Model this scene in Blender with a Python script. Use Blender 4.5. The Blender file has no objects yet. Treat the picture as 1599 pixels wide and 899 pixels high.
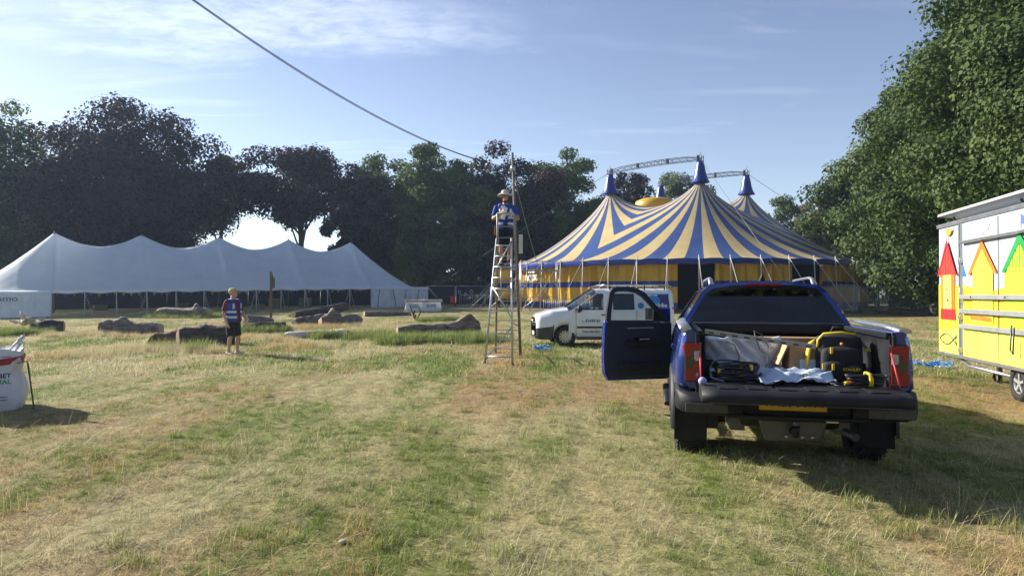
import bpy, bmesh, math, random
import numpy as np
from mathutils import Vector, Matrix, Quaternion
PI = math.pi
random.seed(7)
RNG = np.random.default_rng(11)
scene = bpy.context.scene
COL = scene.collection

# ---------------------------------------------------------------- camera, sky, sun, exposure
F_PX, HORIZON, CAM_H = 1040.0, 460.0, 1.6
cam_d = bpy.data.cameras.new('camera')
cam_d.sensor_width = 36.0
cam_d.lens = 36.0 * F_PX / 1599.0
cam_d.clip_end = 5000.0
cam = bpy.data.objects.new('camera', cam_d)
COL.objects.link(cam)
cam.location = (0, 0, CAM_H)
cam.rotation_euler = (PI / 2 + math.atan((HORIZON - 449.5) / F_PX), 0, 0)
scene.camera = cam

SUN_AZ, SUN_EL = math.radians(-62), math.radians(27)      # azimuth measured from the view axis, left is negative
SUNV = Vector((math.sin(SUN_AZ) * math.cos(SUN_EL), math.cos(SUN_AZ) * math.cos(SUN_EL), math.sin(SUN_EL)))
world = bpy.data.worlds.new('World')
scene.world = world
world.use_nodes = True


def sky_nodes():
    nt = world.node_tree
    N, L = nt.nodes, nt.links
    bg = N['Background']
    sky = N.new('ShaderNodeTexSky')
    sky.sky_type = 'NISHITA'
    sky.sun_disc = False
    sky.sun_elevation = SUN_EL
    sky.sun_rotation = SUN_AZ
    sky.air_density, sky.dust_density, sky.ozone_density = 1.0, 0.3, 3.0
    tc = N.new('ShaderNodeTexCoord')
    sep = N.new('ShaderNodeSeparateXYZ')
    L.new(tc.outputs['Generated'], sep.inputs[0])

    def math_n(op, a, b=None, c=None):
        n = N.new('ShaderNodeMath')
        n.operation = op
        for i, v in enumerate((a, b, c)):
            if v is None:
                continue
            if isinstance(v, (int, float)):
                n.inputs[i].default_value = v
            else:
                L.new(v, n.inputs[i])
        return n.outputs[0]

    def rng(v, a, b, c, d):
        n = N.new('ShaderNodeMapRange')
        n.interpolation_type = 'SMOOTHSTEP'
        L.new(v, n.inputs[0])
        for i, q in enumerate((a, b, c, d)):
            n.inputs[i + 1].default_value = q
        return n.outputs[0]
    # the cloud deck: a plane far overhead, so clouds run towards the horizon
    zz = math_n('ADD', math_n('MAXIMUM', sep.outputs[2], 0.0), 0.06)
    px, py = math_n('DIVIDE', sep.outputs[0], zz), math_n('DIVIDE', sep.outputs[1], zz)
    comb = N.new('ShaderNodeCombineXYZ')
    L.new(px, comb.inputs[0])
    L.new(py, comb.inputs[1])

    def noise(vec, scale, detail, rough, dist, sx=1.0, sy=1.0, rot=0.0, off=(0, 0, 0)):
        m = N.new('ShaderNodeMapping')
        m.inputs['Scale'].default_value = (sx, sy, 1)
        m.inputs['Rotation'].default_value = (0, 0, rot)
        m.inputs['Location'].default_value = off
        L.new(vec, m.inputs[0])
        n = N.new('ShaderNodeTexNoise')
        n.inputs['Scale'].default_value = scale
        n.inputs['Detail'].default_value = detail
        n.inputs['Roughness'].default_value = rough
        n.inputs['Distortion'].default_value = dist
        L.new(m.outputs[0], n.inputs['Vector'])
        return n.outputs[0]
    big = noise(comb.outputs[0], 0.9, 3, .5, .3, off=(3.1, 1.7, 0))
    fine = noise(comb.outputs[0], 9.0, 6, .62, .5, sx=1.0, sy=1.6, rot=.5)
    mid = noise(comb.outputs[0], 2.6, 5, .6, .6, sx=.7, sy=1.5, rot=.35, off=(.4, 2.0, 0))
    streak = noise(comb.outputs[0], 1.6, 5, .55, .4, sx=.45, sy=2.6, rot=-.75, off=(5.0, 0.3, 0))
    # one broken bank of high cloud up to the left
    ex = math_n('MULTIPLY', math_n('SUBTRACT', px, -0.72), .95)
    ey = math_n('MULTIPLY', math_n('SUBTRACT', py, 2.08), 2.3)
    rad = math_n('SQRT', math_n('ADD', math_n('MULTIPLY', ex, ex), math_n('MULTIPLY', ey, ey)))
    rad = math_n('ADD', rad, math_n('MULTIPLY', math_n('SUBTRACT', mid, .5), 1.5))
    bank = math_n('MULTIPLY', rng(rad, .2, .95, 1, 0), rng(fine, .22, .72, .25, 1))
    veil = math_n('MULTIPLY', rng(streak, .42, .8, 0, .34), rng(big, .35, .65, .2, 1))
    wisp = math_n('MULTIPLY', rng(mid, .5, .78, 0, .35), rng(big, .45, .6, 0, 1))
    low = rng(sep.outputs[2], .0, .42, .42, 0)
    dens = math_n('MAXIMUM', math_n('MAXIMUM', math_n('MULTIPLY', bank, .66), veil), wisp)
    dens = math_n('MULTIPLY', dens, rng(sep.outputs[2], .03, .16, .0, 1))
    dens = math_n('MINIMUM', math_n('MAXIMUM', dens, math_n('MULTIPLY', low, .45)), .92)
    # thin cloud scatters the sky's own light: a paler, brighter mix of the same sky
    hsv = N.new('ShaderNodeHueSaturation')
    hsv.inputs['Saturation'].default_value = .42
    hsv.inputs['Value'].default_value = 1.5
    L.new(sky.outputs[0], hsv.inputs['Color'])
    tone = N.new('ShaderNodeHueSaturation')
    tone.inputs['Hue'].default_value = .51
    tone.inputs['Saturation'].default_value = .84
    tone.inputs['Value'].default_value = 1.0
    L.new(sky.outputs[0], tone.inputs['Color'])
    mix = N.new('ShaderNodeMix')
    mix.data_type = 'RGBA'
    L.new(dens, mix.inputs[0])
    L.new(tone.outputs[0], mix.inputs[6])
    L.new(hsv.outputs[0], mix.inputs[7])
    L.new(mix.outputs[2], bg.inputs[0])
    bg.inputs[1].default_value = 0.076


sky_nodes()
sun_d = bpy.data.lights.new('sun', 'SUN')
sun_d.energy = 5.0
sun_d.angle = math.radians(0.55)
sun_d.color = (1.0, 0.93, 0.83)
sun = bpy.data.objects.new('sun', sun_d)
COL.objects.link(sun)
sun.location = (-40, 30, 40)
sun.rotation_euler = (-SUNV).to_track_quat('-Z', 'Y').to_euler()

vs = scene.view_settings
vs.view_transform, vs.look, vs.exposure, vs.gamma = 'Standard', 'None', 1.1, 1.0
vs.use_curve_mapping = False
scene.render.engine = 'CYCLES'
scene.cycles.use_denoising = True
scene.cycles.max_bounces = 8
scene.cycles.transparent_max_bounces = 24
scene.cycles.diffuse_bounces = 3
scene.cycles.caustics_reflective = scene.cycles.caustics_refractive = False
scene.cycles.sample_clamp_indirect = 6


# ---------------------------------------------------------------- helpers: terrain, pixels, materials, meshes
def sstep(a, b, v):
    t = np.clip((np.asarray(v, dtype=float) - a) / (b - a), 0, 1)
    return t * t * (3 - 2 * t)


def ground_z(x, y):
    return float(0.5 * sstep(40, 62, y))


def at(u, v, y):
    """the point at distance y (along the view axis) seen at pixel u, v"""
    return Vector(((u - 799.5) / F_PX * y, y, CAM_H - (v - HORIZON) / F_PX * y))


def foot(u, v):
    """where the ground is seen at pixel u, v"""
    y = CAM_H * F_PX / (v - HORIZON)
    for _ in range(30):
        y = .5 * y + .5 * (CAM_H - ground_z(0, y)) * F_PX / (v - HORIZON)
    return Vector(((u - 799.5) / F_PX * y, y, ground_z(0, y)))


MATS = {}


def newmat(name):
    m = bpy.data.materials.new(name)
    m.use_nodes = True
    nt = m.node_tree
    return m, nt.nodes, nt.links, nt.nodes['Principled BSDF'], nt.nodes['Material Output']


def mat(name, col, rough=.6, metal=0., var=.12, scale=6., bump=0., bscale=30., coat=0., trans=0., spec=.5, stretch=(1, 1, 1), sat=0.):
    """procedural: base colour broken up by noise, roughness variation, optional bump and translucency"""
    if name in MATS:
        return MATS[name]
    m, N, L, P, out = newmat(name)
    tc = N.new('ShaderNodeTexCoord')
    mp = N.new('ShaderNodeMapping')
    mp.inputs['Scale'].default_value = stretch
    L.new(tc.outputs['Object'], mp.inputs[0])
    nz = N.new('ShaderNodeTexNoise')
    nz.inputs['Scale'].default_value = scale
    nz.inputs['Detail'].default_value = 6
    nz.inputs['Roughness'].default_value = .62
    L.new(mp.outputs[0], nz.inputs['Vector'])
    cr = N.new('ShaderNodeValToRGB')
    cr.color_ramp.elements[0].position = .3
    cr.color_ramp.elements[1].position = .72
    cr.color_ramp.elements[0].color = (*[max(0, c * (1 - var) - sat * .01) for c in col], 1)
    cr.color_ramp.elements[1].color = (*[min(1, c * (1 + var)) for c in col], 1)
    L.new(nz.outputs[0], cr.inputs[0])
    L.new(cr.outputs[0], P.inputs['Base Color'])
    P.inputs['Metallic'].default_value = metal
    P.inputs['Specular IOR Level'].default_value = spec
    if coat:
        P.inputs['Coat Weight'].default_value = coat
        P.inputs['Coat Roughness'].default_value = .06
    mr = N.new('ShaderNodeMapRange')
    mr.inputs[3].default_value = max(.02, rough - .1)
    mr.inputs[4].default_value = min(1, rough + .1)
    L.new(nz.outputs[0], mr.inputs[0])
    L.new(mr.outputs[0], P.inputs['Roughness'])
    if bump:
        nb = N.new('ShaderNodeTexNoise')
        nb.inputs['Scale'].default_value = bscale
        nb.inputs['Detail'].default_value = 5
        L.new(mp.outputs[0], nb.inputs['Vector'])
        bp = N.new('ShaderNodeBump')
        bp.inputs['Strength'].default_value = bump
        bp.inputs['Distance'].default_value = .02
        L.new(nb.outputs[0], bp.inputs['Height'])
        L.new(bp.outputs[0], P.inputs['Normal'])
    if trans:
        tr = N.new('ShaderNodeBsdfTranslucent')
        L.new(cr.outputs[0], tr.inputs[0])
        mx = N.new('ShaderNodeMixShader')
        mx.inputs[0].default_value = trans
        L.new(P.outputs[0], mx.inputs[1])
        L.new(tr.outputs[0], mx.inputs[2])
        L.new(mx.outputs[0], out.inputs[0])
    MATS[name] = m
    return m


def glass_mat(name, tint, gloss=1.0, rough=.02):
    """thin tinted pane: see-through with a clear reflection"""
    if name in MATS:
        return MATS[name]
    m, N, L, P, out = newmat(name)
    N.remove(P)
    tr = N.new('ShaderNodeBsdfTransparent')
    tr.inputs[0].default_value = (*tint, 1)
    gl = N.new('ShaderNodeBsdfGlossy')
    gl.inputs['Roughness'].default_value = rough
    gl.inputs[0].default_value = (gloss, gloss, gloss, 1)
    nz = N.new('ShaderNodeTexNoise')
    nz.inputs['Scale'].default_value = 3
    fr = N.new('ShaderNodeFresnel')
    fr.inputs[0].default_value = 1.5
    ad = N.new('ShaderNodeMath')
    ad.operation = 'MULTIPLY_ADD'
    ad.inputs[1].default_value = 1.0
    L.new(fr.outputs[0], ad.inputs[0])
    sc = N.new('ShaderNodeMath')
    sc.operation = 'MULTIPLY'
    sc.inputs[1].default_value = .05
    L.new(nz.outputs[0], sc.inputs[0])
    L.new(sc.outputs[0], ad.inputs[2])
    mx = N.new('ShaderNodeMixShader')
    L.new(ad.outputs[0], mx.inputs[0])
    L.new(tr.outputs[0], mx.inputs[1])
    L.new(gl.outputs[0], mx.inputs[2])
    L.new(mx.outputs[0], out.inputs[0])
    MATS[name] = m
    return m


def frame_of(d):
    d = Vector(d).normalized()
    up = Vector((0, 0, 1)) if abs(d.z) < .95 else Vector((0, 1, 0))
    a = d.cross(up).normalized()
    return a, a.cross(d).normalized()


class MB:
    """collects shapes and links them as ONE mesh object"""

    def __init__(s):
        s.v, s.f, s.sm = [], [], []

    def add(s, vs_, fs, smooth=False):
        o = len(s.v)
        s.v += [tuple(p) for p in vs_]
        s.f += [tuple(i + o for i in f) for f in fs]
        s.sm += [smooth] * len(fs)
        return s

    def box(s, c, size, rot=None, taper=1.0):
        hx, hy, hz = size[0] / 2, size[1] / 2, size[2] / 2
        P = []
        for z in (-hz, hz):
            k = taper if z > 0 else 1.0
            for x, y in ((-hx, -hy), (hx, -hy), (hx, hy), (-hx, hy)):
                p = Vector((x * k, y * k, z))
                if rot is not None:
                    p = rot @ p
                P.append(p + Vector(c))
        return s.add(P, [(3, 2, 1, 0), (4, 5, 6, 7), (0, 1, 5, 4), (1, 2, 6, 5), (2, 3, 7, 6), (3, 0, 4, 7)])

    def tube(s, pts, r, n=8, cap=True, smooth=True, flat=1.0, dome=False):
        pts = [Vector(p) for p in pts]
        rs = list(r) if hasattr(r, '__len__') else [r] * len(pts)
        if dome:
            d0, d1 = (pts[0] - pts[1]).normalized(), (pts[-1] - pts[-2]).normalized()
            a, b = [], []
            for t in (75, 50, 25):
                q = math.radians(t)
                a.append((pts[0] + d0 * rs[0] * math.sin(q), rs[0] * math.cos(q)))
                b.insert(0, (pts[-1] + d1 * rs[-1] * math.sin(q), rs[-1] * math.cos(q)))
            pts = [p for p, _ in a] + pts + [p for p, _ in b]
            rs = [q for _, q in a] + rs + [q for _, q in b]
        P, Fc = [], []
        prev = None
        for i, p in enumerate(pts):
            d = (pts[min(i + 1, len(pts) - 1)] - pts[max(i - 1, 0)])
            if prev is None:
                a, b = frame_of(d)
            else:
                d.normalize()
                a = (prev - d * prev.dot(d))
                a = a.normalized() if a.length > 1e-6 else frame_of(d)[0]
                b = a.cross(d).normalized()
            prev = a
            for k in range(n):
                t = 2 * PI * k / n
                P.append(p + a * (math.cos(t) * rs[i]) + b * (math.sin(t) * rs[i] * flat))
        for i in range(len(pts) - 1):
            for k in range(n):
                j = (k + 1) % n
                Fc.append((i * n + k, (i + 1) * n + k, (i + 1) * n + j, i * n + j))
        s.add(P, Fc, smooth)
        if cap:
            o = len(s.v) - len(P)
            s.f += [tuple(o + k for k in range(n)), tuple(o + (len(pts) - 1) * n + k for k in reversed(range(n)))]
            s.sm += [False, False]
        return s

    def lathe(s, prof, n=16, M=None, smooth=True):
        """prof: (radius, height) pairs about local z"""
        P, Fc = [], []
        for r, z in prof:
            for k in range(n):
                t = 2 * PI * k / n
                p = Vector((r * math.cos(t), r * math.sin(t), z))
                P.append(M @ p if M is not None else p)
        for i in range(len(prof) - 1):
            for k in range(n):
                j = (k + 1) % n
                Fc.append((i * n + k, i * n + j, (i + 1) * n + j, (i + 1) * n + k))
        return s.add(P, Fc, smooth)

    def ell(s, c, r, n=12, m=8, M=None):
        P, Fc = [], []
        for i in range(m + 1):
            ph = PI * i / m
            for k in range(n):
                t = 2 * PI * k / n
                p = Vector((math.sin(ph) * math.cos(t) * r[0], math.sin(ph) * math.sin(t) * r[1], math.cos(ph) * r[2]))
                if M is not None:
                    p = M @ p
                P.append(p + Vector(c))
        for i in range(m):
            for k in range(n):
                j = (k + 1) % n
                Fc.append((i * n + k, (i + 1) * n + k, (i + 1) * n + j, i * n + j))
        return s.add(P, Fc, True)

    def prism(s, poly, fn, t0, t1):
        """poly: 2-D outline; fn(a, b, t) -> 3-D; extruded from t0 to t1"""
        n = len(poly)
        P = [fn(a, b, t0) for a, b in poly] + [fn(a, b, t1) for a, b in poly]
        Fc = [tuple(range(n)), tuple(range(2 * n - 1, n - 1, -1))]
        Fc += [(i, i + n, (i + 1) % n + n, (i + 1) % n) for i in range(n)]
        return s.add(P, Fc)

    def grid(s, rows, smooth=True, closed=False):
        nr, nc = len(rows), len(rows[0])
        P = [p for r in rows for p in r]
        Fc = []
        for i in range(nr - 1):
            for k in range(nc if closed else nc - 1):
                j = (k + 1) % nc
                Fc.append((i * nc + k, i * nc + j, (i + 1) * nc + j, (i + 1) * nc + k))
        return s.add(P, Fc, smooth)

    def xform(s, M):
        s.v = [tuple(M @ Vector(p)) for p in s.v]
        return s

    def mesh(s, name, m):
        me = bpy.data.meshes.new(name)
        me.from_pydata(s.v, [], s.f)
        me.polygons.foreach_set('use_smooth', s.sm)
        bm = bmesh.new()
        bm.from_mesh(me)
        bmesh.ops.remove_doubles(bm, verts=bm.verts, dist=1e-5)
        bmesh.ops.recalc_face_normals(bm, faces=bm.faces)
        bm.to_mesh(me)
        bm.free()
        if m is not None:
            me.materials.append(m)
        return me

    def build(s, name, m, parent=None, bevel=0., solid=0.):
        o = bpy.data.objects.new(name, s.mesh(name, m))
        COL.objects.link(o)
        if parent is not None:
            o.parent = parent
        if solid:
            q = o.modifiers.new('thickness', 'SOLIDIFY')
            q.thickness = solid
            q.offset = 0
        if bevel:
            q = o.modifiers.new('edge', 'BEVEL')
            q.width = bevel
            q.segments = 2
            q.limit_method = 'ANGLE'
            q.angle_limit = math.radians(40)
        return o


def tag(o, label, cat, group=None, kind=None):
    if label:
        o['label'] = label
    if cat:
        o['category'] = cat
    if group:
        o['group'] = group
    if kind:
        o['kind'] = kind
    return o


def thing(name, label, cat, loc=(0, 0, 0), rz=0., group=None):
    o = bpy.data.objects.new(name, None)
    o.empty_display_size = .2
    COL.objects.link(o)
    o.location = loc
    o.rotation_euler = (0, 0, rz)
    return tag(o, label, cat, group)


def share(o, parent, loc=None, rot=None, name=None):
    """another copy of a part, sharing its mesh"""
    c = o.copy()
    COL.objects.link(c)
    c.parent = parent
    if loc is not None:
        c.location = loc
    if rot is not None:
        c.rotation_euler = rot
    return c


def copy_thing(root, loc, rz, label):
    r = root.copy()
    COL.objects.link(r)
    r.location = loc
    r.rotation_euler = (0, 0, rz)
    r['label'] = label
    for ch in list(root.children):
        c = ch.copy()
        COL.objects.link(c)
        c.parent = r
        for g in list(ch.children):
            d = g.copy()
            COL.objects.link(d)
            d.parent = c
    return r


def text_part(name, s, size, m, parent, loc, rot, align='CENTER', depth=.001, bold=0., sx=1.):
    cu = bpy.data.curves.new(name, 'FONT')
    cu.body = s
    cu.size = size
    cu.extrude = depth
    cu.offset = bold
    cu.align_x = align
    cu.align_y = 'CENTER'
    tmp = bpy.data.objects.new(name + '_tmp', cu)
    COL.objects.link(tmp)
    dg = bpy.context.evaluated_depsgraph_get()
    me = bpy.data.meshes.new_from_object(tmp.evaluated_get(dg))
    bpy.data.objects.remove(tmp)
    me.name = name
    me.materials.clear()
    me.materials.append(m)
    o = bpy.data.objects.new(name, me)
    COL.objects.link(o)
    o.parent = parent
    o.location = loc
    o.rotation_euler = rot
    o.scale = (sx, 1, 1)
    return o


def lerp(a, b, t):
    return a + (b - a) * t


def sag_line(p0, p1, sag, n=24):
    p0, p1 = Vector(p0), Vector(p1)
    return [p0.lerp(p1, i / n) - Vector((0, 0, sag * 4 * (i / n) * (1 - i / n))) for i in range(n + 1)]
# ---------------------------------------------------------------- the field: ground sheet and grass
PATCH_ROT, PATCH_SCALE = .62, (1.0, .34, 1.0)


def patch_noise(N, L, pos, scale, detail=3.0, rough=.55, off=(0, 0, 0), aniso=True):
    mp = N.new('ShaderNodeMapping')
    mp.inputs['Rotation'].default_value = (0, 0, PATCH_ROT if aniso else 0)
    mp.inputs['Scale'].default_value = PATCH_SCALE if aniso else (1, 1, 1)
    mp.inputs['Location'].default_value = off
    L.new(pos, mp.inputs[0])
    n = N.new('ShaderNodeTexNoise')
    n.inputs['Scale'].default_value = scale
    n.inputs['Detail'].default_value = detail
    n.inputs['Roughness'].default_value = rough
    L.new(mp.outputs[0], n.inputs['Vector'])
    return n.outputs[0]


def ramp(N, L, v, stops):
    cr = N.new('ShaderNodeValToRGB')
    e = cr.color_ramp.elements
    while len(e) < len(stops):
        e.new(.5)
    for q, (p, c) in zip(e, stops):
        q.position = p
        q.color = (*c, 1) if len(c) == 3 else c
    L.new(v, cr.inputs[0])
    return cr.outputs[0]


def mixc(N, L, f, a, b, mode='MIX'):
    mx = N.new('ShaderNodeMix')
    mx.data_type = 'RGBA'
    mx.blend_type = mode
    for i, v in ((0, f), (6, a), (7, b)):
        if isinstance(v, (int, float)):
            mx.inputs[i].default_value = v
        elif isinstance(v, tuple):
            mx.inputs[i].default_value = (*v, 1)
        else:
            L.new(v, mx.inputs[i])
    return mx.outputs[2]


STRAW, GREEN, TAN = (.47, .38, .20), (.16, .20, .055), (.40, .28, .15)


def field_patches(N, L):
    """0 dry .. 1 green, from the place on the field"""
    geo = N.new('ShaderNodeNewGeometry')
    big = patch_noise(N, L, geo.outputs['Position'], .55, 4, .6)
    small = patch_noise(N, L, geo.outputs['Position'], 2.4, 3, .6, (7, 3, 0))
    ad = N.new('ShaderNodeMath')
    ad.operation = 'MULTIPLY_ADD'
    L.new(small, ad.inputs[0])
    ad.inputs[1].default_value = .45
    L.new(big, ad.inputs[2])
    mr = N.new('ShaderNodeMapRange')
    mr.interpolation_type = 'SMOOTHSTEP'
    L.new(ad.outputs[0], mr.inputs[0])
    mr.inputs[1].default_value, mr.inputs[2].default_value = .615, .94
    tan = patch_noise(N, L, geo.outputs['Position'], .33, 3, .55, (31, 12, 0))
    mt = N.new('ShaderNodeMapRange')
    mt.interpolation_type = 'SMOOTHSTEP'
    L.new(tan, mt.inputs[0])
    mt.inputs[1].default_value, mt.inputs[2].default_value = .47, .60
    return geo, mr.outputs[0], mt.outputs[0]


def ground_material():
    m, N, L, P, out = newmat('field_turf')
    geo, green, tan = field_patches(N, L)
    dry = mixc(N, L, tan, (.41, .36, .19), (.37, .26, .15))
    col = mixc(N, L, green, dry, (.17, .21, .05))
    fine = patch_noise(N, L, geo.outputs['Position'], 26, 6, .75, aniso=False)
    fr = ramp(N, L, fine, [(.3, (.30, .30, .30)), (.5, (.9, .9, .9)), (.72, (1.5, 1.45, 1.35))])
    col = mixc(N, L, 1.0, col, fr, 'MULTIPLY')
    clump = patch_noise(N, L, geo.outputs['Position'], 5.5, 4, .65, (3, 3, 0))
    cr = ramp(N, L, clump, [(.32, (.62, .64, .6)), (.62, (1.12, 1.1, 1.05))])
    col = mixc(N, L, 1.0, col, cr, 'MULTIPLY')
    L.new(col, P.inputs['Base Color'])
    P.inputs['Roughness'].default_value = .95
    P.inputs['Specular IOR Level'].default_value = .15
    bp = N.new('ShaderNodeBump')
    bp.inputs['Strength'].default_value = .9
    bp.inputs['Distance'].default_value = .05
    L.new(fine, bp.inputs['Height'])
    L.new(bp.outputs[0], P.inputs['Normal'])
    return m


def blade_material(name, green_amount=None):
    m, N, L, P, out = newmat(name)
    geo, green, tan = field_patches(N, L)
    at_ = N.new('ShaderNodeAttribute')
    at_.attribute_name = 'tone'
    sep = N.new('ShaderNodeSeparateColor')
    L.new(at_.outputs['Color'], sep.inputs[0])
    straw = ramp(N, L, sep.outputs[0], [(0, (.30, .25, .12)), (.45, (.55, .47, .26)), (1, (.74, .68, .46))])
    lush = ramp(N, L, sep.outputs[0], [(0, (.09, .14, .025)), (.5, (.18, .26, .05)), (.85, (.33, .38, .11)), (1, (.5, .46, .22))])
    straw = mixc(N, L, tan, straw, mixc(N, L, 1.0, straw, (1.0, .82, .66), 'MULTIPLY'))
    if green_amount is None:
        # each blade leans to one side of its patch's mixture
        sh = N.new('ShaderNodeMath')
        sh.operation = 'SUBTRACT'
        L.new(green, sh.inputs[0])
        L.new(sep.outputs[2], sh.inputs[1])
        k = N.new('ShaderNodeMapRange')
        k.interpolation_type = 'SMOOTHSTEP'
        L.new(sh.outputs[0], k.inputs[0])
        k.inputs[1].default_value, k.inputs[2].default_value = -.42, .12
        f = k.outputs[0]
    else:
        f = green_amount
    col = mixc(N, L, f, straw, lush)
    L.new(col, P.inputs['Base Color'])
    P.inputs['Roughness'].default_value = .6
    P.inputs['Specular IOR Level'].default_value = .25
    tr = N.new('ShaderNodeBsdfTranslucent')
    L.new(col, tr.inputs[0])
    mx = N.new('ShaderNodeMixShader')
    mx.inputs[0].default_value = .35
    L.new(P.outputs[0], mx.inputs[1])
    L.new(tr.outputs[0], mx.inputs[2])
    L.new(mx.outputs[0], out.inputs[0])
    return m


def make_ground():
    ys = np.concatenate([np.arange(-30, 2, 2.0), np.arange(2, 14, .12), np.arange(14, 40, .5), np.arange(40, 120, 2.0), [130, 150, 200, 300, 500, 900, 1600, 2600]])
    xs = np.concatenate([[-2000, -900, -400, -200, -120, -80], np.arange(-60, -12, 1.5), np.arange(-12, 12, .16), np.arange(12, 62, 1.5), [80, 120, 200, 400, 900, 2000]])
    X, Y = np.meshgrid(xs, ys)
    Z = .5 * sstep(40, 62, Y)
    bumps = .022 * np.sin(X * 1.9 + 1.3 * np.sin(Y * .9)) * np.sin(Y * 1.6 + .7 * np.sin(X * 1.1)) + .012 * np.sin(X * 5.1 + Y * 3.3) * np.sin(Y * 4.7 - X * 2.1)
    Z = Z + bumps * (sstep(1, 4, Y) - sstep(12, 40, Y))
    nr, nc = X.shape
    V = np.stack([X, Y, Z], -1).reshape(-1, 3)
    i = np.arange(nr * nc).reshape(nr, nc)
    Fq = np.stack([i[:-1, :-1], i[:-1, 1:], i[1:, 1:], i[1:, :-1]], -1).reshape(-1, 4)
    me = bpy.data.meshes.new('field_ground')
    me.from_pydata(V.tolist(), [], Fq.tolist())
    me.polygons.foreach_set('use_smooth', [True] * len(me.polygons))
    me.materials.append(ground_material())
    o = bpy.data.objects.new('field_ground', me)
    COL.objects.link(o)
    tag(o, 'dry grassy field with straw and green patches', None, kind='structure')
    return o


make_ground()


def blades_mesh(name, specs, m):
    """specs: root, direction angle, length, width, lean start, lean end, tone, side"""
    V, Fc, T = [], [], []
    for (bx, by, az, ln, w, l0, l1, tone, mixv) in specs:
        o = len(V)
        d = np.array([math.cos(az), math.sin(az)])
        sdir = np.array([-d[1], d[0]])
        p = np.array([bx, by, -.006])
        nseg = 3
        for k in range(nseg + 1):
            t = k / nseg
            ww = w * (1 - t) ** .6 * .5
            if k < nseg:
                V += [(p[0] - sdir[0] * ww, p[1] - sdir[1] * ww, p[2]), (p[0] + sdir[0] * ww, p[1] + sdir[1] * ww, p[2])]
                T += [(tone, t, mixv, 1)] * 2
            else:
                V.append(tuple(p))
                T.append((tone, 1, mixv, 1))
            le = l0 + (l1 - l0) * t
            step = ln / nseg
            p = p + np.array([d[0] * math.sin(le) * step, d[1] * math.sin(le) * step, math.cos(le) * step])
        for k in range(nseg - 1):
            a = o + 2 * k
            Fc.append((a, a + 1, a + 3, a + 2))
        a = o + 2 * (nseg - 1)
        Fc.append((a, a + 1, a + 2))
    me = bpy.data.meshes.new(name)
    me.from_pydata(V, [], Fc)
    at_ = me.color_attributes.new('tone', 'FLOAT_COLOR', 'POINT')
    at_.data.foreach_set('color', np.array(T, dtype=np.float32).ravel())
    me.materials.append(m)
    return me


def tuft_set(setname, m, kinds):
    c = bpy.data.collections.new(setname)
    for i, fn in enumerate(kinds):
        o = bpy.data.objects.new('%s_%02d' % (setname, i), blades_mesh(setname, fn(), m))
        c.objects.link(o)
    return c


def rr(a, b):
    return random.uniform(a, b)


def straw_tuft(n=46, rad=.12, ln=(.04, .14), wid=(.0035, .0065)):
    def f():
        S = []
        for _ in range(n):
            a, q = rr(0, 2 * PI), rad * math.sqrt(random.random())
            flat = random.random() < .72
            l0 = rr(.8, 1.35) if flat else rr(.1, .7)
            S.append((q * math.cos(a), q * math.sin(a), rr(0, 2 * PI), rr(*ln), rr(*wid), l0, min(1.75, l0 + rr(.3, .9)), random.random() ** .8, random.random()))
        return S
    return f


def green_tuft(n=52, rad=.11, ln=(.03, .10), wid=(.004, .007), lean=.9):
    def f():
        S = []
        for _ in range(n):
            a, q = rr(0, 2 * PI), rad * math.sqrt(random.random())
            l0 = rr(.0, lean)
            S.append((q * math.cos(a), q * math.sin(a), rr(0, 2 * PI), rr(*ln), rr(*wid), l0, l0 + rr(.2, 1.0), random.random() * .9, random.random() * .8))
        return S
    return f


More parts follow.
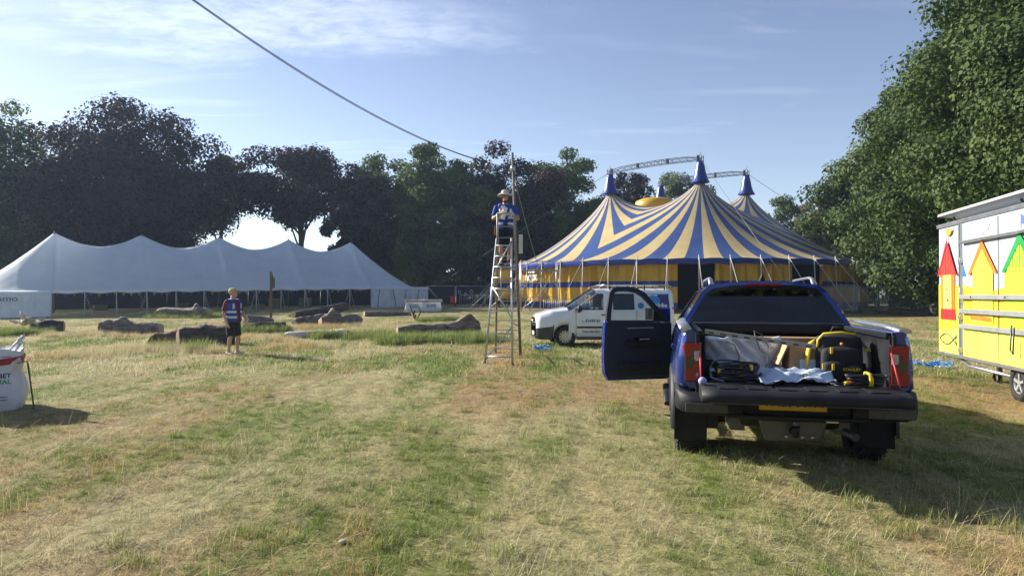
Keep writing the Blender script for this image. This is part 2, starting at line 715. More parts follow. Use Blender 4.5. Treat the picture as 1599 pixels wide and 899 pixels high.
def scatter_grass(name, pts, size, pick, coll, label, mixing=True):
    """points carry size, turn and kind; geometry nodes put a tuft on each"""
    me = bpy.data.meshes.new(name)
    me.from_pydata(pts.tolist(), [], [])
    n = len(pts)
    a = me.attributes.new('size', 'FLOAT', 'POINT')
    a.data.foreach_set('value', size.astype(np.float32))
    a = me.attributes.new('turn', 'FLOAT_VECTOR', 'POINT')
    rot = np.zeros((n, 3), np.float32)
    rot[:, 2] = RNG.uniform(0, 2 * PI, n)
    rot[:, :2] = RNG.normal(0, .12, (n, 2))
    a.data.foreach_set('vector', rot.ravel())
    a = me.attributes.new('pick', 'INT', 'POINT')
    a.data.foreach_set('value', pick.astype(np.int32))
    o = bpy.data.objects.new(name, me)
    COL.objects.link(o)
    tag(o, label, 'grass', kind='stuff')
    ng = bpy.data.node_groups.new(name, 'GeometryNodeTree')
    ng.interface.new_socket('Geometry', in_out='INPUT', socket_type='NodeSocketGeometry')
    ng.interface.new_socket('Geometry', in_out='OUTPUT', socket_type='NodeSocketGeometry')
    N, L = ng.nodes, ng.links
    gi, go = N.new('NodeGroupInput'), N.new('NodeGroupOutput')
    iop = N.new('GeometryNodeInstanceOnPoints')
    ci = N.new('GeometryNodeCollectionInfo')
    ci.inputs['Collection'].default_value = coll
    ci.inputs['Separate Children'].default_value = True
    ci.inputs['Reset Children'].default_value = True
    iop.inputs['Pick Instance'].default_value = True

    def named(nm, tp):
        q = N.new('GeometryNodeInputNamedAttribute')
        q.data_type = tp
        q.inputs['Name'].default_value = nm
        return q.outputs[0]
    L.new(gi.outputs[0], iop.inputs['Points'])
    L.new(ci.outputs[0], iop.inputs['Instance'])
    idx = named('pick', 'INT')
    if mixing:
        # the same patches as the ground's colour decide between dry and green tufts
        pos = N.new('GeometryNodeInputPosition')
        big = patch_noise_gn(N, L, pos.outputs[0], .55, 4, .6)
        cmp_ = N.new('FunctionNodeCompare')
        cmp_.data_type = 'FLOAT'
        cmp_.operation = 'GREATER_THAN'
        L.new(big, cmp_.inputs[0])
        cmp_.inputs[1].default_value = .50
        ma = N.new('ShaderNodeMath')
        ma.operation = 'MULTIPLY_ADD'
        L.new(cmp_.outputs[0], ma.inputs[0])
        ma.inputs[1].default_value = 4
        L.new(idx, ma.inputs[2])
        idx = ma.outputs[0]
    L.new(idx, iop.inputs['Instance Index'])
    e2r = N.new('FunctionNodeEulerToRotation')
    L.new(named('turn', 'FLOAT_VECTOR'), e2r.inputs[0])
    L.new(e2r.outputs[0], iop.inputs['Rotation'])
    L.new(named('size', 'FLOAT'), iop.inputs['Scale'])
    L.new(iop.outputs[0], go.inputs[0])
    md = o.modifiers.new('tufts', 'NODES')
    md.node_group = ng
    return o


def patch_noise_gn(N, L, pos, scale, detail, rough):
    r = N.new('ShaderNodeVectorRotate')
    r.rotation_type = 'Z_AXIS'
    r.inputs['Angle'].default_value = PATCH_ROT
    sc = N.new('ShaderNodeVectorMath')
    sc.operation = 'MULTIPLY'
    sc.inputs[1].default_value = PATCH_SCALE
    # Mapping (point) scales first, then rotates
    L.new(pos, sc.inputs[0])
    L.new(sc.outputs[0], r.inputs[0])
    n = N.new('ShaderNodeTexNoise')
    n.inputs['Scale'].default_value = scale
    n.inputs['Detail'].default_value = detail
    n.inputs['Roughness'].default_value = rough
    L.new(r.outputs[0], n.inputs['Vector'])
    return n.outputs[0]


NO_GRASS = []        # (x, y, radius): tyres and logs press the grass flat


def sample_strip(y0, y1, dens, side=1.0):
    """random points on the field between two distances, as wide as the view and a margin"""
    w = lambda y: .80 * y + 2.5
    wm = max(w(y0), w(y1))
    n = int(dens * (y1 - y0) * 2 * wm)
    P = RNG.uniform([-wm, y0], [wm, y1], (n, 2))
    P = P[np.abs(P[:, 0]) < .80 * P[:, 1] + 2.5]
    z = .5 * sstep(40, 62, P[:, 1])
    X, Y = P[:, 0], P[:, 1]
    b = .022 * np.sin(X * 1.9 + 1.3 * np.sin(Y * .9)) * np.sin(Y * 1.6 + .7 * np.sin(X * 1.1)) + .012 * np.sin(X * 5.1 + Y * 3.3) * np.sin(Y * 4.7 - X * 2.1)
    z = z + b * (sstep(1, 4, Y) - sstep(12, 40, Y))
    return np.column_stack([P, z])


def make_grass():
    blade = blade_material('grass_blade')
    near = tuft_set('near_tuft', blade, [straw_tuft(), straw_tuft(60, .14, (.06, .2)), straw_tuft(36, .1, (.04, .12)), straw_tuft(40, .16, (.08, .24), (.003, .005)),
                                         green_tuft(), green_tuft(60, .12, (.04, .13)), green_tuft(44, .1, (.03, .1)), straw_tuft(40, .13)])
    P = np.concatenate([sample_strip(2.2, 7, 125), sample_strip(7, 13, 70)])
    scatter_grass('meadow_grass', P, RNG.uniform(.28, .64, len(P)), RNG.integers(0, 4, len(P)), near, 'short dry and green grass in the foreground')
    stalk = tuft_set('stalk_tuft', blade_material('stalk_blade', .0), [straw_tuft(16, .2, (.14, .34), (.0028, .0045)), straw_tuft(12, .16, (.1, .28), (.0028, .0045)), straw_tuft(20, .24, (.12, .3), (.0025, .004))])
    P = np.concatenate([sample_strip(2.2, 7, 11), sample_strip(7, 13, 6)])
    scatter_grass('dry_stalks', P, RNG.uniform(.6, 1.1, len(P)), RNG.integers(0, 3, len(P)), stalk, 'long pale dry stalks lying over the foreground grass', False)
    clump = tuft_set('clump_tuft', blade_material('clump_blade', .75), [green_tuft(80, .13, (.06, .17), (.004, .007), .8), green_tuft(70, .1, (.05, .14), (.004, .007), .9)])
    P = np.concatenate([sample_strip(2.2, 7, 9), sample_strip(7, 13, 6)])
    keep = np.sin(P[:, 0] * 1.3 + P[:, 1] * .7) + np.sin(P[:, 0] * .6 - P[:, 1] * 1.5 + 2) + RNG.normal(0, .5, len(P)) > .6
    P = P[keep]
    scatter_grass('green_clumps', P, RNG.uniform(.5, 1.1, len(P)), RNG.integers(0, 2, len(P)), clump, 'dense green grass clumps in the foreground', False)
    far = tuft_set('far_tuft', blade, [straw_tuft(34, .3, (.05, .16), (.01, .018)), straw_tuft(40, .34, (.05, .2), (.009, .016)), straw_tuft(30, .26, (.04, .12), (.01, .018)), straw_tuft(30, .3, (.06, .22), (.008, .014)),
                                       green_tuft(38, .3, (.04, .13), (.01, .018)), green_tuft(40, .3, (.05, .16), (.01, .018)), green_tuft(34, .26, (.03, .1), (.01, .018)), straw_tuft(34, .3, (.05, .14), (.01, .016))])
    P = np.concatenate([sample_strip(13, 24, 14), sample_strip(24, 42, 5)])
    scatter_grass('distant_grass', P, RNG.uniform(.55, 1.1, len(P)), RNG.integers(0, 4, len(P)), far, 'short dry grass across the middle of the field')
    # long green grass left standing along the logs, and tall dry seed heads
    lushm = blade_material('long_grass_blade', .92)
    drym = blade_material('seed_grass_blade', .06)
    lush = tuft_set('long_tuft', lushm, [green_tuft(44, .22, (.2, .5), (.009, .016), .4), green_tuft(40, .2, (.15, .42), (.009, .016), .5)])
    seed = tuft_set('seed_tuft', drym, [green_tuft(34, .25, (.2, .5), (.007, .012), .45), green_tuft(30, .2, (.15, .4), (.007, .012), .55)])

    def belt(u0, v0, u1, v1, width, n):
        a, b = foot(u0, v0), foot(u1, v1)
        t = RNG.uniform(0, 1, n)
        off = RNG.normal(0, width * .45, n)
        d = (b - a).normalized()
        x = a.x + (b.x - a.x) * t - d.y * off + RNG.normal(0, .1, n)
        y = a.y + (b.y - a.y) * t + d.x * off + RNG.normal(0, .1, n)
        return np.column_stack([x, y, .5 * sstep(40, 62, y)])
    G = np.concatenate([belt(600, 537, 752, 533, .8, 520), belt(560, 526, 640, 532, 1.2, 160), belt(490, 529, 550, 527, .6, 150), belt(240, 495, 345, 495, 1.6, 340), belt(380, 520, 450, 518, .6, 120),
                        belt(0, 522, 45, 524, 1.0, 150), belt(655, 502, 715, 500, .7, 120), belt(735, 528, 775, 536, .6, 70), belt(455, 494, 470, 495, .5, 50), belt(250, 545, 330, 549, .5, 40)])
    scatter_grass('long_grass', G, RNG.uniform(.55, 1.1, len(G)), RNG.integers(0, 2, len(G)), lush, 'long green grass standing along the logs', False)
    G = np.concatenate([belt(60, 527, 160, 523, .9, 170), belt(90, 560, 240, 545, 1.2, 260), belt(230, 547, 345, 551, .6, 240), belt(385, 527, 450, 535, .8, 160), belt(455, 512, 600, 508, 1.2, 300),
                        belt(550, 520, 620, 512, 1.2, 180), belt(430, 540, 560, 545, 1.0, 90), belt(160, 525, 250, 527, .5, 80)])
    scatter_grass('seed_grass', G, RNG.uniform(.35, .75, len(G)), RNG.integers(0, 2, len(G)), seed, 'tan seeding grass in drifts between the logs', False)


make_grass()
# ---------------------------------------------------------------- trees
def leaf_material(name, dark, mid, light, trans=.3):
    m, N, L, P, out = newmat(name)
    at_ = N.new('ShaderNodeAttribute')
    at_.attribute_name = 'tone'
    sep = N.new('ShaderNodeSeparateColor')
    L.new(at_.outputs['Color'], sep.inputs[0])
    col = ramp(N, L, sep.outputs[0], [(0, dark), (.5, mid), (1, light)])
    L.new(col, P.inputs['Base Color'])
    P.inputs['Roughness'].default_value = .7
    P.inputs['Specular IOR Level'].default_value = .2
    tr = N.new('ShaderNodeBsdfTranslucent')
    L.new(col, tr.inputs[0])
    mx = N.new('ShaderNodeMixShader')
    mx.inputs[0].default_value = trans
    L.new(P.outputs[0], mx.inputs[1])
    L.new(tr.outputs[0], mx.inputs[2])
    L.new(mx.outputs[0], out.inputs[0])
    return m


LEAF = {'green': leaf_material('green_leaf', (.045, .075, .022), (.08, .125, .032), (.14, .19, .05), .38),
        'copper': leaf_material('copper_leaf', (.018, .014, .018), (.030, .019, .021), (.058, .030, .027), .2),
        'lime': leaf_material('lime_leaf', (.032, .060, .016), (.060, .100, .026), (.115, .15, .045), .22),
        'olive': leaf_material('olive_leaf', (.07, .075, .03), (.12, .12, .045), (.2, .18, .08)),
        'dry': leaf_material('dry_shrub_leaf', (.12, .10, .06), (.2, .17, .1), (.3, .25, .16))}
BARK = mat('tree_bark', (.075, .06, .048), .9, var=.4, scale=3, bump=.8, bscale=14, stretch=(1, 1, .25))


def leaves_mesh(name, C, Nn, size, tone, m, fold=.25):
    """one bent quad per leaf"""
    n = len(C)
    R = RNG.normal(0, 1, (n, 3))
    a = np.cross(Nn, R)
    a /= np.linalg.norm(a, axis=1)[:, None] + 1e-9
    b = np.cross(Nn, a)
    b /= np.linalg.norm(b, axis=1)[:, None] + 1e-9
    s = size[:, None]
    w = s * RNG.uniform(.32, .5, (n, 1))
    tip, root = C + a * s * .55, C - a * s * .5
    lf = C + b * w + Nn * s * fold * .5
    rt = C - b * w + Nn * s * fold * .5
    V = np.stack([root, rt, tip, lf], 1).reshape(-1, 3)
    me = bpy.data.meshes.new(name)
    me.vertices.add(4 * n)
    me.vertices.foreach_set('co', V.astype(np.float32).ravel())
    me.loops.add(4 * n)
    me.loops.foreach_set('vertex_index', np.arange(4 * n, dtype=np.int32))
    me.polygons.add(n)
    me.polygons.foreach_set('loop_start', np.arange(0, 4 * n, 4, dtype=np.int32))
    me.update(calc_edges=True)
    at_ = me.color_attributes.new('tone', 'FLOAT_COLOR', 'POINT')
    T = np.zeros((n, 4, 4), np.float32)
    T[..., 0] = tone[:, None]
    T[..., 3] = 1
    at_.data.foreach_set('color', T.ravel())
    me.materials.append(m)
    return me


def crown_clumps(R, H, z0, n, seed, openness=.0, lop=(0, 0)):
    """clump centres and radii for an uneven crown of radius R between z0 and z0 + H"""
    g = np.random.default_rng(seed)
    out = []
    ph = g.uniform(0, 2 * PI, 4)
    while len(out) < n:
        d = g.normal(0, 1, 3)
        d /= np.linalg.norm(d)
        q = g.uniform(.12, 1) ** (.45)
        t = math.atan2(d[1], d[0])
        bul = 1 + .12 * math.sin(2 * t + ph[0]) + .1 * math.sin(3 * t + ph[1]) + .1 * math.sin(4 * d[2] + ph[2])
        zz = d[2]
        p = np.array([d[0] * R * q * bul, d[1] * R * q * bul, z0 + H * (.45 + (.55 if zz > 0 else .45) * zz * q * (1 + .08 * math.sin(3 * t + ph[3])))])
        p[0] += lop[0] * (p[2] - z0) / H
        rc = R * g.uniform(.19, .33) * (1 - .22 * q)
        out.append((p, rc))
    return out


def make_tree(name, label, base, R, top, z0, leaf, n_leaves, lsize, seed, group, n_clumps=70, trunk_r=.35, flat=.75, tone_shift=0.):
    base = Vector(base)
    t = thing(name, label, 'tree', base, 0, group)
    g = np.random.default_rng(seed)
    H = top - z0
    cl = crown_clumps(R, H, z0, n_clumps, seed)
    # trunk and limbs
    mb = MB()
    lean = g.normal(0, .25, 2)
    tr_top = z0 + H * .55
    path = [Vector((lean[0] * k * k * .6 + .1 * math.sin(k * 5 + seed), lean[1] * k * k * .6, lerp(-.2, tr_top, k))) for k in np.linspace(0, 1, 8)]
    mb.tube(path, [trunk_r * (1.35 if i == 0 else 1.05 - .11 * i) for i in range(8)], 9)
    for k in range(14):
        p, rc = cl[g.integers(len(cl))]
        s0 = path[int(g.integers(3, 8))]
        e = Vector(p)
        mid = s0.lerp(e, .5) + Vector((g.normal(0, .3), g.normal(0, .3), .1 * R))
        q = mid.lerp(e, .5) + Vector((0, 0, .04 * R))
        r0 = trunk_r * g.uniform(.22, .42)
        mb.tube([s0 - Vector((0, 0, .2)), s0.lerp(mid, .55), mid, q, e], [r0, r0 * .8, r0 * .6, r0 * .4, r0 * .12], 6)
        for _ in range(3):
            e2 = Vector(cl[g.integers(len(cl))][0])
            if (e2 - mid).length < R * .9:
                mb.tube([mid, mid.lerp(e2, .5) + Vector((0, 0, .1)), e2], [r0 * .45, r0 * .3, r0 * .08], 5)
    mb.build('trunk', BARK, t)
    # leaves: on the skins of the clumps, thinner inside
    w = np.array([rc ** 2 for _, rc in cl])
    cnt = g.multinomial(n_leaves, w / w.sum())
    Cs, Ns, Ts = [], [], []
    for (p, rc), c in zip(cl, cnt):
        d = g.normal(0, 1, (c, 3))
        d /= np.linalg.norm(d, axis=1)[:, None]
        q = g.uniform(.35, 1.12, c)[:, None] ** .6
        wob = 1 + .22 * np.sin(d[:, :1] * 5 + p[0]) * np.sin(d[:, 1:2] * 4 + p[1])
        pos = p + d * rc * q * wob * np.array([1.15, 1.15, flat])
        Cs.append(pos)
        nn = d * 1.0 + g.normal(0, .45, (c, 3)) + np.array([0, 0, .3])
        Ns.append(nn / np.linalg.norm(nn, axis=1)[:, None])
        Ts.append(np.clip(g.normal(.45 + tone_shift, .13, c) + g.normal(0, .16), 0, 1))
    C, Nn, T = np.concatenate(Cs), np.concatenate(Ns), np.concatenate(Ts)
    me = leaves_mesh('crown', C, Nn, lsize * g.uniform(.6, 1.35, len(C)), T, LEAF[leaf])
    o = bpy.data.objects.new('crown', me)
    COL.objects.link(o)
    o.parent = t
    return t


def far_tree(u, half, v_top, y, leaf, seed, label, group, z0=3.0, n=11000, name=None, n_clumps=72, lsize=.5, **kw):
    c = at(u, HORIZON, y)
    top = at(u, v_top, y).z - .5
    R = half / F_PX * y
    g0 = ground_z(c.x, y)
    make_tree(name or ('copper_beech' if leaf == 'copper' else 'broadleaf_tree'), label, (c.x, y, g0), R, top - g0, z0, leaf, int(n * 4.0), lsize * .64, seed, group, int(n_clumps * 1.5), **kw)


FT = 'trees behind the tents'
far_tree(-30, 112, 118, 72, 'green', 1, 'tall green tree at the far left edge behind the white marquee', FT, 2.0, 12000)
far_tree(203, 138, 156, 76, 'copper', 26, 'huge dark copper beech rising behind the left half of the white marquee', FT, 2.0, 26000, n_clumps=120)
far_tree(345, 42, 240, 84, 'green', 3, 'slim green tree at the right flank of the huge copper beech', FT, 11.0, 4500, n_clumps=40)
far_tree(470, 92, 228, 82, 'copper', 4, 'spreading copper beech with bare lower trunk behind the marquee', FT, 10.2, 9000, n_clumps=55, trunk_r=.5)
far_tree(566, 50, 262, 78, 'copper', 44, 'low dark copper beech above the right end of the white marquee', FT, 3.0, 9000)
far_tree(600, 66, 230, 84, 'green', 5, 'light green tree between the copper beech and the darker green tree', FT, 3.0, 8000, tone_shift=.2)
far_tree(690, 84, 222, 80, 'green', 6, 'dense dark green tree left of the ladder', FT, 1.5, 15000, n_clumps=80)
far_tree(795, 86, 224, 83, 'copper', 7, 'copper beech directly behind the man on the ladder', FT, 1.5, 16000, n_clumps=80)
far_tree(880, 74, 230, 86, 'green', 8, 'bright topped green tree left of the big top', FT, 1.5, 12000, tone_shift=.15)
far_tree(985, 52, 262, 96, 'copper', 9, 'dark copper beech seen between the big top masts', FT, 2.0, 8000)
far_tree(1062, 58, 262, 100, 'green', 10, 'round green tree behind the front mast of the big top', FT, 2.0, 8000, tone_shift=.15)
far_tree(1222, 46, 303, 104, 'green', 12, 'small round dark tree right of the rear mast', FT, 1.0, 7000)
far_tree(1284, 40, 292, 98, 'olive', 13, 'brownish tree between the small round tree and the tall row', FT, 1.0, 6500)
far_tree(760, 60, 330, 96, 'green', 14, 'low tree filling the gap below the copper beech crowns', FT, .5, 6000)
far_tree(900, 70, 330, 100, 'green', 15, 'low tree low behind the left slope of the big top', FT, .5, 6000)
far_tree(640, 50, 340, 94, 'olive', 17, 'low olive tree behind the right end of the marquee', FT, .5, 5000)
far_tree(20, 70, 330, 84, 'green', 18, 'low leafy tree under the far left tall tree', FT, .5, 5000)
far_tree(1170, 60, 360, 108, 'green', 19, 'low tree behind the right slope of the big top', FT, .5, 5000)
far_tree(1270, 60, 355, 108, 'green', 20, 'low dark tree under the brownish tree', FT, .5, 5000)

RT = 'tall trees in a row at the right'
make_tree('broadleaf_tree', 'nearest tall leafy tree behind the food trailer, crown leaving the frame', (21.6, 25.5, 0), 5.9, 19.5, 1.2, 'lime', 200000, .165, 31, RT, 230, .45)
make_tree('broadleaf_tree', 'second leafy tree of the right row, beside the nearest one', (26.4, 35.5, 0), 6.0, 18.2, .8, 'lime', 130000, .19, 32, RT, 200, .45)
make_tree('broadleaf_tree', 'third leafy tree of the right row, overhanging the metal fence', (29.6, 46.5, .1), 6.0, 17.0, 1.2, 'lime', 72000, .25, 33, RT, 170, .42)
make_tree('broadleaf_tree', 'farthest leafy tree of the right row, touching the big top roof', (33.2, 57.5, .4), 6.2, 15.2, 1.5, 'lime', 52000, .28, 34, RT, 140, .4)
make_tree('broadleaf_tree', 'leafy tree standing behind the right row, filling its gaps', (40.0, 46.0, .1), 6.5, 17.0, .8, 'lime', 16000, .42, 35, RT, 80, .4)


def make_shrub(u, half, v_top, y, leaf, seed, label, n=2600, lsize=.3):
    c = at(u, HORIZON, y)
    g = np.random.default_rng(seed)
    z0 = ground_z(c.x, y)
    H, R = at(u, v_top, y).z - z0, half / F_PX * y
    t = thing('shrub', label, 'shrub', (c.x, y, z0), 0, 'shrubs along the far edge of the field')
    cl = crown_clumps(R, H, .0, 22, seed)
    mb = MB()
    for k in range(7):
        e = Vector(cl[k][0])
        mb.tube([(g.normal(0, .1), g.normal(0, .1), -.1), Vector((e.x * .3, e.y * .3, e.z * .5)), e], [.05, .035, .012], 5)
    mb.build('stem', BARK, t)
    Cs, Ns = [], []
    for p, rc in cl:
        d = g.normal(0, 1, (n // 22, 3))
        d /= np.linalg.norm(d, axis=1)[:, None]
        Cs.append(p + d * rc * 1.2 * g.uniform(.4, 1.1, (len(d), 1)))
        nn = d + g.normal(0, .6, d.shape)
        Ns.append(nn / np.linalg.norm(nn, axis=1)[:, None])
    C, Nn = np.concatenate(Cs), np.concatenate(Ns)
    C[:, 2] = np.maximum(C[:, 2], .05)
    me = leaves_mesh('crown', C, Nn, lsize * g.uniform(.6, 1.3, len(C)), np.clip(g.normal(.5, .22, len(C)), 0, 1), LEAF[leaf])
    o = bpy.data.objects.new('crown', me)
    COL.objects.link(o)
    o.parent = t


make_shrub(700, 22, 418, 78, 'olive', 51, 'rounded grey green shrub right of the marquee end')
make_shrub(728, 24, 424, 82, 'dry', 52, 'dry brown shrub above the dark fence screen')
make_shrub(762, 22, 428, 84, 'dry', 53, 'low dry shrub behind the ladder above the dark screen')
make_shrub(660, 18, 424, 80, 'dry', 54, 'small dry shrub at the marquee corner')
make_shrub(800, 26, 415, 84, 'green', 55, 'green shrub behind the wooden pole')
make_shrub(1430, 40, 432, 58, 'green', 56, 'dark shrub under the right row behind the metal fence')
make_shrub(1475, 30, 425, 52, 'green', 57, 'dark shrub just left of the trailer under the trees')
make_shrub(1360, 40, 425, 78, 'green', 58, 'shrub behind the right end of the big top')


def make_reflected_wood():
    """the wooded edge of the field on the viewer's side; the truck's windows mirror it"""
    g = np.random.default_rng(77)
    n = 26000
    x = g.uniform(-90, 90, n)
    top = 11 + 3 * np.sin(x * .13) + 2 * np.sin(x * .37 + 1)
    z = top * g.uniform(0, 1, n) ** .7
    y = -48 + g.normal(0, 2.5, n) * (1 - .4 * z / 14) + 2 * np.sin(x * .2)
    nn = g.normal(0, .6, (n, 3)) + np.array([0, .8, .3])
    nn /= np.linalg.norm(nn, axis=1)[:, None]
    me = leaves_mesh('reflected_wood', np.column_stack([x, y, z]), nn, g.uniform(.8, 1.5, n), np.clip(g.normal(.45, .2, n), 0, 1), LEAF['green'])
    o = bpy.data.objects.new('reflected_wood', me)
    COL.objects.link(o)
    tag(o, 'wooded edge of the field on the viewer\'s side', None, kind='stuff')


make_reflected_wood()  # out of view, added only for its dark reflection
# ---------------------------------------------------------------- white marquee
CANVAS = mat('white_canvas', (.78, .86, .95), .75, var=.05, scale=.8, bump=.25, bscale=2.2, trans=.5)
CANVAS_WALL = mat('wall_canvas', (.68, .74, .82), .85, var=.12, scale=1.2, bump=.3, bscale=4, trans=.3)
POLE_WHITE = mat('pale_pole', (.5, .5, .48), .5, var=.15)
DARK_CLOTH = mat('dim_interior_cloth', (.02, .022, .032), .9, var=.3, scale=2)
ROPE = mat('pale_rope', (.45, .44, .40), .8, var=.2)
GALV = mat('galvanised_steel', (.45, .46, .47), .38, metal=.85, var=.2, scale=14)
STEEL_DARK = mat('dark_steel', (.10, .10, .11), .45, metal=.6, var=.2)


def make_marquee():
    P0 = Vector((-34.4, 50.0, 0))
    ax = Vector((.837, .547, 0))
    nrm = Vector((.547, -.837, 0))                     # towards the camera
    D, W, E, NB = 5.75, 5.2, 5.5, 4
    L = NB * D
    t = thing('white_marquee', 'long white pole marquee with five peaks and an open front', 'marquee', P0)
    gz = lambda p: ground_z(p.x + P0.x, p.y + P0.y)

    def base(s, q):
        p = ax * s + nrm * q
        p.z = gz(p)
        return p

    def eave(s):
        return 1.78 + .05 * abs(math.cos(s / (D / 3) * PI))

    def ridge(s):
        k = s / D
        f = abs(k - round(k)) * 2
        return 6.05 - 1.0 * (1 - (1 - f) ** 1.75)

    def height(s, q):
        tq = abs(q) / W
        if s < 0 or s > L:
            e = (-s if s < 0 else s - L) / E
            rho = min(1, (tq ** 3 + e ** 3) ** (1 / 3)) if (tq < 1 and e < 1) else 1
            h = 1.78 + (6.05 - 1.78) * (1 - rho) ** 1.28
        else:
            h = eave(s) + (ridge(s) - eave(s)) * (1 - tq) ** 1.13
        k = s / D
        ds = abs(k - round(k)) * D
        env = (1 - tq) * tq * 4
        if 0 <= round(k) <= NB:
            h += .20 * math.exp(-(ds / .2) ** 2) * env - .06 * math.exp(-((ds - .5) / .25) ** 2) * env
        h += .075 * math.exp(-((abs(s / (D / 3) - round(s / (D / 3))) * D / 3) / .16) ** 2) * tq * env
        return h
    rows = []
    for s in np.linspace(-E, L + E, 190):
        r = []
        for q in np.linspace(-W, W, 49):
            p = base(s, q)
            p.z += height(s, q) + .012 * math.sin(s * 3.1 + q * 2) * math.sin(q * 4.3 + s)
            r.append(p)
        rows.append(r)
    roof = MB().grid(rows).build('canopy', CANVAS, t)
    # scalloped valance round the eave
    mb = MB()
    loop = [(s, W) for s in np.linspace(-E, L + E, 150)]
    rr_ = [[], []]
    for s, q in loop:
        p = base(s, q + .03)
        z = height(s, q)
        rr_[0].append(p + Vector((0, 0, z + .02)))
        rr_[1].append(p + Vector((0, 0, z - .17 - .04 * abs(math.sin(s / (D / 3) * PI)))))
    mb.grid(rr_)
    loop = [(L + E + .03, q) for q in np.linspace(-W, W, 40)]
    rr_ = [[], []]
    for s, q in loop:
        p = base(s, q)
        rr_[0].append(p + Vector((0, 0, 1.80)))
        rr_[1].append(p + Vector((0, 0, 1.60)))
    mb.grid(rr_)
    mb.build('valance', CANVAS, t)

    def wall(s0, q0, s1, q1, m=CANVAS_WALL, name='wall_panel', sagx=.05, top=1.72):
        n = 40
        a, b = [], []
        rows_ = []
        for i in range(9):
            k = i / 8
            row = []
            for j in range(n + 1):
                f = j / n
                s, q = lerp(s0, s1, f), lerp(q0, q1, f)
                p = base(s, q)
                fold = .045 * math.sin(f * n * .9 + 1.7 * math.sin(k * 3 + f * 9)) * (1 - .5 * k) + .06 * math.sin(f * 7 + k * 5) * math.sin(k * PI)
                p = p + (nrm if q0 == q1 else ax) * fold
                p.z += lerp(top, .02, k) - sagx * math.sin(f * PI) * (1 - k)
                row.append(p)
            rows_.append(row)
        return MB().grid(rows_).build(name, m, t)
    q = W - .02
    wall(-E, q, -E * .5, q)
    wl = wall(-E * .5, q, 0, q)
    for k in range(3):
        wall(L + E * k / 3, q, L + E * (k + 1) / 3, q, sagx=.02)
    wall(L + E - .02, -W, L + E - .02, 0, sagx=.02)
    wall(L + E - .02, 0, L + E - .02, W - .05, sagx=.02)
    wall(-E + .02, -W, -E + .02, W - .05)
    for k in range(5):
        wall(-E + (L + 2 * E) * k / 5, -W + .05, -E + (L + 2 * E) * (k + 1) / 5, -W + .05, DARK_CLOTH, 'dark_back_wall')  # near-black cloth paints in the gloom of the shaded interior
    # dark seams laced down the wall at the right end
    for k, lean in ((1, .1), (2, -.14), (3, .05), (4, .12)):
        s = L + E * (k - .4) / 4.4
        p, p2 = base(s, W + .09), base(s - lean * 2, W + .09)
        MB().tube([p + Vector((0, 0, 1.6)), p.lerp(p2, .5) + Vector((.0, 0, .85)), p2 + Vector((0, 0, .08))], .03, 5).build('wall_lacing', STEEL_DARK, t)
    # eave poles along the open front, each wound with a string of lights; the king poles within
    pole = None
    for i in range(0, NB * 3 + 1):
        p = base(i * D / 3, W - .06)
        mb = MB().tube([p, p + Vector((0, 0, 1.86))], .032, 6)
        mb.build('eave_pole', POLE_WHITE, t)
        p2 = base(i * D / 3, W + 1.25)
        MB().tube([p + Vector((0, 0, 1.84)), p2], .012, 4).build('guy_rope', ROPE, t)
        if i % 2:
            p3 = base(i * D / 3 + (.5 if i % 4 == 1 else -.4), W - .5)
            pts = []
            for k in range(50):
                f = k / 49
                c = p.lerp(p3, f) + Vector((0, 0, 1.7 * (1 - f)))
                pts.append(c + Vector((.06 * math.cos(k * .9), .06 * math.sin(k * .9), 0)))
            MB().tube(pts, .014, 4).build('fairy_light_string', POLE_WHITE, t)
    for k in range(NB + 1):
        p = base(k * D, 0)
        MB().tube([p, p + Vector((0, 0, 6.05))], .06, 8).build('king_pole', mat('king_pole_wood', (.22, .16, .1), .7), t)
        MB().tube([p + Vector((0, 0, 5.95)), p + Vector((0, 0, 6.15))], [.07, .01], 6).build('pole_spike', STEEL_DARK, t)
    for s, q, s2, q2 in ((L + E, W, L + E + 1.6, W + .5), (L + E, W, L + E + .6, W + 1.7), (L + E, -W, L + E + 1.6, -W), (L + E, 0, L + E + 1.8, 0), (-E, W, -E - .5, W + 1.6)):
        p, p2 = base(s, q), base(s2, q2)
        MB().tube([p + Vector((0, 0, 1.8)), p2], .016, 4).build('guy_rope', ROPE, t)
    # dark letters strung on the left wall
    text_part('lettering', 'umo', .5, mat('grey_lettering', (.10, .12, .15), .7), t, base(-E * .44, W + .16) + Vector((0, 0, 1.28)), (PI / 2, 0, math.atan2(ax.y, ax.x)), bold=.0, sx=1.3)
    # coloured bunting under the eave
    cols = [(.32, .04, .06), (.40, .33, .1), (.07, .08, .25), (.3, .3, .3), (.28, .06, .16)]
    fm = [mat('bunting_cloth_%d' % i, c, .8) for i, c in enumerate(cols)]
    bt = thing('bunting', 'row of small coloured flags under the marquee eave', 'bunting', P0)
    flags = {}
    for i in range(46):
        s = .3 + i * (L - .6) / 45
        p = base(s, W - .5)
        z = 1.62 - .10 * abs(math.sin(s / (D / 3) * PI))
        k = (i * 7 + i // 3) % 5
        a, b = p - ax * .10, p + ax * .10
        flag = MB().add([a + Vector((0, 0, z)), b + Vector((0, 0, z)), p + Vector((0, 0, z - .22)) + nrm * .03], [(0, 1, 2)])
        flag.build('flag', fm[k], bt, solid=.004)
    line = MB().tube([base(s, W - .5) + Vector((0, 0, 1.64 - .10 * abs(math.sin(s / (D / 3) * PI)))) for s in np.linspace(.1, L - .1, 60)], .008, 4)
    line.build('cord', ROPE, bt)
    # bales and stacked tables in the gloom inside
    bale = mat('straw_bale', (.16, .13, .07), .95, var=.3, scale=9, bump=.6)
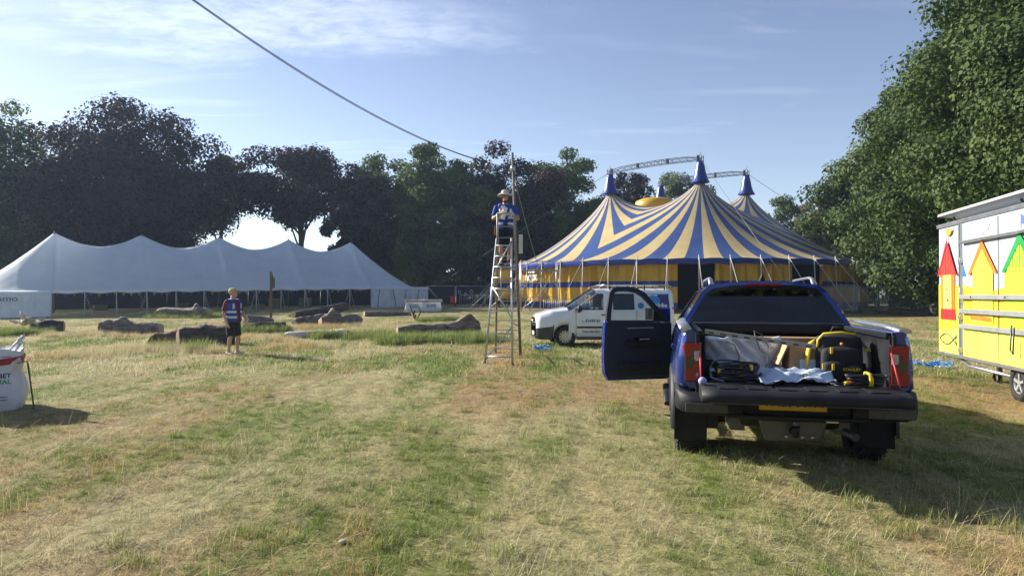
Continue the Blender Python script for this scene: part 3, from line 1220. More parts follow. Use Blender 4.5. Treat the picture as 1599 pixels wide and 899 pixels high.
    for i, (s, q, k) in enumerate(((14.2, 2.2, 1), (15.5, 2.4, 2), (18.2, 1.8, 2), (9.0, -2.4, 1), (3.0, -2.0, 1))):
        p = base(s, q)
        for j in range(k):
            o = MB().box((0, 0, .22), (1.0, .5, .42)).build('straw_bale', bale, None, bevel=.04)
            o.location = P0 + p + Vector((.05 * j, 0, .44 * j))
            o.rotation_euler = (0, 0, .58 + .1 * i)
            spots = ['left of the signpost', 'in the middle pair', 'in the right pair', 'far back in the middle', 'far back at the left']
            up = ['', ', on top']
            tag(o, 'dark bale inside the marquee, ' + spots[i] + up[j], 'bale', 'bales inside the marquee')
    return t


make_marquee()


# ---------------------------------------------------------------- striped big top
def stripe_material():
    m, N, L, P, out = newmat('striped_canvas')
    tc = N.new('ShaderNodeTexCoord')
    sep = N.new('ShaderNodeSeparateXYZ')
    L.new(tc.outputs['Object'], sep.inputs[0])

    def mt(op, a, b=None):
        n = N.new('ShaderNodeMath')
        n.operation = op
        for i, v in enumerate((a, b)):
            if v is None:
                continue
            if isinstance(v, (int, float)):
                n.inputs[i].default_value = v
            else:
                L.new(v, n.inputs[i])
        return n.outputs[0]
    a = MAST_A
    dx = mt('SUBTRACT', mt('ABSOLUTE', sep.outputs[0]), a)
    dy = mt('SUBTRACT', mt('ABSOLUTE', sep.outputs[1]), a)
    ang = mt('ARCTAN2', dy, dx)
    fr = mt('FRACT', mt('ADD', mt('MULTIPLY', ang, 22 / (2 * PI)), .25 + 22))
    st = mt('GREATER_THAN', fr, .5)
    nz = N.new('ShaderNodeTexNoise')
    nz.inputs['Scale'].default_value = .7
    nz.inputs['Detail'].default_value = 5
    L.new(tc.outputs['Object'], nz.inputs['Vector'])
    y_ = ramp(N, L, nz.outputs[0], [(.3, (.62, .47, .20)), (.7, (.72, .57, .28))])
    b_ = ramp(N, L, nz.outputs[0], [(.3, (.035, .075, .24)), (.7, (.055, .11, .31))])
    col = mixc(N, L, st, y_, b_)
    L.new(col, P.inputs['Base Color'])
    P.inputs['Roughness'].default_value = .5
    bp = N.new('ShaderNodeBump')
    bp.inputs['Strength'].default_value = .2
    L.new(nz.outputs[0], bp.inputs['Height'])
    L.new(bp.outputs[0], P.inputs['Normal'])
    tr = N.new('ShaderNodeBsdfTranslucent')
    L.new(col, tr.inputs[0])
    mx = N.new('ShaderNodeMixShader')
    mx.inputs[0].default_value = .2
    L.new(P.outputs[0], mx.inputs[1])
    L.new(tr.outputs[0], mx.inputs[2])
    L.new(mx.outputs[0], out.inputs[0])
    return m


MAST_A, BIG_R, EAVE_Z = 4.85, 17.3, 3.75
BLUE_PVC = mat('blue_pvc', (.012, .035, .24), .35, var=.15, scale=1.5, trans=.1)
YELLOW_PVC = mat('yellow_pvc', (.72, .45, .035), .42, var=.12, scale=1.0, bump=.2, bscale=3, trans=.28)
DOORWAY_DARK = mat('black_doorway', (.002, .002, .003), 1.0, var=.2, spec=.0)  # black sheet painted in for the unlit space behind open doorways


def make_big_top():
    c0 = Vector((16.6, 66.3, .5))
    yaw = math.radians(45 + 2)
    t = thing('big_top', 'blue and yellow striped circus big top with four blue capped masts', 'circus tent', c0, yaw)
    masts = [Vector((sx * MAST_A, sy * MAST_A, 0)) for sx, sy in ((1, 1), (-1, 1), (-1, -1), (1, -1))]
    TOP = 11.85

    def hgt(p):
        tot = 0
        for m in masts:
            d = Vector((p.x - m.x, p.y - m.y))
            r = d.length
            if r < 1e-4:
                g = 1
            else:
                u = d / r
                b = u.x * m.x + u.y * m.y
                reach = -b + math.sqrt(max(0, b * b - (m.x ** 2 + m.y ** 2) + BIG_R ** 2))
                g = .87 * max(0, 1 - r / reach) ** 1.48 + .13 * math.exp(-r / 1.5) * max(0, 1 - r / reach)
            tot += g ** 4
        return EAVE_Z + (TOP - .45 - EAVE_Z) * tot ** .25
    na, nr = 168, 64
    rows = []
    for i in range(nr + 1):
        r = BIG_R * (i / nr)
        row = []
        for k in range(na):
            a = 2 * PI * k / na
            p = Vector((r * math.cos(a), r * math.sin(a), 0))
            sc = .10 * (i / nr) ** 6 * (abs(math.cos(a * 24)) - .5)
            p.z = hgt(p) + sc - (.0 if i < nr else .02)
            row.append(p)
        rows.append(row)
    MB().grid(rows, closed=True).build('canopy', stripe_material(), t)
    # blue valance below the eave
    va = [[], [], []]
    for k in range(na):
        a = 2 * PI * k / na
        e = Vector((math.cos(a), math.sin(a), 0))
        z = EAVE_Z + .10 * (abs(math.cos(a * 24)) - .5)
        va[0].append(e * (BIG_R - .01) + Vector((0, 0, z + .04)))
        va[1].append(e * (BIG_R + .03) + Vector((0, 0, z - .16)))
        va[2].append(e * (BIG_R - .02 + .03 * math.sin(k * 2.3)) + Vector((0, 0, z - .40)))
    MB().grid(va, closed=True).build('valance', BLUE_PVC, t)
    # caps, masts, ring fittings
    cap_prof = [(.80, -.40), (.64, -.1), (.50, .4), (.40, .95), (.30, 1.35), (.25, 1.55), (.02, 1.6)]
    for m in masts:
        mb = MB()
        rows_ = []
        for r, z in cap_prof:
            row = []
            for k in range(28):
                a = 2 * PI * k / 28
                f = 1 + .07 * math.sin(k * 2.7 + z) * (1 if z < 1.5 else .4)
                row.append(m + Vector((r * f * math.cos(a), r * f * math.sin(a), TOP - .35 + z)))
            rows_.append(row)
        mb.grid(rows_, closed=True).build('mast_cap', BLUE_PVC, t)
        mb = MB()
        for sx, sy in ((1, 1), (1, -1), (-1, 1), (-1, -1)):
            mb.tube([m + Vector((sx * .22, sy * .22, 0)), m + Vector((sx * .2, sy * .2, TOP + 1.7))], .035, 5)
        for z in np.arange(.3, TOP + 1.6, .5):
            q = [m + Vector((sx * .21, sy * .21, z)) for sx, sy in ((1, 1), (-1, 1), (-1, -1), (1, -1))]
            for i in range(4):
                mb.tube([q[i], q[(i + 1) % 4] + Vector((0, 0, .5 if i % 2 else 0))], .018, 4)
        mb.build('mast', STEEL_DARK, t)
    # arched lattice girders joining the masts in pairs
    def girder(m0, m1):
        mb = MB()
        n = 26
        ch = {}
        side = (m1 - m0).cross(Vector((0, 0, 1))).normalized() * .28
        for key, dz, so in (('a', 0, 1), ('b', 0, -1), ('c', .38, 1), ('d', .38, -1)):
            ch[key] = []
            for i in range(n + 1):
                f = i / n
                ends = min(1, min(f, 1 - f) * 7)
                p = m0.lerp(m1, f) + side * so
                p.z = TOP + 1.27 + .14 * math.sin(f * PI) + (dz * (.55 + .45 * ends))
                ch[key].append(p)
            mb.tube(ch[key], .026, 5)
        for i in range(n + 1):
            for u, w in (('a', 'c'), ('b', 'd'), ('a', 'b'), ('c', 'd')):
                mb.tube([ch[u][i], ch[w][i]], .015, 4)
            if i < n:
                for u, w in (('a', 'c'), ('b', 'd')):
                    k = (i, i + 1) if i % 2 else (i + 1, i)
                    mb.tube([ch[u][k[0]], ch[w][k[1]]], .014, 4)
        mb.build('lattice_girder', mat('girder_steel', (.06, .07, .085), .6, metal=.2), t)
        for f in (.02, .33, .66, .98):
            p = m0.lerp(m1, f)
            p.z = TOP + 1.5 + .14 * math.sin(f * PI)
            MB().box(p, (.08, .4, .45), Matrix.Rotation(math.atan2((m1 - m0).y, (m1 - m0).x), 3, 'Z')).build('girder_bracket', STEEL_DARK, t)
    wpos = [(Matrix.Rotation(yaw, 3, 'Z') @ m + c0, m) for m in masts]
    wpos.sort(key=lambda q: q[0].y)
    front, back = wpos[0][1], wpos[3][1]
    left = min(wpos, key=lambda q: q[0].x)[1]
    right = max(wpos, key=lambda q: q[0].x)[1]
    girder(left, front)
    girder(back, right)
    # yellow cupola over the centre
    zc = hgt(Vector((0, 0, 0)))
    inv0 = Matrix.Rotation(-yaw, 3, 'Z')
    pr = [(1.9, -.8), (2.0, .1), (2.05, .25), (1.95, .85), (1.4, 1.1), (.3, 1.25), (.02, 1.27)]
    MB().lathe([(r, z + zc + .1) for r, z in pr], 28, Matrix.Translation(inv0 @ Vector((-2.2, .6, 0)))).build('cupola', YELLOW_PVC, t)
    # side wall in panels, some of them doorways
    R2 = BIG_R - .75
    inv = Matrix.Rotation(-yaw, 3, 'Z')

    def ang_of(u):
        """polar angle (tent frame) of the near wall at image column u"""
        kx = (u - 799.5) / F_PX
        A, B, C = kx * kx + 1, -2 * (kx * c0.x + c0.y), c0.x ** 2 + c0.y ** 2 - R2 ** 2
        disc = max(0, B * B - 4 * A * C)
        y = (-B - math.sqrt(disc)) / (2 * A)
        d = inv @ Vector((kx * y - c0.x, y - c0.y, 0))
        return math.atan2(d.y, d.x)
    zt = EAVE_Z - .05

    def wall_panel(a0, a1, kind, label=None):
        n = max(6, int((a1 - a0) * R2 / .07))
        bands = [(zt, zt - 1.55, YELLOW_PVC, 'wall_panel'), (zt - 1.55, zt - 2.0, BLUE_PVC, 'blue_band'), (zt - 2.0, .5, YELLOW_PVC, 'wall_panel'), (.5, .0, BLUE_PVC, 'blue_band')]
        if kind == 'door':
            bands = [(zt, .0, DOORWAY_DARK, 'doorway')]
        par = None
        for z1, z0, m, nm in bands:
            rows_ = []
            for k in range(7):
                z = lerp(z1, z0, k / 6)
                row = []
                for j in range(n + 1):
                    f = j / n
                    a = lerp(a0, a1, f)
                    r = R2 + (.0 if kind == 'door' else .13 * math.sin(a * 73 + 1.6 * math.sin(a * 31)) + .07 * math.sin(a * 131 + z + 2 * math.sin(a * 17)) + .05 * math.sin(a * 211)) - (.35 if kind == 'door' else 0)
                    row.append(Vector((r * math.cos(a), r * math.sin(a), z)))
                rows_.append(row)
            o = MB().grid(rows_).build(nm, m, t)
    a_l = ang_of(812)
    edges = [812, 868, 922, 988, 1058, 1117, 1236, 1286, 1345, 1392]
    kinds = ['w', 'w', 'w', 'w', 'door', 'w', 'door', 'w', 'w']
    A = [ang_of(u) for u in edges]
    for i in range(1, len(A)):
        while A[i] < A[i - 1]:
            A[i] += 2 * PI
    for i, k in enumerate(kinds):
        wall_panel(A[i], A[i + 1], k)
    rest0, rest1 = A[-1], A[0] + 2 * PI
    nb = 8
    for i in range(nb):
        wall_panel(lerp(rest0, rest1, i / nb), lerp(rest0, rest1, (i + 1) / nb), 'door' if i == nb - 1 else 'w')
    # side poles and guys, all round
    for k in range(48):
        a = 2 * PI * (k + .5) / 48
        e = Vector((math.cos(a), math.sin(a), 0))
        w = Matrix.Rotation(yaw, 3, 'Z') @ e
        if w.y > .35:
            continue
        MB().tube([e * (BIG_R + .22) + Vector((0, 0, -.05)), e * (BIG_R + .02) + Vector((0, 0, EAVE_Z + .3))], .04, 6).build('side_pole', POLE_WHITE, t)
        MB().tube([e * (BIG_R + .02) + Vector((0, 0, EAVE_Z + .1)), e * (BIG_R + 3.6) + Vector((0, 0, -.1))], .022, 5).build('guy_strap', ROPE, t)
        MB().tube([e * (BIG_R + 3.5) + Vector((0, 0, -.3)), e * (BIG_R + 3.7) + Vector((0, 0, .35))], .03, 6).build('ground_stake', STEEL_DARK, t)
    # mast stays
    for m in masts:
        e = Vector((m.x, m.y, 0)).normalized()
        MB().tube([m + Vector((0, 0, TOP + 1.4)), e * 27], .02, 4).build('mast_stay', STEEL_DARK, t)
    # white letters hung beside the entrance at the left
    aw = ang_of(838)
    e = Vector((math.cos(aw), math.sin(aw), 0)) * (R2 + .55)
    for s, z, sz in (('THE', zt - .5, .62), ('ROCK', zt - 1.15, .68)):
        text_part('lettering', s, sz, mat('white_letter', (.78, .78, .78), .5), t, e + Vector((0, 0, z)), (PI / 2, 0, aw + PI / 2), bold=.03, depth=.03)
    # blue lights on the band
    return t, c0


make_big_top()


def lattice_frame():
    """tubular entrance gantry at the left flank of the big top"""
    t = thing('scaffold_frame', 'tall silver tube scaffold frame in front of the yellow tent wall', 'scaffold', at(842, 480, 50.5) * 1.0)
    t.location.z = ground_z(0, 50.5)
    w, h, d = 2.75, 4.0, 1.4
    for x in (-w / 2, w / 2):
        for y in (0, d):
            MB().tube([(x, y, 0), (x, y, h)], .026, 6).build('upright', GALV, t)
    for z in (.15, 1.2, 2.3, 3.2, 3.9):
        for y in (0, d):
            MB().tube([(-w / 2, y, z), (w / 2, y, z)], .022, 6).build('rail', GALV, t)
        for x in (-w / 2, w / 2):
            MB().tube([(x, 0, z), (x, d, z)], .022, 6).build('rail', GALV, t)
    for x, k in ((-w / 2, 1), (w / 2, -1)):
        MB().tube([(x, -.02, .2), (x + k * w * .5, -.02, 2.3)], .02, 6).build('brace', GALV, t)
        MB().tube([(x, d, 2.3), (x + k * w, d, .2)], .02, 6).build('brace', GALV, t)
    MB().box((0, d / 2, 3.22), (w, d, .05)).build('deck', mat('blue_sheet', (.06, .16, .42), .5), t)
    t2 = thing('scaffold_frame', 'second silver scaffold frame left of the first, behind the ladder', 'scaffold', at(797, 480, 56))
    t2.location.z = ground_z(0, 56)
    w, h = 1.6, 4.0
    for x in (-w / 2, w / 2):
        for y in (0, 1.2):
            MB().tube([(x, y, 0), (x, y, h)], .026, 6).build('upright', GALV, t2)
    for z in (.2, 1.3, 2.3, 3.0, 3.8):
        MB().tube([(-w / 2, 0, z), (w / 2, 0, z)], .022, 6).build('rail', GALV, t2)
    for x in (-w / 2, w / 2):
        MB().tube([(x, 0, 2.4), (x - 2.6, -1.5, .0)], .02, 6).build('brace', GALV, t2)
    # yellow flap standing beside the doorway
    f = thing('canvas_flap', 'narrow yellow and blue canvas flap seen through the ladder', 'canvas', at(785, 480, 59))
    f.location.z = ground_z(0, 59)
    for z0, z1, m, nm, off in ((.75, 1.75, YELLOW_PVC, 'yellow_panel', .25), (1.75, 2.15, BLUE_PVC, 'blue_band', .1), (2.15, 3.4, YELLOW_PVC, 'yellow_panel', 0), (3.4, 3.75, BLUE_PVC, 'blue_band', 0)):
        rows = [[Vector((x + off * (1 if z == z0 else .3), .05 * math.sin(x * 6), z)) for x in np.linspace(-.75, .8, 14)] for z in (z0, z1)]
        MB().grid(rows).build(nm, m, f, solid=.01)
    MB().tube([(-.75, .03, 0), (-.75, .03, 3.8)], .03, 6).build('pole', GALV, f)
    MB().tube([(.82, .03, 0), (.82, .03, 3.8)], .03, 6).build('pole', GALV, f)


lattice_frame()


# ---------------------------------------------------------------- fences and barriers
def mesh_material(name, col, cover):
    m, N, L, P, out = newmat(name)
    P.inputs['Base Color'].default_value = (*col, 1)
    P.inputs['Roughness'].default_value = .5
    nz = N.new('ShaderNodeTexNoise')
    nz.inputs['Scale'].default_value = 2
    tr = N.new('ShaderNodeBsdfTransparent')
    mr = N.new('ShaderNodeMapRange')
    mr.inputs[3].default_value, mr.inputs[4].default_value = cover * .8, cover * 1.2
    L.new(nz.outputs[0], mr.inputs[0])
    mx = N.new('ShaderNodeMixShader')
    L.new(mr.outputs[0], mx.inputs[0])
    L.new(tr.outputs[0], mx.inputs[1])
    L.new(P.outputs[0], mx.inputs[2])
    L.new(mx.outputs[0], out.inputs[0])
    return m


WIRE_MESH = mesh_material('fence_wire_mesh', (.50, .51, .52), .30)
SCRIM = mat('dark_scrim', (.010, .012, .022), .85, var=.3, scale=2)


def fence_run(points, labels, group, infill, inf_name, h=2.0):
    for i in range(len(points) - 1):
        a, b = points[i], points[i + 1]
        d = b - a
        t = thing('fence_panel', labels[i], 'fence', a, math.atan2(d.y, d.x), group)
        w = Vector((d.x, d.y, 0)).length - .08
        MB().tube([(0.02, 0, .05), (.02, 0, h)], .032, 6).build('post', GALV, t)
        MB().tube([(w, 0, .05), (w, 0, h)], .032, 6).build('post', GALV, t)
        MB().tube([(.02, 0, h), (w, 0, h)], .028, 6).build('top_rail', GALV, t)
        MB().tube([(.02, 0, .12), (w, 0, .12)], .02, 6).build('bottom_rail', GALV, t)
        MB().add([(.03, .012, .13), (w - .01, .012, .13), (w - .01, .012, h - .02), (.03, .012, h - .02)], [(0, 1, 2, 3)]).build(inf_name, infill, t)
        MB().box((w + .02, 0, .06), (.22, .6, .12)).build('block_foot', mat('rubber_block', (.05, .05, .05), .9), t, bevel=.02)


pts = [at(u, HORIZON, y) for u, y in ((1296, 53.5), (1340, 49.5), (1386, 49.6), (1372, 56), (1424, 60), (1475, 62))]
for p in pts:
    p.z = ground_z(p.x, p.y)
run1 = [at(u, HORIZON, y) for u, y in ((1268, 52.5), (1342, 49.2), (1371, 51.0), (1388, 54.5), (1445, 56.5), (1500, 58))]
for p in run1:
    p.z = ground_z(p.x, p.y)
fence_run(run1, ['metal mesh fence panel just right of the pickup roof', 'narrow metal fence panel swung inwards beside the tent guys', 'metal fence panel at the corner, seen edge on', 'metal fence panel in front of the pale shrouded cone', 'last metal fence panel before the trailer'], 'temporary metal fence at the right', WIRE_MESH, 'wire_mesh')
run2 = [at(u, HORIZON, 66.5) for u in (664, 712, 766, 822)]
for p in run2:
    p.z = .5
fence_run(run2, ['dark screened fence panel touching the marquee corner', 'dark screened fence panel printed with pale rosettes', 'dark screened fence panel behind the ladder'], 'dark screened fence between the tents', SCRIM, 'dark_screen', 1.95)
PR = mat('pale_print', (.42, .42, .46), .8, var=.3)
panel = [o for o in bpy.data.objects if o.get('label') == 'dark screened fence panel printed with pale rosettes'][0]
for x, z, r in ((.35, 1.35, .2), (.95, 1.15, .17), (1.55, 1.4, .2), (2.1, 1.0, .12)):
    mb = MB()
    for k in range(8):
        a = 2 * PI * k / 8
        mb.lathe([(.05, 0), (.001, .003)], 8, Matrix.Translation((x + r * .75 * math.cos(a), -.03, z + r * .75 * math.sin(a))) @ Matrix.Rotation(PI / 2, 4, 'X'))
    mb.build('rosette_print', PR, panel)


def barrier(loc, rz, label):
    t = thing('crowd_barrier', label, 'barrier', loc, rz, 'low steel crowd barriers')
    w, h = 2.3, 1.1
    MB().tube([(0, 0, .1), (0, 0, h - .08), (.08, 0, h), (w - .08, 0, h), (w, 0, h - .08), (w, 0, .1)], .02, 6, cap=True).build('frame', GALV, t)
    MB().tube([(0, 0, .2), (w, 0, .2)], .016, 6).build('lower_rail', GALV, t)
    bar = None
    for k in range(1, 16):
        x = w * k / 16
        if bar is None:
            bar = MB().tube([(0, 0, .2), (0, 0, h)], .008, 5).build('bar', GALV, t)
            bar.location = (x, 0, 0)
        else:
            share(bar, t, (x, 0, 0))
    for x in (.25, w - .25):
        MB().tube([(x, -.3, 0), (x, -.2, .08), (x, .2, .08), (x, .3, 0)], .016, 5).build('foot', GALV, t)


for i, (u, y, lab) in enumerate(((718, 60, 'steel crowd barrier left of the ladder, next to the red chair'), (757, 60.3, 'steel crowd barrier directly behind the ladder'), (798, 60.5, 'steel crowd barrier right of the ladder by the canvas flap'),
                                 (849, 48.5, 'steel crowd barrier in front of the yellow tent wall'), (893, 47.5, 'steel crowd barrier behind the white van roof'))):
    p = at(u, HORIZON, y)
    p.z = ground_z(p.x, y)
    barrier(p, .03 * (i % 3 - 1), lab)
# ---------------------------------------------------------------- blue pickup truck
BLUE = mat('blue_car_paint', (.007, .032, .24), .25, metal=.45, var=.06, scale=2, coat=1.0)
BLACK_PL = mat('black_plastic', (.011, .012, .015), .55, spec=.3, var=.6, scale=5, bump=.12, bscale=160)
BLACK_GL = mat('gloss_black', (.008, .008, .009), .15, var=.1)
DARK_INT = mat('dark_interior', (.016, .018, .024), .7, var=.2)
RUBBER = mat('tyre_rubber', (.022, .021, .02), .85, var=.35, scale=9, bump=.3, bscale=60)
ALLOY = mat('alloy_rim', (.42, .43, .45), .35, metal=.9, var=.12)
SILVER = mat('silver_trim', (.50, .51, .53), .32, metal=.85, var=.1)
RED_LENS = mat('red_lens', (.28, .0, .006), .2, var=.08, scale=14, coat=.3)
SMOKE_LENS = mat('smoked_lens', (.012, .007, .009), .12, var=.2, coat=1)
CLEAR_LENS = mat('clear_lens', (.42, .40, .40), .1, var=.3, scale=30, coat=1)
YELLOW_PLATE = mat('yellow_plate', (.72, .42, .02), .45, var=.06)
INK = mat('black_ink', (.015, .015, .015), .6)
DARK_GLASS = glass_mat('privacy_glass', (.014, .017, .022))
CLEAR_GLASS = glass_mat('clear_glass', (.72, .78, .78))
MIRROR = mat('mirror_glass', (.85, .87, .88), .03, metal=1.0, var=.01)


def wheel_parts(t, loc, R, W, side, spokes=6, rim=ALLOY):
    """wheel with its axis along x; side = +1 faces right"""
    hub = thing_part('wheel', t, loc)
    M = Matrix.Rotation(PI / 2, 4, 'Y')
    h = W / 2
    prof = [(R * .62, -h * .8), (R * .70, -h), (R * .88, -h * 1.0), (R * .965, -h * .86), (R, -h * .62), (R, h * .62), (R * .965, h * .86), (R * .88, h), (R * .70, h), (R * .62, h * .8), (R * .6, 0), (R * .62, -h * .8)]
    o = MB().lathe(prof, 40, M).build('tyre', RUBBER, hub)
    mb = MB()
    n = 44
    for k in range(n):
        a = 2 * PI * k / n
        for s in (-1, 1):
            Rm = Matrix.Rotation(a, 3, 'X')
            mb.box(Rm @ Vector((s * h * .5, 0, R + .002)), (h * .75, R * .09, .018), Rm @ Matrix.Rotation(s * .35, 3, 'Z'))
    tr = mb.build('tread', RUBBER, hub)
    x = side * h * .55
    mb = MB()
    mb.lathe([(R * .61, -h * .75), (R * .60, -h * .5), (R * .56, h * .3), (R * .58, h * .6), (R * .62, h * .72)], 36, Matrix.Rotation(side * PI / 2, 4, 'Y'))
    for k in range(spokes):
        Rm = Matrix.Rotation(2 * PI * k / spokes, 3, 'X')
        mb.box(Rm @ Vector((x, 0, R * .34)), (.03, R * .15, R * .56), Rm)
    mb.lathe([(R * .17, h * .66), (R * .12, h * .72), (.001, h * .74)], 16, Matrix.Rotation(side * PI / 2, 4, 'Y'))
    mb.build('rim', rim, hub)
    MB().lathe([(R * .57, h * .1), (.001, h * .12)], 24, Matrix.Rotation(side * PI / 2, 4, 'Y')).build('brake_disc', STEEL_DARK, hub)
    return hub


def thing_part(name, parent, loc=(0, 0, 0), rot=(0, 0, 0)):
    o = bpy.data.objects.new(name, None)
    o.empty_display_size = .1
    COL.objects.link(o)
    o.parent = parent
    o.location = loc
    o.rotation_euler = rot
    return o


def loft_rows(stations, side):
    """stations: (yb, yt, profile of nine (x, z)); rows 5.. use yt"""
    return [[Vector((side * x, (yb if i < 5 else yt), z)) for i, (x, z) in enumerate(pr)] for yb, yt, pr in stations]


def densify(stations, step):
    out = []
    for (a, b) in zip(stations[:-1], stations[1:]):
        n = max(1, int(max(abs(b[0] - a[0]), abs(b[1] - a[1])) / step))
        for k in range(n):
            f = k / n
            out.append((lerp(a[0], b[0], f), lerp(a[1], b[1], f), [(lerp(p[0], q[0], f), lerp(p[1], q[1], f)) for p, q in zip(a[2], b[2])]))
    out.append(stations[-1])
    return out


def arch(stations, axle, rad, zc, flare=.03):
    out = []
    for yb, yt, pr in stations:
        d = abs(yb - axle)
        if d < rad:
            za = zc + math.sqrt(rad * rad - d * d)
            pr = list(pr)
            top = pr[3][1]
            z0 = pr[0][1]
            if za > z0:
                for i in range(3):
                    f = i / 3
                    x, z = pr[i]
                    pr[i] = (max(x, .90 * pr[2][0]) + flare, za + (top - za) * f * .9 if za < top else za)
        out.append((yb, yt, pr))
    return out


def cells(mb, rows, r0, r1):
    """faces of a loft between profile rows r0 and r1"""
    return mb.grid([[p for p in row[r0:r1 + 1]] for row in rows])


def make_truck():
    yaw = math.radians(-12.65)
    t = thing('pickup_truck', 'blue double cab pickup with lowered tailgate and open front door', 'pickup truck', (2.70, 6.91, -.075), yaw)
    t.scale = (1.055, 1, 1.03)
    cabp = [(.80, .46), (.90, .62), (.935, .85), (.93, 1.05), (.875, 1.245), (.635, 1.66), (.555, 1.728), (.32, 1.765), (0, 1.775)]
    hoodp = [(.80, .46), (.90, .62), (.94, .85), (.935, 1.0), (.89, 1.17), (.80, 1.21), (.65, 1.225), (.36, 1.24), (0, 1.245)]
    hood2 = [(.80, .44), (.90, .60), (.94, .82), (.93, .98), (.87, 1.11), (.78, 1.15), (.64, 1.165), (.36, 1.18), (0, 1.185)]
    nose = [(.74, .42), (.82, .58), (.85, .8), (.84, .95), (.80, 1.04), (.72, 1.07), (.6, 1.085), (.34, 1.095), (0, 1.1)]
    cab_sections = [(.50, .63, cabp), (.62, .74, cabp), (1.35, 1.38, cabp), (1.45, 1.46, cabp), (2.42, 1.98, cabp), (2.60, 2.06, cabp)]
    body = MB()
    glass = {}
    for sd in (-1, 1):
        for i in range(len(cab_sections) - 1):
            rows = loft_rows(densify([cab_sections[i], cab_sections[i + 1]], .12), sd)
            door_open = (sd == -1 and i == 3)
            if not door_open:
                cells(body, rows, 0, 4)
            if i in (1, 3):
                if not door_open:
                    glass[(sd, i)] = rows
            else:
                cells(body, rows, 4, 5)
            cells(body, rows, 5, 8)
        fr = densify([(2.70, 2.70, hoodp), (3.27, 3.27, hoodp), (3.9, 3.9, hood2), (4.12, 4.12, nose)], .05)
        fr = arch(fr, 3.27, .47, .39)
        rows = loft_rows(fr, sd)
        cells(body, rows, 0, 8)
        rows = loft_rows([(2.60, 2.60, cabp), (2.70, 2.70, hoodp)], sd)
        cells(body, rows, 0, 4)
        ws = loft_rows([(2.60, 2.06, cabp), (2.70, 2.70, hoodp)], sd)
        glass[(sd, 'w')] = ws
        # nose cap
        rows = loft_rows([(4.12, 4.12, nose), (4.17, 4.17, [(x * .9, .5 + (z - .5) * .85) for x, z in nose])], sd)
        cells(body, rows, 0, 8)
    body.build('cab_body', BLUE, t)
    # front face
    MB().box((0, 4.16, .78), (1.36, .06, .42)).build('grille', BLACK_PL, t, bevel=.02)
    MB().box((0, 4.16, .5), (1.5, .1, .18)).build('front_bumper', BLACK_PL, t, bevel=.03)
    for sd in (-1, 1):
        MB().box((sd * .66, 4.13, .92), (.28, .1, .18)).build('headlight', CLEAR_LENS, t, bevel=.02)
    for sd in (-1, 1):
        cells(MB(), [[p + Vector((-sd * .004, 0, 0)) for p in r] for r in glass[(sd, 1)]], 4, 5).build('rear_side_window', DARK_GLASS, t)
        if (sd, 3) in glass:
            cells(MB(), [[p + Vector((-sd * .004, 0, 0)) for p in r] for r in glass[(sd, 3)]], 4, 5).build('front_side_window', CLEAR_GLASS, t)
    mb = MB()
    for sd in (-1, 1):
        cells(mb, glass[(sd, 'w')], 4, 8)
    mb.build('windscreen', CLEAR_GLASS, t)
    # rear of the cab: painted surround, dark band and the rear window
    prs = [(x, z) for x, z in cabp[4:]]
    half = [(x, lerp(.50, .63, min(1, max(0, (z - 1.245) / .41))), z) for x, z in prs]
    outl = [Vector((-x, y, z)) for x, y, z in half] + [Vector((x, y, z)) for x, y, z in reversed(half[:-1])]
    cz = 1.47

    def shrink(k, kz, off):
        return [Vector((p.x * k, p.y + off, cz + (p.z - cz) * kz)) for p in outl]
    n = len(outl)
    a, b, c = shrink(1, 1, 0), shrink(.93, .88, -.004), shrink(.89, .74, -.006)
    mb = MB()
    mb.add(a + b, [(i, (i + 1) % n, n + (i + 1) % n, n + i) for i in range(n)])
    mb.build('rear_pillar_surround', BLUE, t)
    mb = MB()
    mb.add(b + c, [(i, (i + 1) % n, n + (i + 1) % n, n + i) for i in range(n)])
    mb.build('rear_window_seal', BLACK_GL, t)
    MB().add(c, [tuple(range(n))]).build('rear_window', DARK_GLASS, t)
    MB().box((0, .515, .98), (1.74, .02, .52)).build('cab_back_panel', BLUE, t)
    MB().box((0, .56, 1.735), (.36, .03, .022)).build('high_brake_light', RED_LENS, t)
    # seats, dashboard, steering wheel (right hand drive)
    MB().box((0, 1.6, .52), (1.55, 2.1, .06)).build('cab_floor', DARK_INT, t)
    for x in (-.42, .42):
        s = thing_part('front_seat', t, (x, 1.55, .55))
        MB().box((0, .25, .22), (.5, .5, .2)).build('cushion', DARK_INT, s, bevel=.04)
        MB().box((0, -.02, .55), (.5, .14, .62), Matrix.Rotation(.15, 3, 'X')).build('backrest', DARK_INT, s, bevel=.05)
        MB().box((0, -.1, .95), (.26, .09, .17)).build('headrest', DARK_INT, s, bevel=.03)
    s = thing_part('rear_bench', t, (0, .8, .55))
    MB().box((0, .2, .22), (1.4, .45, .2)).build('cushion', DARK_INT, s, bevel=.04)
    MB().box((0, -.05, .5), (1.4, .12, .5), Matrix.Rotation(.1, 3, 'X')).build('backrest', DARK_INT, s, bevel=.04)
    for x in (-.45, .45):
        MB().box((x, -.08, .84), (.25, .08, .14)).build('headrest', DARK_INT, s, bevel=.03)
    MB().box((0, 2.45, 1.02), (1.6, .5, .36)).build('dashboard', DARK_INT, t, bevel=.06)
    MB().lathe([(.19, -.012), (.205, 0), (.19, .012), (.175, 0), (.19, -.012)], 24, Matrix.Translation((.42, 2.1, 1.08)) @ Matrix.Rotation(-1.2, 4, 'X')).build('steering_wheel', BLACK_PL, t)
    # load bed
    bedp = [(.80, .50), (.905, .62), (.95, .85), (.945, 1.08), (.92, 1.255), (.89, 1.30), (.84, 1.315), (.79, 1.31), (.765, 1.27)]
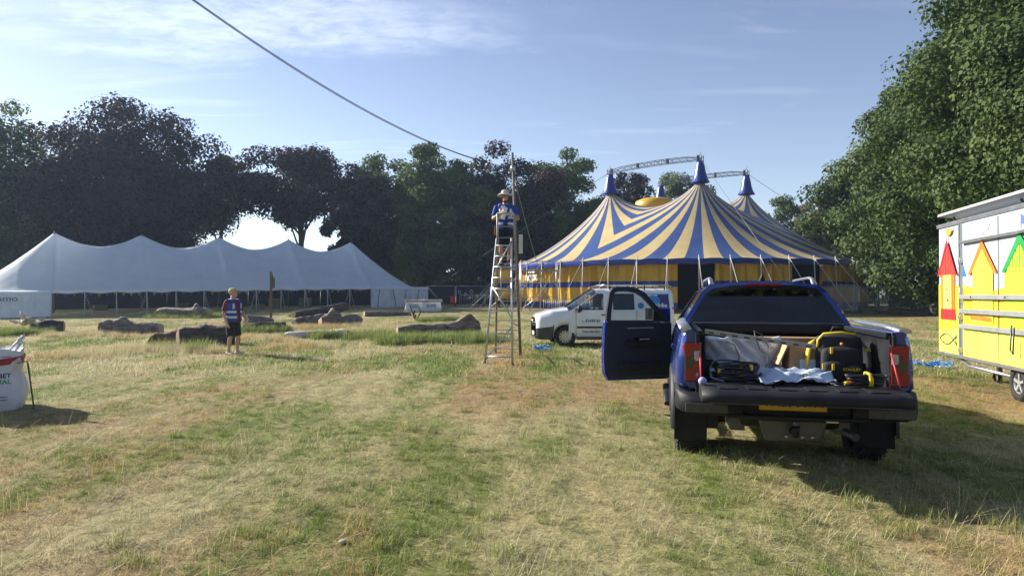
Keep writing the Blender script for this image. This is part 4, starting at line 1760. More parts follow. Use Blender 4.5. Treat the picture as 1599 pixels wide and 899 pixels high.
    tail = [(x - .075 if i < 5 else (x - .03 if i == 5 else x), max(z, .80 + .01 * i)) for i, (x, z) in enumerate(bedp)]
    for sd in (-1, 1):
        mb = MB()
        bed2 = [(x, max(z, .79 + .01 * i)) for i, (x, z) in enumerate(bedp)]
        st = densify([(-1.08, -1.08, tail), (-1.04, -1.04, [(lerp(p[0], q[0], .62), q[1]) for p, q in zip(tail, bed2)]), (-.93, -.93, bed2), (-.62, -.62, bed2), (-.56, -.56, bedp), (.49, .49, bedp)], .05)
        st = arch(st, 0, .47, .39, .02)
        rows = loft_rows(st, sd)
        cells(mb, rows, 0, 8)
        outer = [Vector((sd * x, -1.08, z)) for x, z in tail]
        inner = [Vector((sd * .755, -1.08, z)) for x, z in tail]
        mb.grid([outer, inner], False)
        outer = [Vector((sd * x, .49, z)) for x, z in bedp]
        inner = [Vector((sd * .755, .49, z)) for x, z in bedp]
        mb.grid([outer, inner], False)
        mb.build('bed_side', BLUE, t)
    ln = MB()
    for sd in (-1, 1):
        ln.box((sd * .752, -.30, 1.03), (.03, 1.56, .50))
        ln.box((sd * .66, 0, .90), (.18, .86, .18), taper=.9)
    ln.box((0, -.30, .79), (1.50, 1.56, .04))
    ln.box((0, .47, 1.03), (1.50, .03, .50))
    for k in range(9):
        ln.box((-.6 + k * .15, -.30, .815), (.06, 1.5, .018))
    ln.build('bed_liner', BLACK_PL, t)
    for sd in (-1, 1):
        MB().tube([(sd * .86, -1.06, 1.322), (sd * .865, -.6, 1.342), (sd * .865, .1, 1.346), (sd * .84, .46, 1.36)], [.05, .055, .055, .03], 10, flat=.45).build('bed_rail_cap', SILVER, t)
        MB().tube([(sd * .53, .72, 1.73), (sd * .53, .84, 1.80), (sd * .53, 1.0, 1.815), (sd * .53, 1.9, 1.80), (sd * .53, 2.02, 1.745)], [.028, .026, .024, .024, .028], 8, flat=.7).build('roof_rail', SILVER, t)
    # rolled cover at the front of the bed and its black side tracks
    MB().box((0, .38, 1.27), (1.5, .22, .12)).build('roller_cover_box', BLACK_PL, t, bevel=.03)
    for sd in (-1, 1):
        MB().box((sd * .735, -.36, 1.285), (.05, 1.4, .05)).build('cover_track', BLACK_PL, t, bevel=.01)
    MB().tube([(0, .75, 1.765), (0, .72, 1.80), (0, .66, 1.86)], [.045, .03, .006], 8).build('roof_aerial', BLACK_PL, t)
    # tailgate lowered flat, with inner skin, red stays and latch
    tg = MB()
    prof = [(-1.10, .80), (-1.10, .865), (-1.2, .872), (-1.52, .862), (-1.60, .842), (-1.62, .805), (-1.605, .765), (-1.5, .76), (-1.2, .765)]
    rows = [[Vector((x, y - (.03 * (1 - (x / .74) ** 2) if y < -1.4 else 0), z)) for y, z in prof + [prof[0]]] for x in np.linspace(-.755, .755, 13)]
    tg.grid(rows)
    tg.add([rows[0][i] for i in range(len(prof))], [tuple(range(len(prof)))])
    tg.add([rows[-1][i] for i in range(len(prof))], [tuple(range(len(prof)))])
    g = tg.build('tailgate', BLACK_PL, t)
    MB().box((0, -1.34, .752), (1.40, .40, .012)).build('outer_skin', BLUE, g)
    for k in range(6):
        MB().box((-.55 + k * .22, -1.33, .868), (.14, .38, .008)).build('tread_pad', BLACK_PL, g, bevel=.003)
    RED = mat('red_cord', (.55, .03, .05), .5)
    for sd in (-1, 1):
        MB().tube([(sd * .742, -1.07, 1.18), (sd * .745, -1.30, .885)], .0075, 6).build('tailgate_stay', RED, t)
        MB().box((sd * .765, -1.095, .98), (.03, .04, .62)).build('bed_end_seal', BLACK_PL, t, bevel=.008)
    MB().ell((-.735, -1.33, .90), (.035, .03, .035)).build('stay_knot', mat('lilac_tape', (.35, .35, .6), .6), t)
    # tail lights
    for sd in (-1, 1):
        L = thing_part('tail_light', t, (sd * .802, -1.085, 1.04))
        L.scale = (.84, 1, .88)
        MB().box((0, 0, 0), (.165, .05, .40)).build('housing', SMOKE_LENS, L, bevel=.02)
        out = sd
        C = [(-.078, .19), (.078, .19), (.078, .12), (.03, .115), (.005, .06), (-.035, .04), (-.03, .09), (-.078, .13)]
        q = lambda a, b, s_: Vector((-sd * a, s_, b))
        MB().prism([(-.078, .185), (.075, .185), (.075, .12), (-.005, .11), (-.03, .045), (-.065, .045), (-.078, .09)], q, -.022, -.034).build('red_lens', RED_LENS, L)
        MB().prism([(-.078, -.185), (.075, -.185), (.075, .0), (.03, -.0), (-.005, -.06), (-.078, -.08)], q, -.022, -.034).build('red_lens', RED_LENS, L)
        MB().prism([(.012, .105), (.072, .112), (.072, .01), (.03, .01), (.012, .03)], q, -.022, -.031).build('clear_lens', CLEAR_LENS, L)
        MB().prism([(.015, -.07), (.055, -.07), (.055, -.15), (.015, -.15)], q, -.034, -.038).build('reflector', SMOKE_LENS, L)
        MB().box((sd * .098, .045, 0), (.02, .07, .34), Matrix.Rotation(-sd * .55, 3, 'Z')).build('side_lens', RED_LENS, L, bevel=.004)
    # rear bumper with corner steps, plate and tow bar
    prof = [(-.98, .60), (-1.12, .585), (-1.24, .60), (-1.265, .66), (-1.26, .74), (-1.22, .775), (-1.02, .78)]
    bumper = MB().box((0, -1.08, .665), (.90, .22, .20)).build('rear_bumper', BLACK_PL, t, bevel=.03)
    for sd in (-1, 1):
        bm_ = MB()
        rows = []
        for x, off, up_ in ((.42, .0, 0), (.62, .0, 0), (.82, .03, .0), (.91, .09, .01), (.945, .2, .02)):
            rows.append([Vector((sd * x, min(-.80 if x > .9 else -.95, y + off), z + up_ * 2)) for y, z in prof])
        bm_.grid(rows)
        bm_.add(rows[-1], [tuple(range(len(prof)))])
        bm_.add(rows[0], [tuple(range(len(prof)))])
        bm_.build('bumper_corner', BLACK_PL, bumper)
        MB().box((sd * .915, -.80, .70), (.05, .42, .20)).build('bumper_return', BLACK_PL, bumper, bevel=.02)
    MB().box((0, -1.2, .60), (1.1, .1, .03)).build('bumper_lip', BLACK_PL, bumper, bevel=.01)
    for sd in (-1, 1):
        MB().box((sd * .70, -1.272, .665), (.34, .012, .075)).build('step_pad', mat('worn_black_plastic', (.07, .065, .06), .6, var=.3, scale=20), bumper, bevel=.005)
    pl = MB().box((-.02, -1.198, .712), (.52, .012, .11)).build('number_plate', YELLOW_PLATE, t, bevel=.004)
    text_part('plate_characters', 'YN23 XVA', .088, INK, pl, (-.02, -1.2062, .718), (PI / 2, 0, 0), bold=.002, sx=1.12)
    MB().box((0, -1.05, .47), (.44, .06, .19), taper=1.25).build('tow_plate', STEEL_DARK, t, bevel=.02)
    MB().tube([(0, -1.06, .47), (0, -1.20, .46), (0, -1.22, .53)], .03, 8).build('tow_ball_neck', BLACK_PL, t)
    MB().ell((0, -1.22, .555), (.028, .028, .028)).build('tow_ball', STEEL_DARK, t)
    for x in (.075, -.05, .15):
        MB().lathe([(.016, 0), (.014, .012), (.001, .014)], 8, Matrix.Translation((x, -1.085, .42)) @ Matrix.Rotation(PI / 2, 4, 'X')).build('bolt', ALLOY, t)
    MB().box((.27, -1.24, .585), (.09, .012, .02)).build('tag_plate', SILVER, t)
    # underside
    for sd in (-1, 1):
        MB().box((sd * .42, 1.3, .50), (.12, 4.4, .16)).build('chassis_rail', STEEL_DARK, t)
        MB().tube([(sd * .99, .62, .40), (sd * 1.0, 2.3, .40)], .05, 8, flat=.5).build('side_step', BLACK_PL, t)
        for y in (.8, 2.1):
            MB().tube([(sd * .45, y, .48), (sd * .97, y, .40)], .025, 6).build('step_bracket', STEEL_DARK, t)
        MB().box((sd * .80, -.47, .46), (.30, .02, .46)).build('mud_flap', BLACK_PL, t, bevel=.006)
        # plastic flares round the arches
        for ya in (0, 3.27):
            rows = []
            for k in range(25):
                an = lerp(-.10, PI + .10, k / 24)
                rows.append([Vector((sd * x, ya + rr_ * math.cos(an), .39 + rr_ * math.sin(an))) for x, rr_ in ((.86, .455), (.975, .455), (.985, .475), (.972, .53), (.94, .54))])
            MB().grid(rows).build('arch_flare', BLACK_PL, t)
            rows = []
            for k in range(17):
                an = lerp(-.1, PI + .1, k / 16)
                rows.append([Vector((sd * x, ya + .46 * math.cos(an), .39 + .46 * math.sin(an))) for x in (.55, .93)])
            MB().grid(rows).build('wheel_housing', DARK_INT, t)
    MB().tube([(-.75, 0, .39), (.75, 0, .39)], .06, 10).build('rear_axle', STEEL_DARK, t)
    MB().ell((0, 0, .39), (.15, .16, .15)).build('differential', STEEL_DARK, t)
    MB().box((0, -.75, .56), (.8, .42, .2)).build('spare_wheel_carrier', BLACK_PL, t, bevel=.05)
    MB().tube([(.35, -.2, .5), (.4, -.8, .46), (.5, -1.02, .42)], .035, 8).build('exhaust', STEEL_DARK, t)
    for sd in (-1, 1):
        for y in (0, 3.27):
            wheel_parts(t, (sd * .81, y, .385), .392, .255, sd)
    # open front passenger door
    a_open = math.radians(68)
    d = thing_part('door', t, (-.925, 2.36, 0))
    fw, rt = Vector((0, -1, 0)), Vector((-1, 0, 0))
    ad = fw * math.cos(a_open) + rt * math.sin(a_open)          # hinge to rear edge
    nd = Vector((ad.y, -ad.x, 0))
    if nd.y < 0:
        nd = -nd                                                # outer side of the open door faces forwards
    fn = lambda a, z, s: ad * (a * .87) + nd * s + Vector((0, 0, z))
    lower = [(0, .52), (.06, .47), (1.03, .46), (1.09, .56), (1.105, .80), (1.09, 1.10), (1.075, 1.27), (0, 1.24)]
    MB().prism(lower, fn, .035, .095).build('outer_panel', BLUE, d, bevel=.012)
    MB().prism([(a * .97 + .01, .50 + (z - .46) * .955) for a, z in lower], fn, -.02, .034).build('inner_trim', mat('navy_door_trim', (.009, .013, .032), .6, var=.2), d, bevel=.02)
    MB().prism([(1.03, .47), (1.085, .57), (1.10, .80), (1.085, 1.10), (1.07, 1.26), (1.04, 1.26), (1.055, .8), (1.02, .5)], fn, -.012, .0345).build('door_edge', BLUE, d)
    # window frame
    fr = [(.98, 1.255), (1.055, 1.27), (1.035, 1.45), (.995, 1.66), (.95, 1.715), (.88, 1.73), (.70, 1.735), (.56, 1.715), (.44, 1.66), (.22, 1.45), (.02, 1.255), (.15, 1.255)]
    inn = [(.965, 1.28), (.98, 1.285), (.965, 1.45), (.935, 1.62), (.915, 1.655), (.87, 1.67), (.71, 1.67), (.585, 1.65), (.485, 1.60), (.30, 1.43), (.165, 1.28), (.20, 1.275)]
    mb = MB()
    m_ = len(fr)
    for s in (.0, .06):
        mb.add([fn(a, z, s) for a, z in fr] + [fn(a, z, s) for a, z in inn], [(i, (i + 1) % m_, m_ + (i + 1) % m_, m_ + i) for i in range(m_)])
    for ol in (fr, inn):
        mb.add([fn(a, z, 0) for a, z in ol] + [fn(a, z, .06) for a, z in ol], [(i, (i + 1) % m_, m_ + (i + 1) % m_, m_ + i) for i in range(m_)])
    mb.build('window_frame', mat('door_frame_black', (.012, .014, .024), .4), d)
    MB().add([fn(a, z, .03) for a, z in inn], [tuple(range(m_))]).build('window_pane', CLEAR_GLASS, d)
    MB().prism([(.165, 1.28), (.17, 1.33), (.29, 1.42), (.30, 1.28)], fn, .02, .04).build('quarter_panel', BLACK_PL, d)
    MB().prism([(.14, .92), (.70, .90), (.78, .96), (.76, 1.0), (.2, .98)], fn, -.075, -.02).build('armrest', BLACK_PL, d, bevel=.015)
    MB().prism([(.36, 1.0), (.62, 1.0), (.62, 1.045), (.42, 1.055), (.36, 1.04)], fn, -.032, -.02).build('handle_recess', BLACK_GL, d)
    MB().prism([(.38, 1.012), (.54, 1.012), (.54, 1.032), (.38, 1.036)], fn, -.045, -.032).build('inner_handle', SILVER, d, bevel=.004)
    MB().prism([(.3, 1.17), (.72, 1.165), (.74, 1.18), (.32, 1.187)], fn, -.03, -.02).build('trim_strip', SILVER, d, bevel=.003)
    MB().prism([(.2, .60), (.85, .58), (.85, .72), (.2, .72)], fn, -.07, -.02).build('door_pocket', BLACK_PL, d, bevel=.02)
    mir = thing_part('wing_mirror', d, fn(.17, 1.36, .20))
    ymir = math.atan2(ad.y, ad.x)
    MB().box((.06, 0, 0), (.27, .10, .19), Matrix.Rotation(ymir, 3, 'Z')).build('housing', BLUE, mir, bevel=.03)
    MB().box(-nd * .056 + ad * .06, (.235, .006, .16), Matrix.Rotation(ymir, 3, 'Z')).build('mirror_glass', MIRROR, mir, bevel=.002)
    # other mirror
    mir = thing_part('wing_mirror', t, (1.05, 2.35, 1.33))
    MB().box((0, 0, 0), (.27, .1, .19)).build('housing', BLUE, mir, bevel=.03)
    MB().box((0, -.056, 0), (.235, .006, .16)).build('mirror_glass', MIRROR, mir)
    # handles on closed doors
    for sd, y in ((-1, 1.02), (1, 1.02), (1, 1.75)):
        MB().box((sd * .942, y, 1.03), (.03, .2, .035)).build('door_handle', BLUE, t, bevel=.01)
    return t


TRUCK = make_truck()


# ---------------------------------------------------------------- load in the bed (placed in the truck's own frame)
def on_truck(p, z=0):
    M = Matrix.Translation(TRUCK.location) @ Matrix.Rotation(TRUCK.rotation_euler.z, 4, 'Z')
    return M @ Vector((p[0] * 1.055, p[1], p[2] * 1.03))


TRZ = TRUCK.rotation_euler.z


def load():
    FLOOR = .826
    foil = mat('silver_bubble_foil', (.78, .81, .86), .3, metal=.25, var=.2, scale=3, bump=.9, bscale=7)
    sheet = mat('pale_blue_plastic', (.56, .66, .78), .35, var=.12, scale=4, bump=.5, bscale=8, trans=.2)
    # big foil-wrapped board on its long edge along the left of the bed
    t = thing('foil_wrapped_panel', 'large silver foil wrapped board standing at the left of the truck bed', 'packaging', on_truck((-.32, -.25, FLOOR)), TRZ)
    rows = []
    for i in range(15):
        f = i / 14
        row = []
        for j in range(27):
            g = j / 26
            x = lerp(-.36, .36, g)
            row.append(Vector((x, .03 * math.sin(g * 9 + f * 4) * .4 - .12 * f + .012 * math.sin(g * 31 + f * 17), lerp(0, .40 + .012 * math.sin(g * 21), f))))
        rows.append(row)
    MB().grid(rows).build('foil_sheet', foil, t, solid=.03)
    MB().box((-.05, -.16, .05), (.55, .2, .09)).build('flat_carton', mat('white_card', (.66, .72, .80), .6), t, bevel=.01)
    # slotted metal channel lying across
    bar = thing('metal_channel', 'long grey slotted metal channel lying slantwise across the truck bed', 'metal bar', on_truck((0, 0, 0)), TRZ)
    a, b = Vector((-.72, -.78, 1.345)), Vector((.235, -.86, 1.222))
    dd = (b - a).normalized()
    R = dd.to_track_quat('X', 'Z').to_matrix()
    Ln = (b - a).length
    c = (a + b) / 2
    al = mat('aluminium_channel', (.36, .37, .37), .4, metal=.7, var=.2)
    MB().box(c, (Ln, .06, .008), R).build('web', al, bar)
    MB().box(c + R @ Vector((0, -.03, -.018)), (Ln, .006, .036), R).build('flange', al, bar)
    MB().box(c + R @ Vector((0, .03, -.018)), (Ln, .006, .036), R).build('flange', al, bar)
    slot = None
    for k in range(9):
        p = c + R @ Vector((-Ln / 2 + .06 + k * (Ln - .12) / 8, -.0345, -.02))
        if slot is None:
            slot = MB().box((0, 0, 0), (.05, .002, .012), R).build('slot', INK, bar)
            slot.location = p
        else:
            share(slot, bar, p)
    # cardboard boxes
    card = mat('brown_cardboard', (.30, .19, .10), .85, var=.15, scale=9, bump=.15)
    label_m = mat('pale_label', (.55, .62, .74), .6)
    t = thing('cardboard_box', 'open brown cardboard box with raised flap beside the backpack', 'box', on_truck((.21, -.42, FLOOR)), TRZ + .08)
    for p, s in (((0, -.15, .17), (.34, .008, .32)), ((0, .15, .17), (.34, .008, .32)), ((-.17, 0, .17), (.008, .292, .32)), ((.17, 0, .17), (.008, .292, .32)), ((0, 0, .006), (.32, .29, .008))):
        MB().box(p, s).build('side_panel', card, t)
    MB().box((-.23, -.02, .25), (.012, .28, .2), Matrix.Rotation(.42, 3, 'Y')).build('flap', mat('light_cardboard', (.46, .31, .17), .85), t)
    MB().box((.02, -.1565, .13), (.2, .003, .17)).build('shipping_label', label_m, t)
    t = thing('cardboard_box', 'long brown carton at the front of the truck bed under the roller cover', 'box', on_truck((.12, .12, FLOOR)), TRZ)
    MB().box((0, 0, .2), (.9, .22, .36)).build('carton_body', card, t, bevel=.008)
    MB().box((0, -.112, .22), (.9, .003, .05)).build('tape', mat('packing_tape', (.34, .24, .14), .4), t)
    # big coil of black cable
    cab = mat('black_cable', (.014, .014, .015), .4, var=.2)
    t = thing('cable_coil', 'large coil of black cable with yellow ties at the left of the tailgate', 'cable coil', on_truck((-.44, -.98, FLOOR + .05)), TRZ)
    g = np.random.default_rng(5)
    for k in range(11):
        pts = []
        rx, ry = .19 + g.normal(0, .012), .165 + g.normal(0, .012)
        ph = g.uniform(0, 6)
        for i in range(37):
            an = 2 * PI * i / 36
            pts.append((rx * math.cos(an) + .01 * math.sin(3 * an + ph), ry * math.sin(an), .012 + k * .0145 + .008 * math.sin(2 * an + ph)))
        MB().tube(pts, .0085, 6, cap=False).build('cable_turn', cab, t)
    tie = mat('yellow_tie', (.75, .55, .03), .5)
    for an in (-2.5, -.9, -1.75, 1.2):
        MB().box((.185 * math.cos(an), .165 * math.sin(an), .085 if an != -.9 else .13), (.03, .026, .05 if an < 0 else .15), Matrix.Rotation(an, 3, 'Z')).build('cable_tie', tie if an != -1.75 else cab, t, bevel=.006)
    MB().tube([(-.19, .02, .16), (-.23, -.05, .1), (-.22, -.12, .03), (-.12, -.2, .01)], .008, 6).build('loose_end', mat('grey_cable', (.2, .22, .28), .5), t)
    # wire loops hanging over the foil
    t = thing('wire_loop', 'thin black wire looping up over the foil wrapped board', 'wire', on_truck((0, 0, 0)), TRZ)
    MB().tube([(-.22, -.8, .90), (-.17, -.82, 1.05), (-.16, -.80, 1.2), (-.22, -.8, 1.31), (-.285, -.82, 1.34), (-.27, -.84, 1.26), (-.23, -.82, 1.16), (-.18, -.8, 1.13)], .005, 6).build('loop', mat('grey_wire', (.13, .13, .13), .4), t)
    MB().tube([(-.5, -.38, 1.21), (-.42, -.43, 1.18), (-.38, -.45, 1.08), (-.38, -.45, .98)], .005, 6).build('strand', cab, t)
    # plastic sheeting spilling out
    t = thing('plastic_sheet', 'crumpled pale blue plastic sheet spread over the tailgate', 'plastic sheet', on_truck((-.06, -1.03, FLOOR + .045)), TRZ)
    rows = []
    for i in range(19):
        f = i / 18
        row = []
        for j in range(33):
            q = j / 32
            x = lerp(-.24, .42, q)
            y = lerp(.26, -.36 + .3 * q, f)
            z = .05 * (1 - f) + .032 * math.sin(q * 13 + 3 * f) * math.sin(f * 9 + q * 4) + .03 * math.exp(-((q - .35) / .12) ** 2) + .008 * math.sin(q * 47 + f * 39) + .035
            row.append(Vector((x, y, max(.004, z))))
        rows.append(row)
    MB().grid(rows).build('sheet', sheet, t, solid=.003)
    t = thing('paper_bag', 'folded pale blue paper lying in front of the open cardboard box', 'paper', on_truck((.06, -.70, FLOOR + .03)), TRZ + .3)
    rows = [[Vector((x, y, .035 + .06 * math.exp(-((x - .02) / .12) ** 2) * (1 - abs(y) / .16) + .012 * math.sin(x * 30 + y * 21))) for x in np.linspace(-.22, .2, 22)] for y in np.linspace(-.14, .14, 12)]
    MB().grid(rows).build('paper_fold', mat('blue_white_paper', (.60, .70, .84), .7, bump=.3, bscale=9), t, solid=.003)
    # backpack
    t = thing('tool_backpack', 'black tool backpack with yellow trim standing upright in the truck bed', 'backpack', on_truck((.465, -.62, FLOOR + .005)), TRZ - .06)
    cloth = mat('black_cordura', (.016, .016, .018), .8, var=.3, scale=14, bump=.35, bscale=90)
    yel = mat('yellow_trim', (.72, .52, .02), .5, var=.1)

    def pillow(w, d_, h, c, name, m, n=5.0):
        rows_ = []
        for i in range(13):
            v = -1 + 2 * i / 12
            row = []
            kz = (1 - abs(v) ** n) ** (1 / n) if abs(v) < 1 else 0.02
            for j in range(28):
                a_ = 2 * PI * j / 28
                ca, sa = math.cos(a_), math.sin(a_)
                e = .55
                x = w / 2 * kz * math.copysign(abs(ca) ** e, ca)
                y = d_ / 2 * kz * math.copysign(abs(sa) ** e, sa)
                row.append(Vector((c[0] + x, c[1] + y, c[2] + v * h / 2)))
            rows_.append(row)
        return MB().grid(rows_, closed=True).build(name, m, t)
    pillow(.40, .22, .46, (0, .05, .235), 'main_bag', cloth)
    pillow(.35, .12, .34, (.005, -.08, .18), 'front_pocket', cloth)
    pillow(.18, .09, .2, (-.07, -.15, .115), 'small_pocket', cloth)
    pillow(.15, .07, .17, (.1, -.15, .1), 'small_pocket', cloth)
    MB().tube([(-.19, -.02, .33), (-.185, -.03, .40), (-.14, -.04, .455), (.0, -.045, .47), (.13, -.04, .455)], .012, 6).build('yellow_piping', yel, t)
    MB().tube([(-.06, .08, .46), (-.04, .07, .51), (.04, .07, .51), (.06, .08, .46)], .012, 6).build('top_handle', cloth, t)
    MB().tube([(-.2, .06, .39), (-.245, .02, .36), (-.27, -.02, .28), (-.285, -.04, .15)], [.018, .026, .026, .016], 8, flat=.6).build('shoulder_strap', yel, t)
    MB().tube([(.2, .06, .38), (.25, .02, .3), (.255, -.02, .18), (.22, -.03, .05)], [.018, .024, .024, .016], 8, flat=.6).build('shoulder_strap', mat('grey_strap', (.2, .2, .2), .6), t)
    MB().box((.235, .0, .31), (.05, .04, .025)).build('strap_buckle', yel, t)
    for p in ((-.09, -.147, .31), (-.155, -.13, .16), (-.085, -.2, .165)):
        MB().box(p, (.024, .015, .06)).build('zip_puller', yel, t, bevel=.004)
    MB().ell((.0, -.12, .37), (.016, .014, .014)).build('toggle', mat('orange_toggle', (.7, .3, .03), .5), t)
    text_part('lettering', 'STANLEY', .036, yel, t, (.07, -.192, .145), (PI / 2, 0, 0), bold=.001)
    # small cable bundle and connectors at the right of the tailgate
    t = thing('cable_bundle', 'small black cable bundle wrapped with yellow tape at the right of the tailgate', 'cable bundle', on_truck((.53, -1.2, .885)), TRZ)
    for k in range(7):
        pts = [(.13 * math.cos(an) * (1 + .04 * k % 3), .055 * math.sin(an) + .006 * (k % 3), .018 + .011 * k + .006 * math.sin(3 * an + k)) for an in np.linspace(0, 2 * PI, 25)]
        MB().tube(pts, .009, 6, cap=False).build('cable_turn', cab, t)
    for x, w_ in ((.02, .035),):
        MB().tube([(x, -.07, .0), (x, -.075, .06), (x - .01, -.05, .105), (x - .01, .05, .105), (x, .075, .06), (x, .07, 0)], .018, 6, flat=.5).build('tape_band', tie, t)
    t = thing('cable_connector', 'red and yellow cable connector lying beside the small cable bundle', 'connector', on_truck((.37, -1.24, .89)), TRZ + .4)
    MB().tube([(-.11, .02, .012), (-.06, 0, .014), (-.01, 0, .014)], .007, 6).build('cord', cab, t)
    MB().tube([(-.01, 0, .014), (.03, 0, .016)], .015, 8).build('yellow_sleeve', tie, t)
    MB().tube([(.03, 0, .016), (.075, 0, .014)], [.017, .012], 8).build('red_plug', mat('red_plug', (.6, .05, .04), .4), t)
    t = thing('thin_cable', 'thin dark cable snaking between the sheet and the backpack', 'cable', on_truck((0, 0, 0)), TRZ)
    MB().tube([(-.1, -1.05, .96), (.05, -1.0, .955), (.16, -.98, .95), (.25, -1.05, .925), (.33, -1.18, .905), (.38, -1.24, .905)], .006, 6).build('strand', cab, t)
    for p in ((.12, -.985, .96), (.17, -.99, .955)):
        MB().box(p, (.02, .02, .02)).build('tie', tie, t, bevel=.004)


load()
# ---------------------------------------------------------------- white panel van
WHITE = mat('white_car_paint', (.70, .72, .74), .3, var=.05, scale=2, coat=.8)
GREY_PL = mat('grey_bumper_plastic', (.055, .058, .062), .6, var=.15)
NAVY = mat('navy_vinyl', (.02, .02, .14), .35)
SKY_V = mat('blue_vinyl', (.02, .20, .50), .35)
TEAL = mat('teal_ink', (.03, .22, .34), .5)


def make_van():
    th = math.radians(95)
    a = foot(882, 541)
    t = thing('panel_van', 'white panel van with roof rack and blue lettering behind the open truck door', 'van')
    # front left wheel stands at a; the origin is the middle of the front axle
    left = Matrix.Rotation(th, 3, 'Z') @ Vector((-.80, 0, 0))
    t.location = a - left
    t.rotation_euler = (0, 0, th)
    P_nose = [(.55, .26), (.64, .38), (.68, .56), (.66, .72), (.58, .84), (.48, .87), (.36, .885), (.2, .895), (0, .90)]
    P_n2 = [(.70, .22), (.80, .38), (.835, .58), (.82, .79), (.73, .95), (.62, .985), (.46, 1.005), (.25, 1.015), (0, 1.02)]
    P_h = [(.80, .22), (.875, .38), (.90, .63), (.885, .88), (.81, 1.06), (.70, 1.10), (.5, 1.12), (.25, 1.13), (0, 1.135)]
    P_c = [(.82, .22), (.885, .38), (.915, .65), (.905, .9), (.865, 1.10), (.76, 1.16), (.56, 1.19), (.28, 1.205), (0, 1.21)]
    P_s = [(.82, .22), (.885, .38), (.915, .7), (.908, .95), (.88, 1.13), (.735, 1.63), (.66, 1.735), (.36, 1.785), (0, 1.80)]
    P_r = [(.82, .24), (.885, .4), (.91, .7), (.90, .95), (.875, 1.13), (.76, 1.63), (.69, 1.74), (.38, 1.79), (0, 1.80)]
    P_e = [(.80, .26), (.86, .42), (.88, .7), (.87, .95), (.85, 1.13), (.74, 1.62), (.67, 1.72), (.36, 1.77), (0, 1.78)]
    S = [(.88, .88, P_nose), (.78, .78, P_n2), (.40, .40, P_h), (-.10, -.10, P_c)]
    cabs = [(-.18, -.98, P_s), (-.30, -1.02, P_s), (-1.20, -1.22, P_s), (-1.30, -1.32, P_s), (-1.50, -1.50, P_r), (-2.18, -2.18, P_r), (-3.30, -3.30, P_r), (-3.43, -3.43, P_e)]
    body = MB()
    bump = MB()
    wins = {}
    for sd in (-1, 1):
        fr = arch(densify(S, .05), 0, .36, .31, .01)
        rows = loft_rows(fr, sd)
        front = [r for r in rows if r[0].y > .33]
        rest = [r for r in rows if r[0].y <= .38]
        cells(bump, front, 0, 2)
        cells(body, front, 2, 8)
        cells(body, rest, 0, 8)
        wins[(sd, 'ws')] = loft_rows([(-.10, -.10, P_c), (-.18, -.98, P_s)], sd)
        cells(body, loft_rows([(-.10, -.10, P_c), (-.18, -.18, P_s)], sd), 0, 4)
        for i in range(len(cabs) - 1):
            st = arch(densify([cabs[i], cabs[i + 1]], .08), -2.70, .36, .31, .01)
            rows = loft_rows(st, sd)
            cells(body, rows, 0, 4)
            if i in (1, 4):
                wins[(sd, i)] = rows
            else:
                cells(body, rows, 4, 5)
            cells(body, rows, 5, 8)
        rows = loft_rows([(-3.43, -3.43, P_e), (-3.46, -3.46, [(x * .93, .35 + (z - .35) * .96) for x, z in P_e])], sd)
        cells(body, rows, 0, 8)
        rows = [[Vector((sd * x * .93, -3.46, .35 + (z - .35) * .96)) for x, z in P_e], [Vector((0, -3.46, .35 + (z - .35) * .96)) for x, z in P_e]]
        cells(body, rows, 0, 8)
    body.build('body_shell', WHITE, t)
    bump.build('front_bumper', GREY_PL, t)
    mb = MB()
    for sd in (-1, 1):
        cells(mb, wins[(sd, 'ws')], 4, 8)
    mb.build('windscreen', CLEAR_GLASS, t)
    for sd in (-1, 1):
        for i, nm, m in ((1, 'front_window', CLEAR_GLASS), (4, 'side_window', DARK_GLASS)):
            rows = wins[(sd, i)]
            w = [[r[4].lerp(r[5], .06), r[4].lerp(r[5], .94)] for r in rows]
            MB().grid(w).build(nm, m, t)
            mb = MB()
            mb.grid([[r[4], r[4].lerp(r[5], .065)] for r in rows])
            mb.grid([[r[4].lerp(r[5], .935), r[5]] for r in rows])
            mb.build('window_surround', BLACK_PL, t)
    # nose: grille bars, badge, headlights
    fx = lambda x: .88 - .35 * (abs(x) / .7) ** 2.2
    for z in (.66, .74, .82):
        MB().tube([(x, fx(x) + .012, z) for x in np.linspace(-.46, .46, 13)], .018, 6, flat=.6).build('grille_bar', SILVER if z == .74 else BLACK_PL, t)
    MB().lathe([(.07, 0), (.065, .02), (.001, .025)], 18, Matrix.Translation((0, .90, .76)) @ Matrix.Rotation(-PI / 2, 4, 'X')).build('badge', SILVER, t)
    for sd in (-1, 1):
        rows = []
        for k in range(7):
            f = k / 6
            y = lerp(.80, .42, f)
            x0 = sd * (lerp(.60, .862, f ** .6))
            rows.append([Vector((x0 + sd * .012, y + .02, lerp(.70, .82, f))), Vector((x0 - sd * .01, y + .012, lerp(.80, .90, f))), Vector((x0 - sd * .055, y, lerp(.86, .965, f)))])
        MB().grid(rows).build('headlight', CLEAR_LENS, t, solid=.02)
        MB().box((sd * .62, .80, .42), (.16, .05, .09)).build('fog_lamp', BLACK_GL, t, bevel=.02)
    MB().box((0, .885, .40), (.52, .02, .11)).build('number_plate', mat('white_plate', (.7, .7, .7), .5), t)
    MB().box((0, .86, .29), (1.2, .06, .1)).build('lower_intake', BLACK_GL, t, bevel=.02)
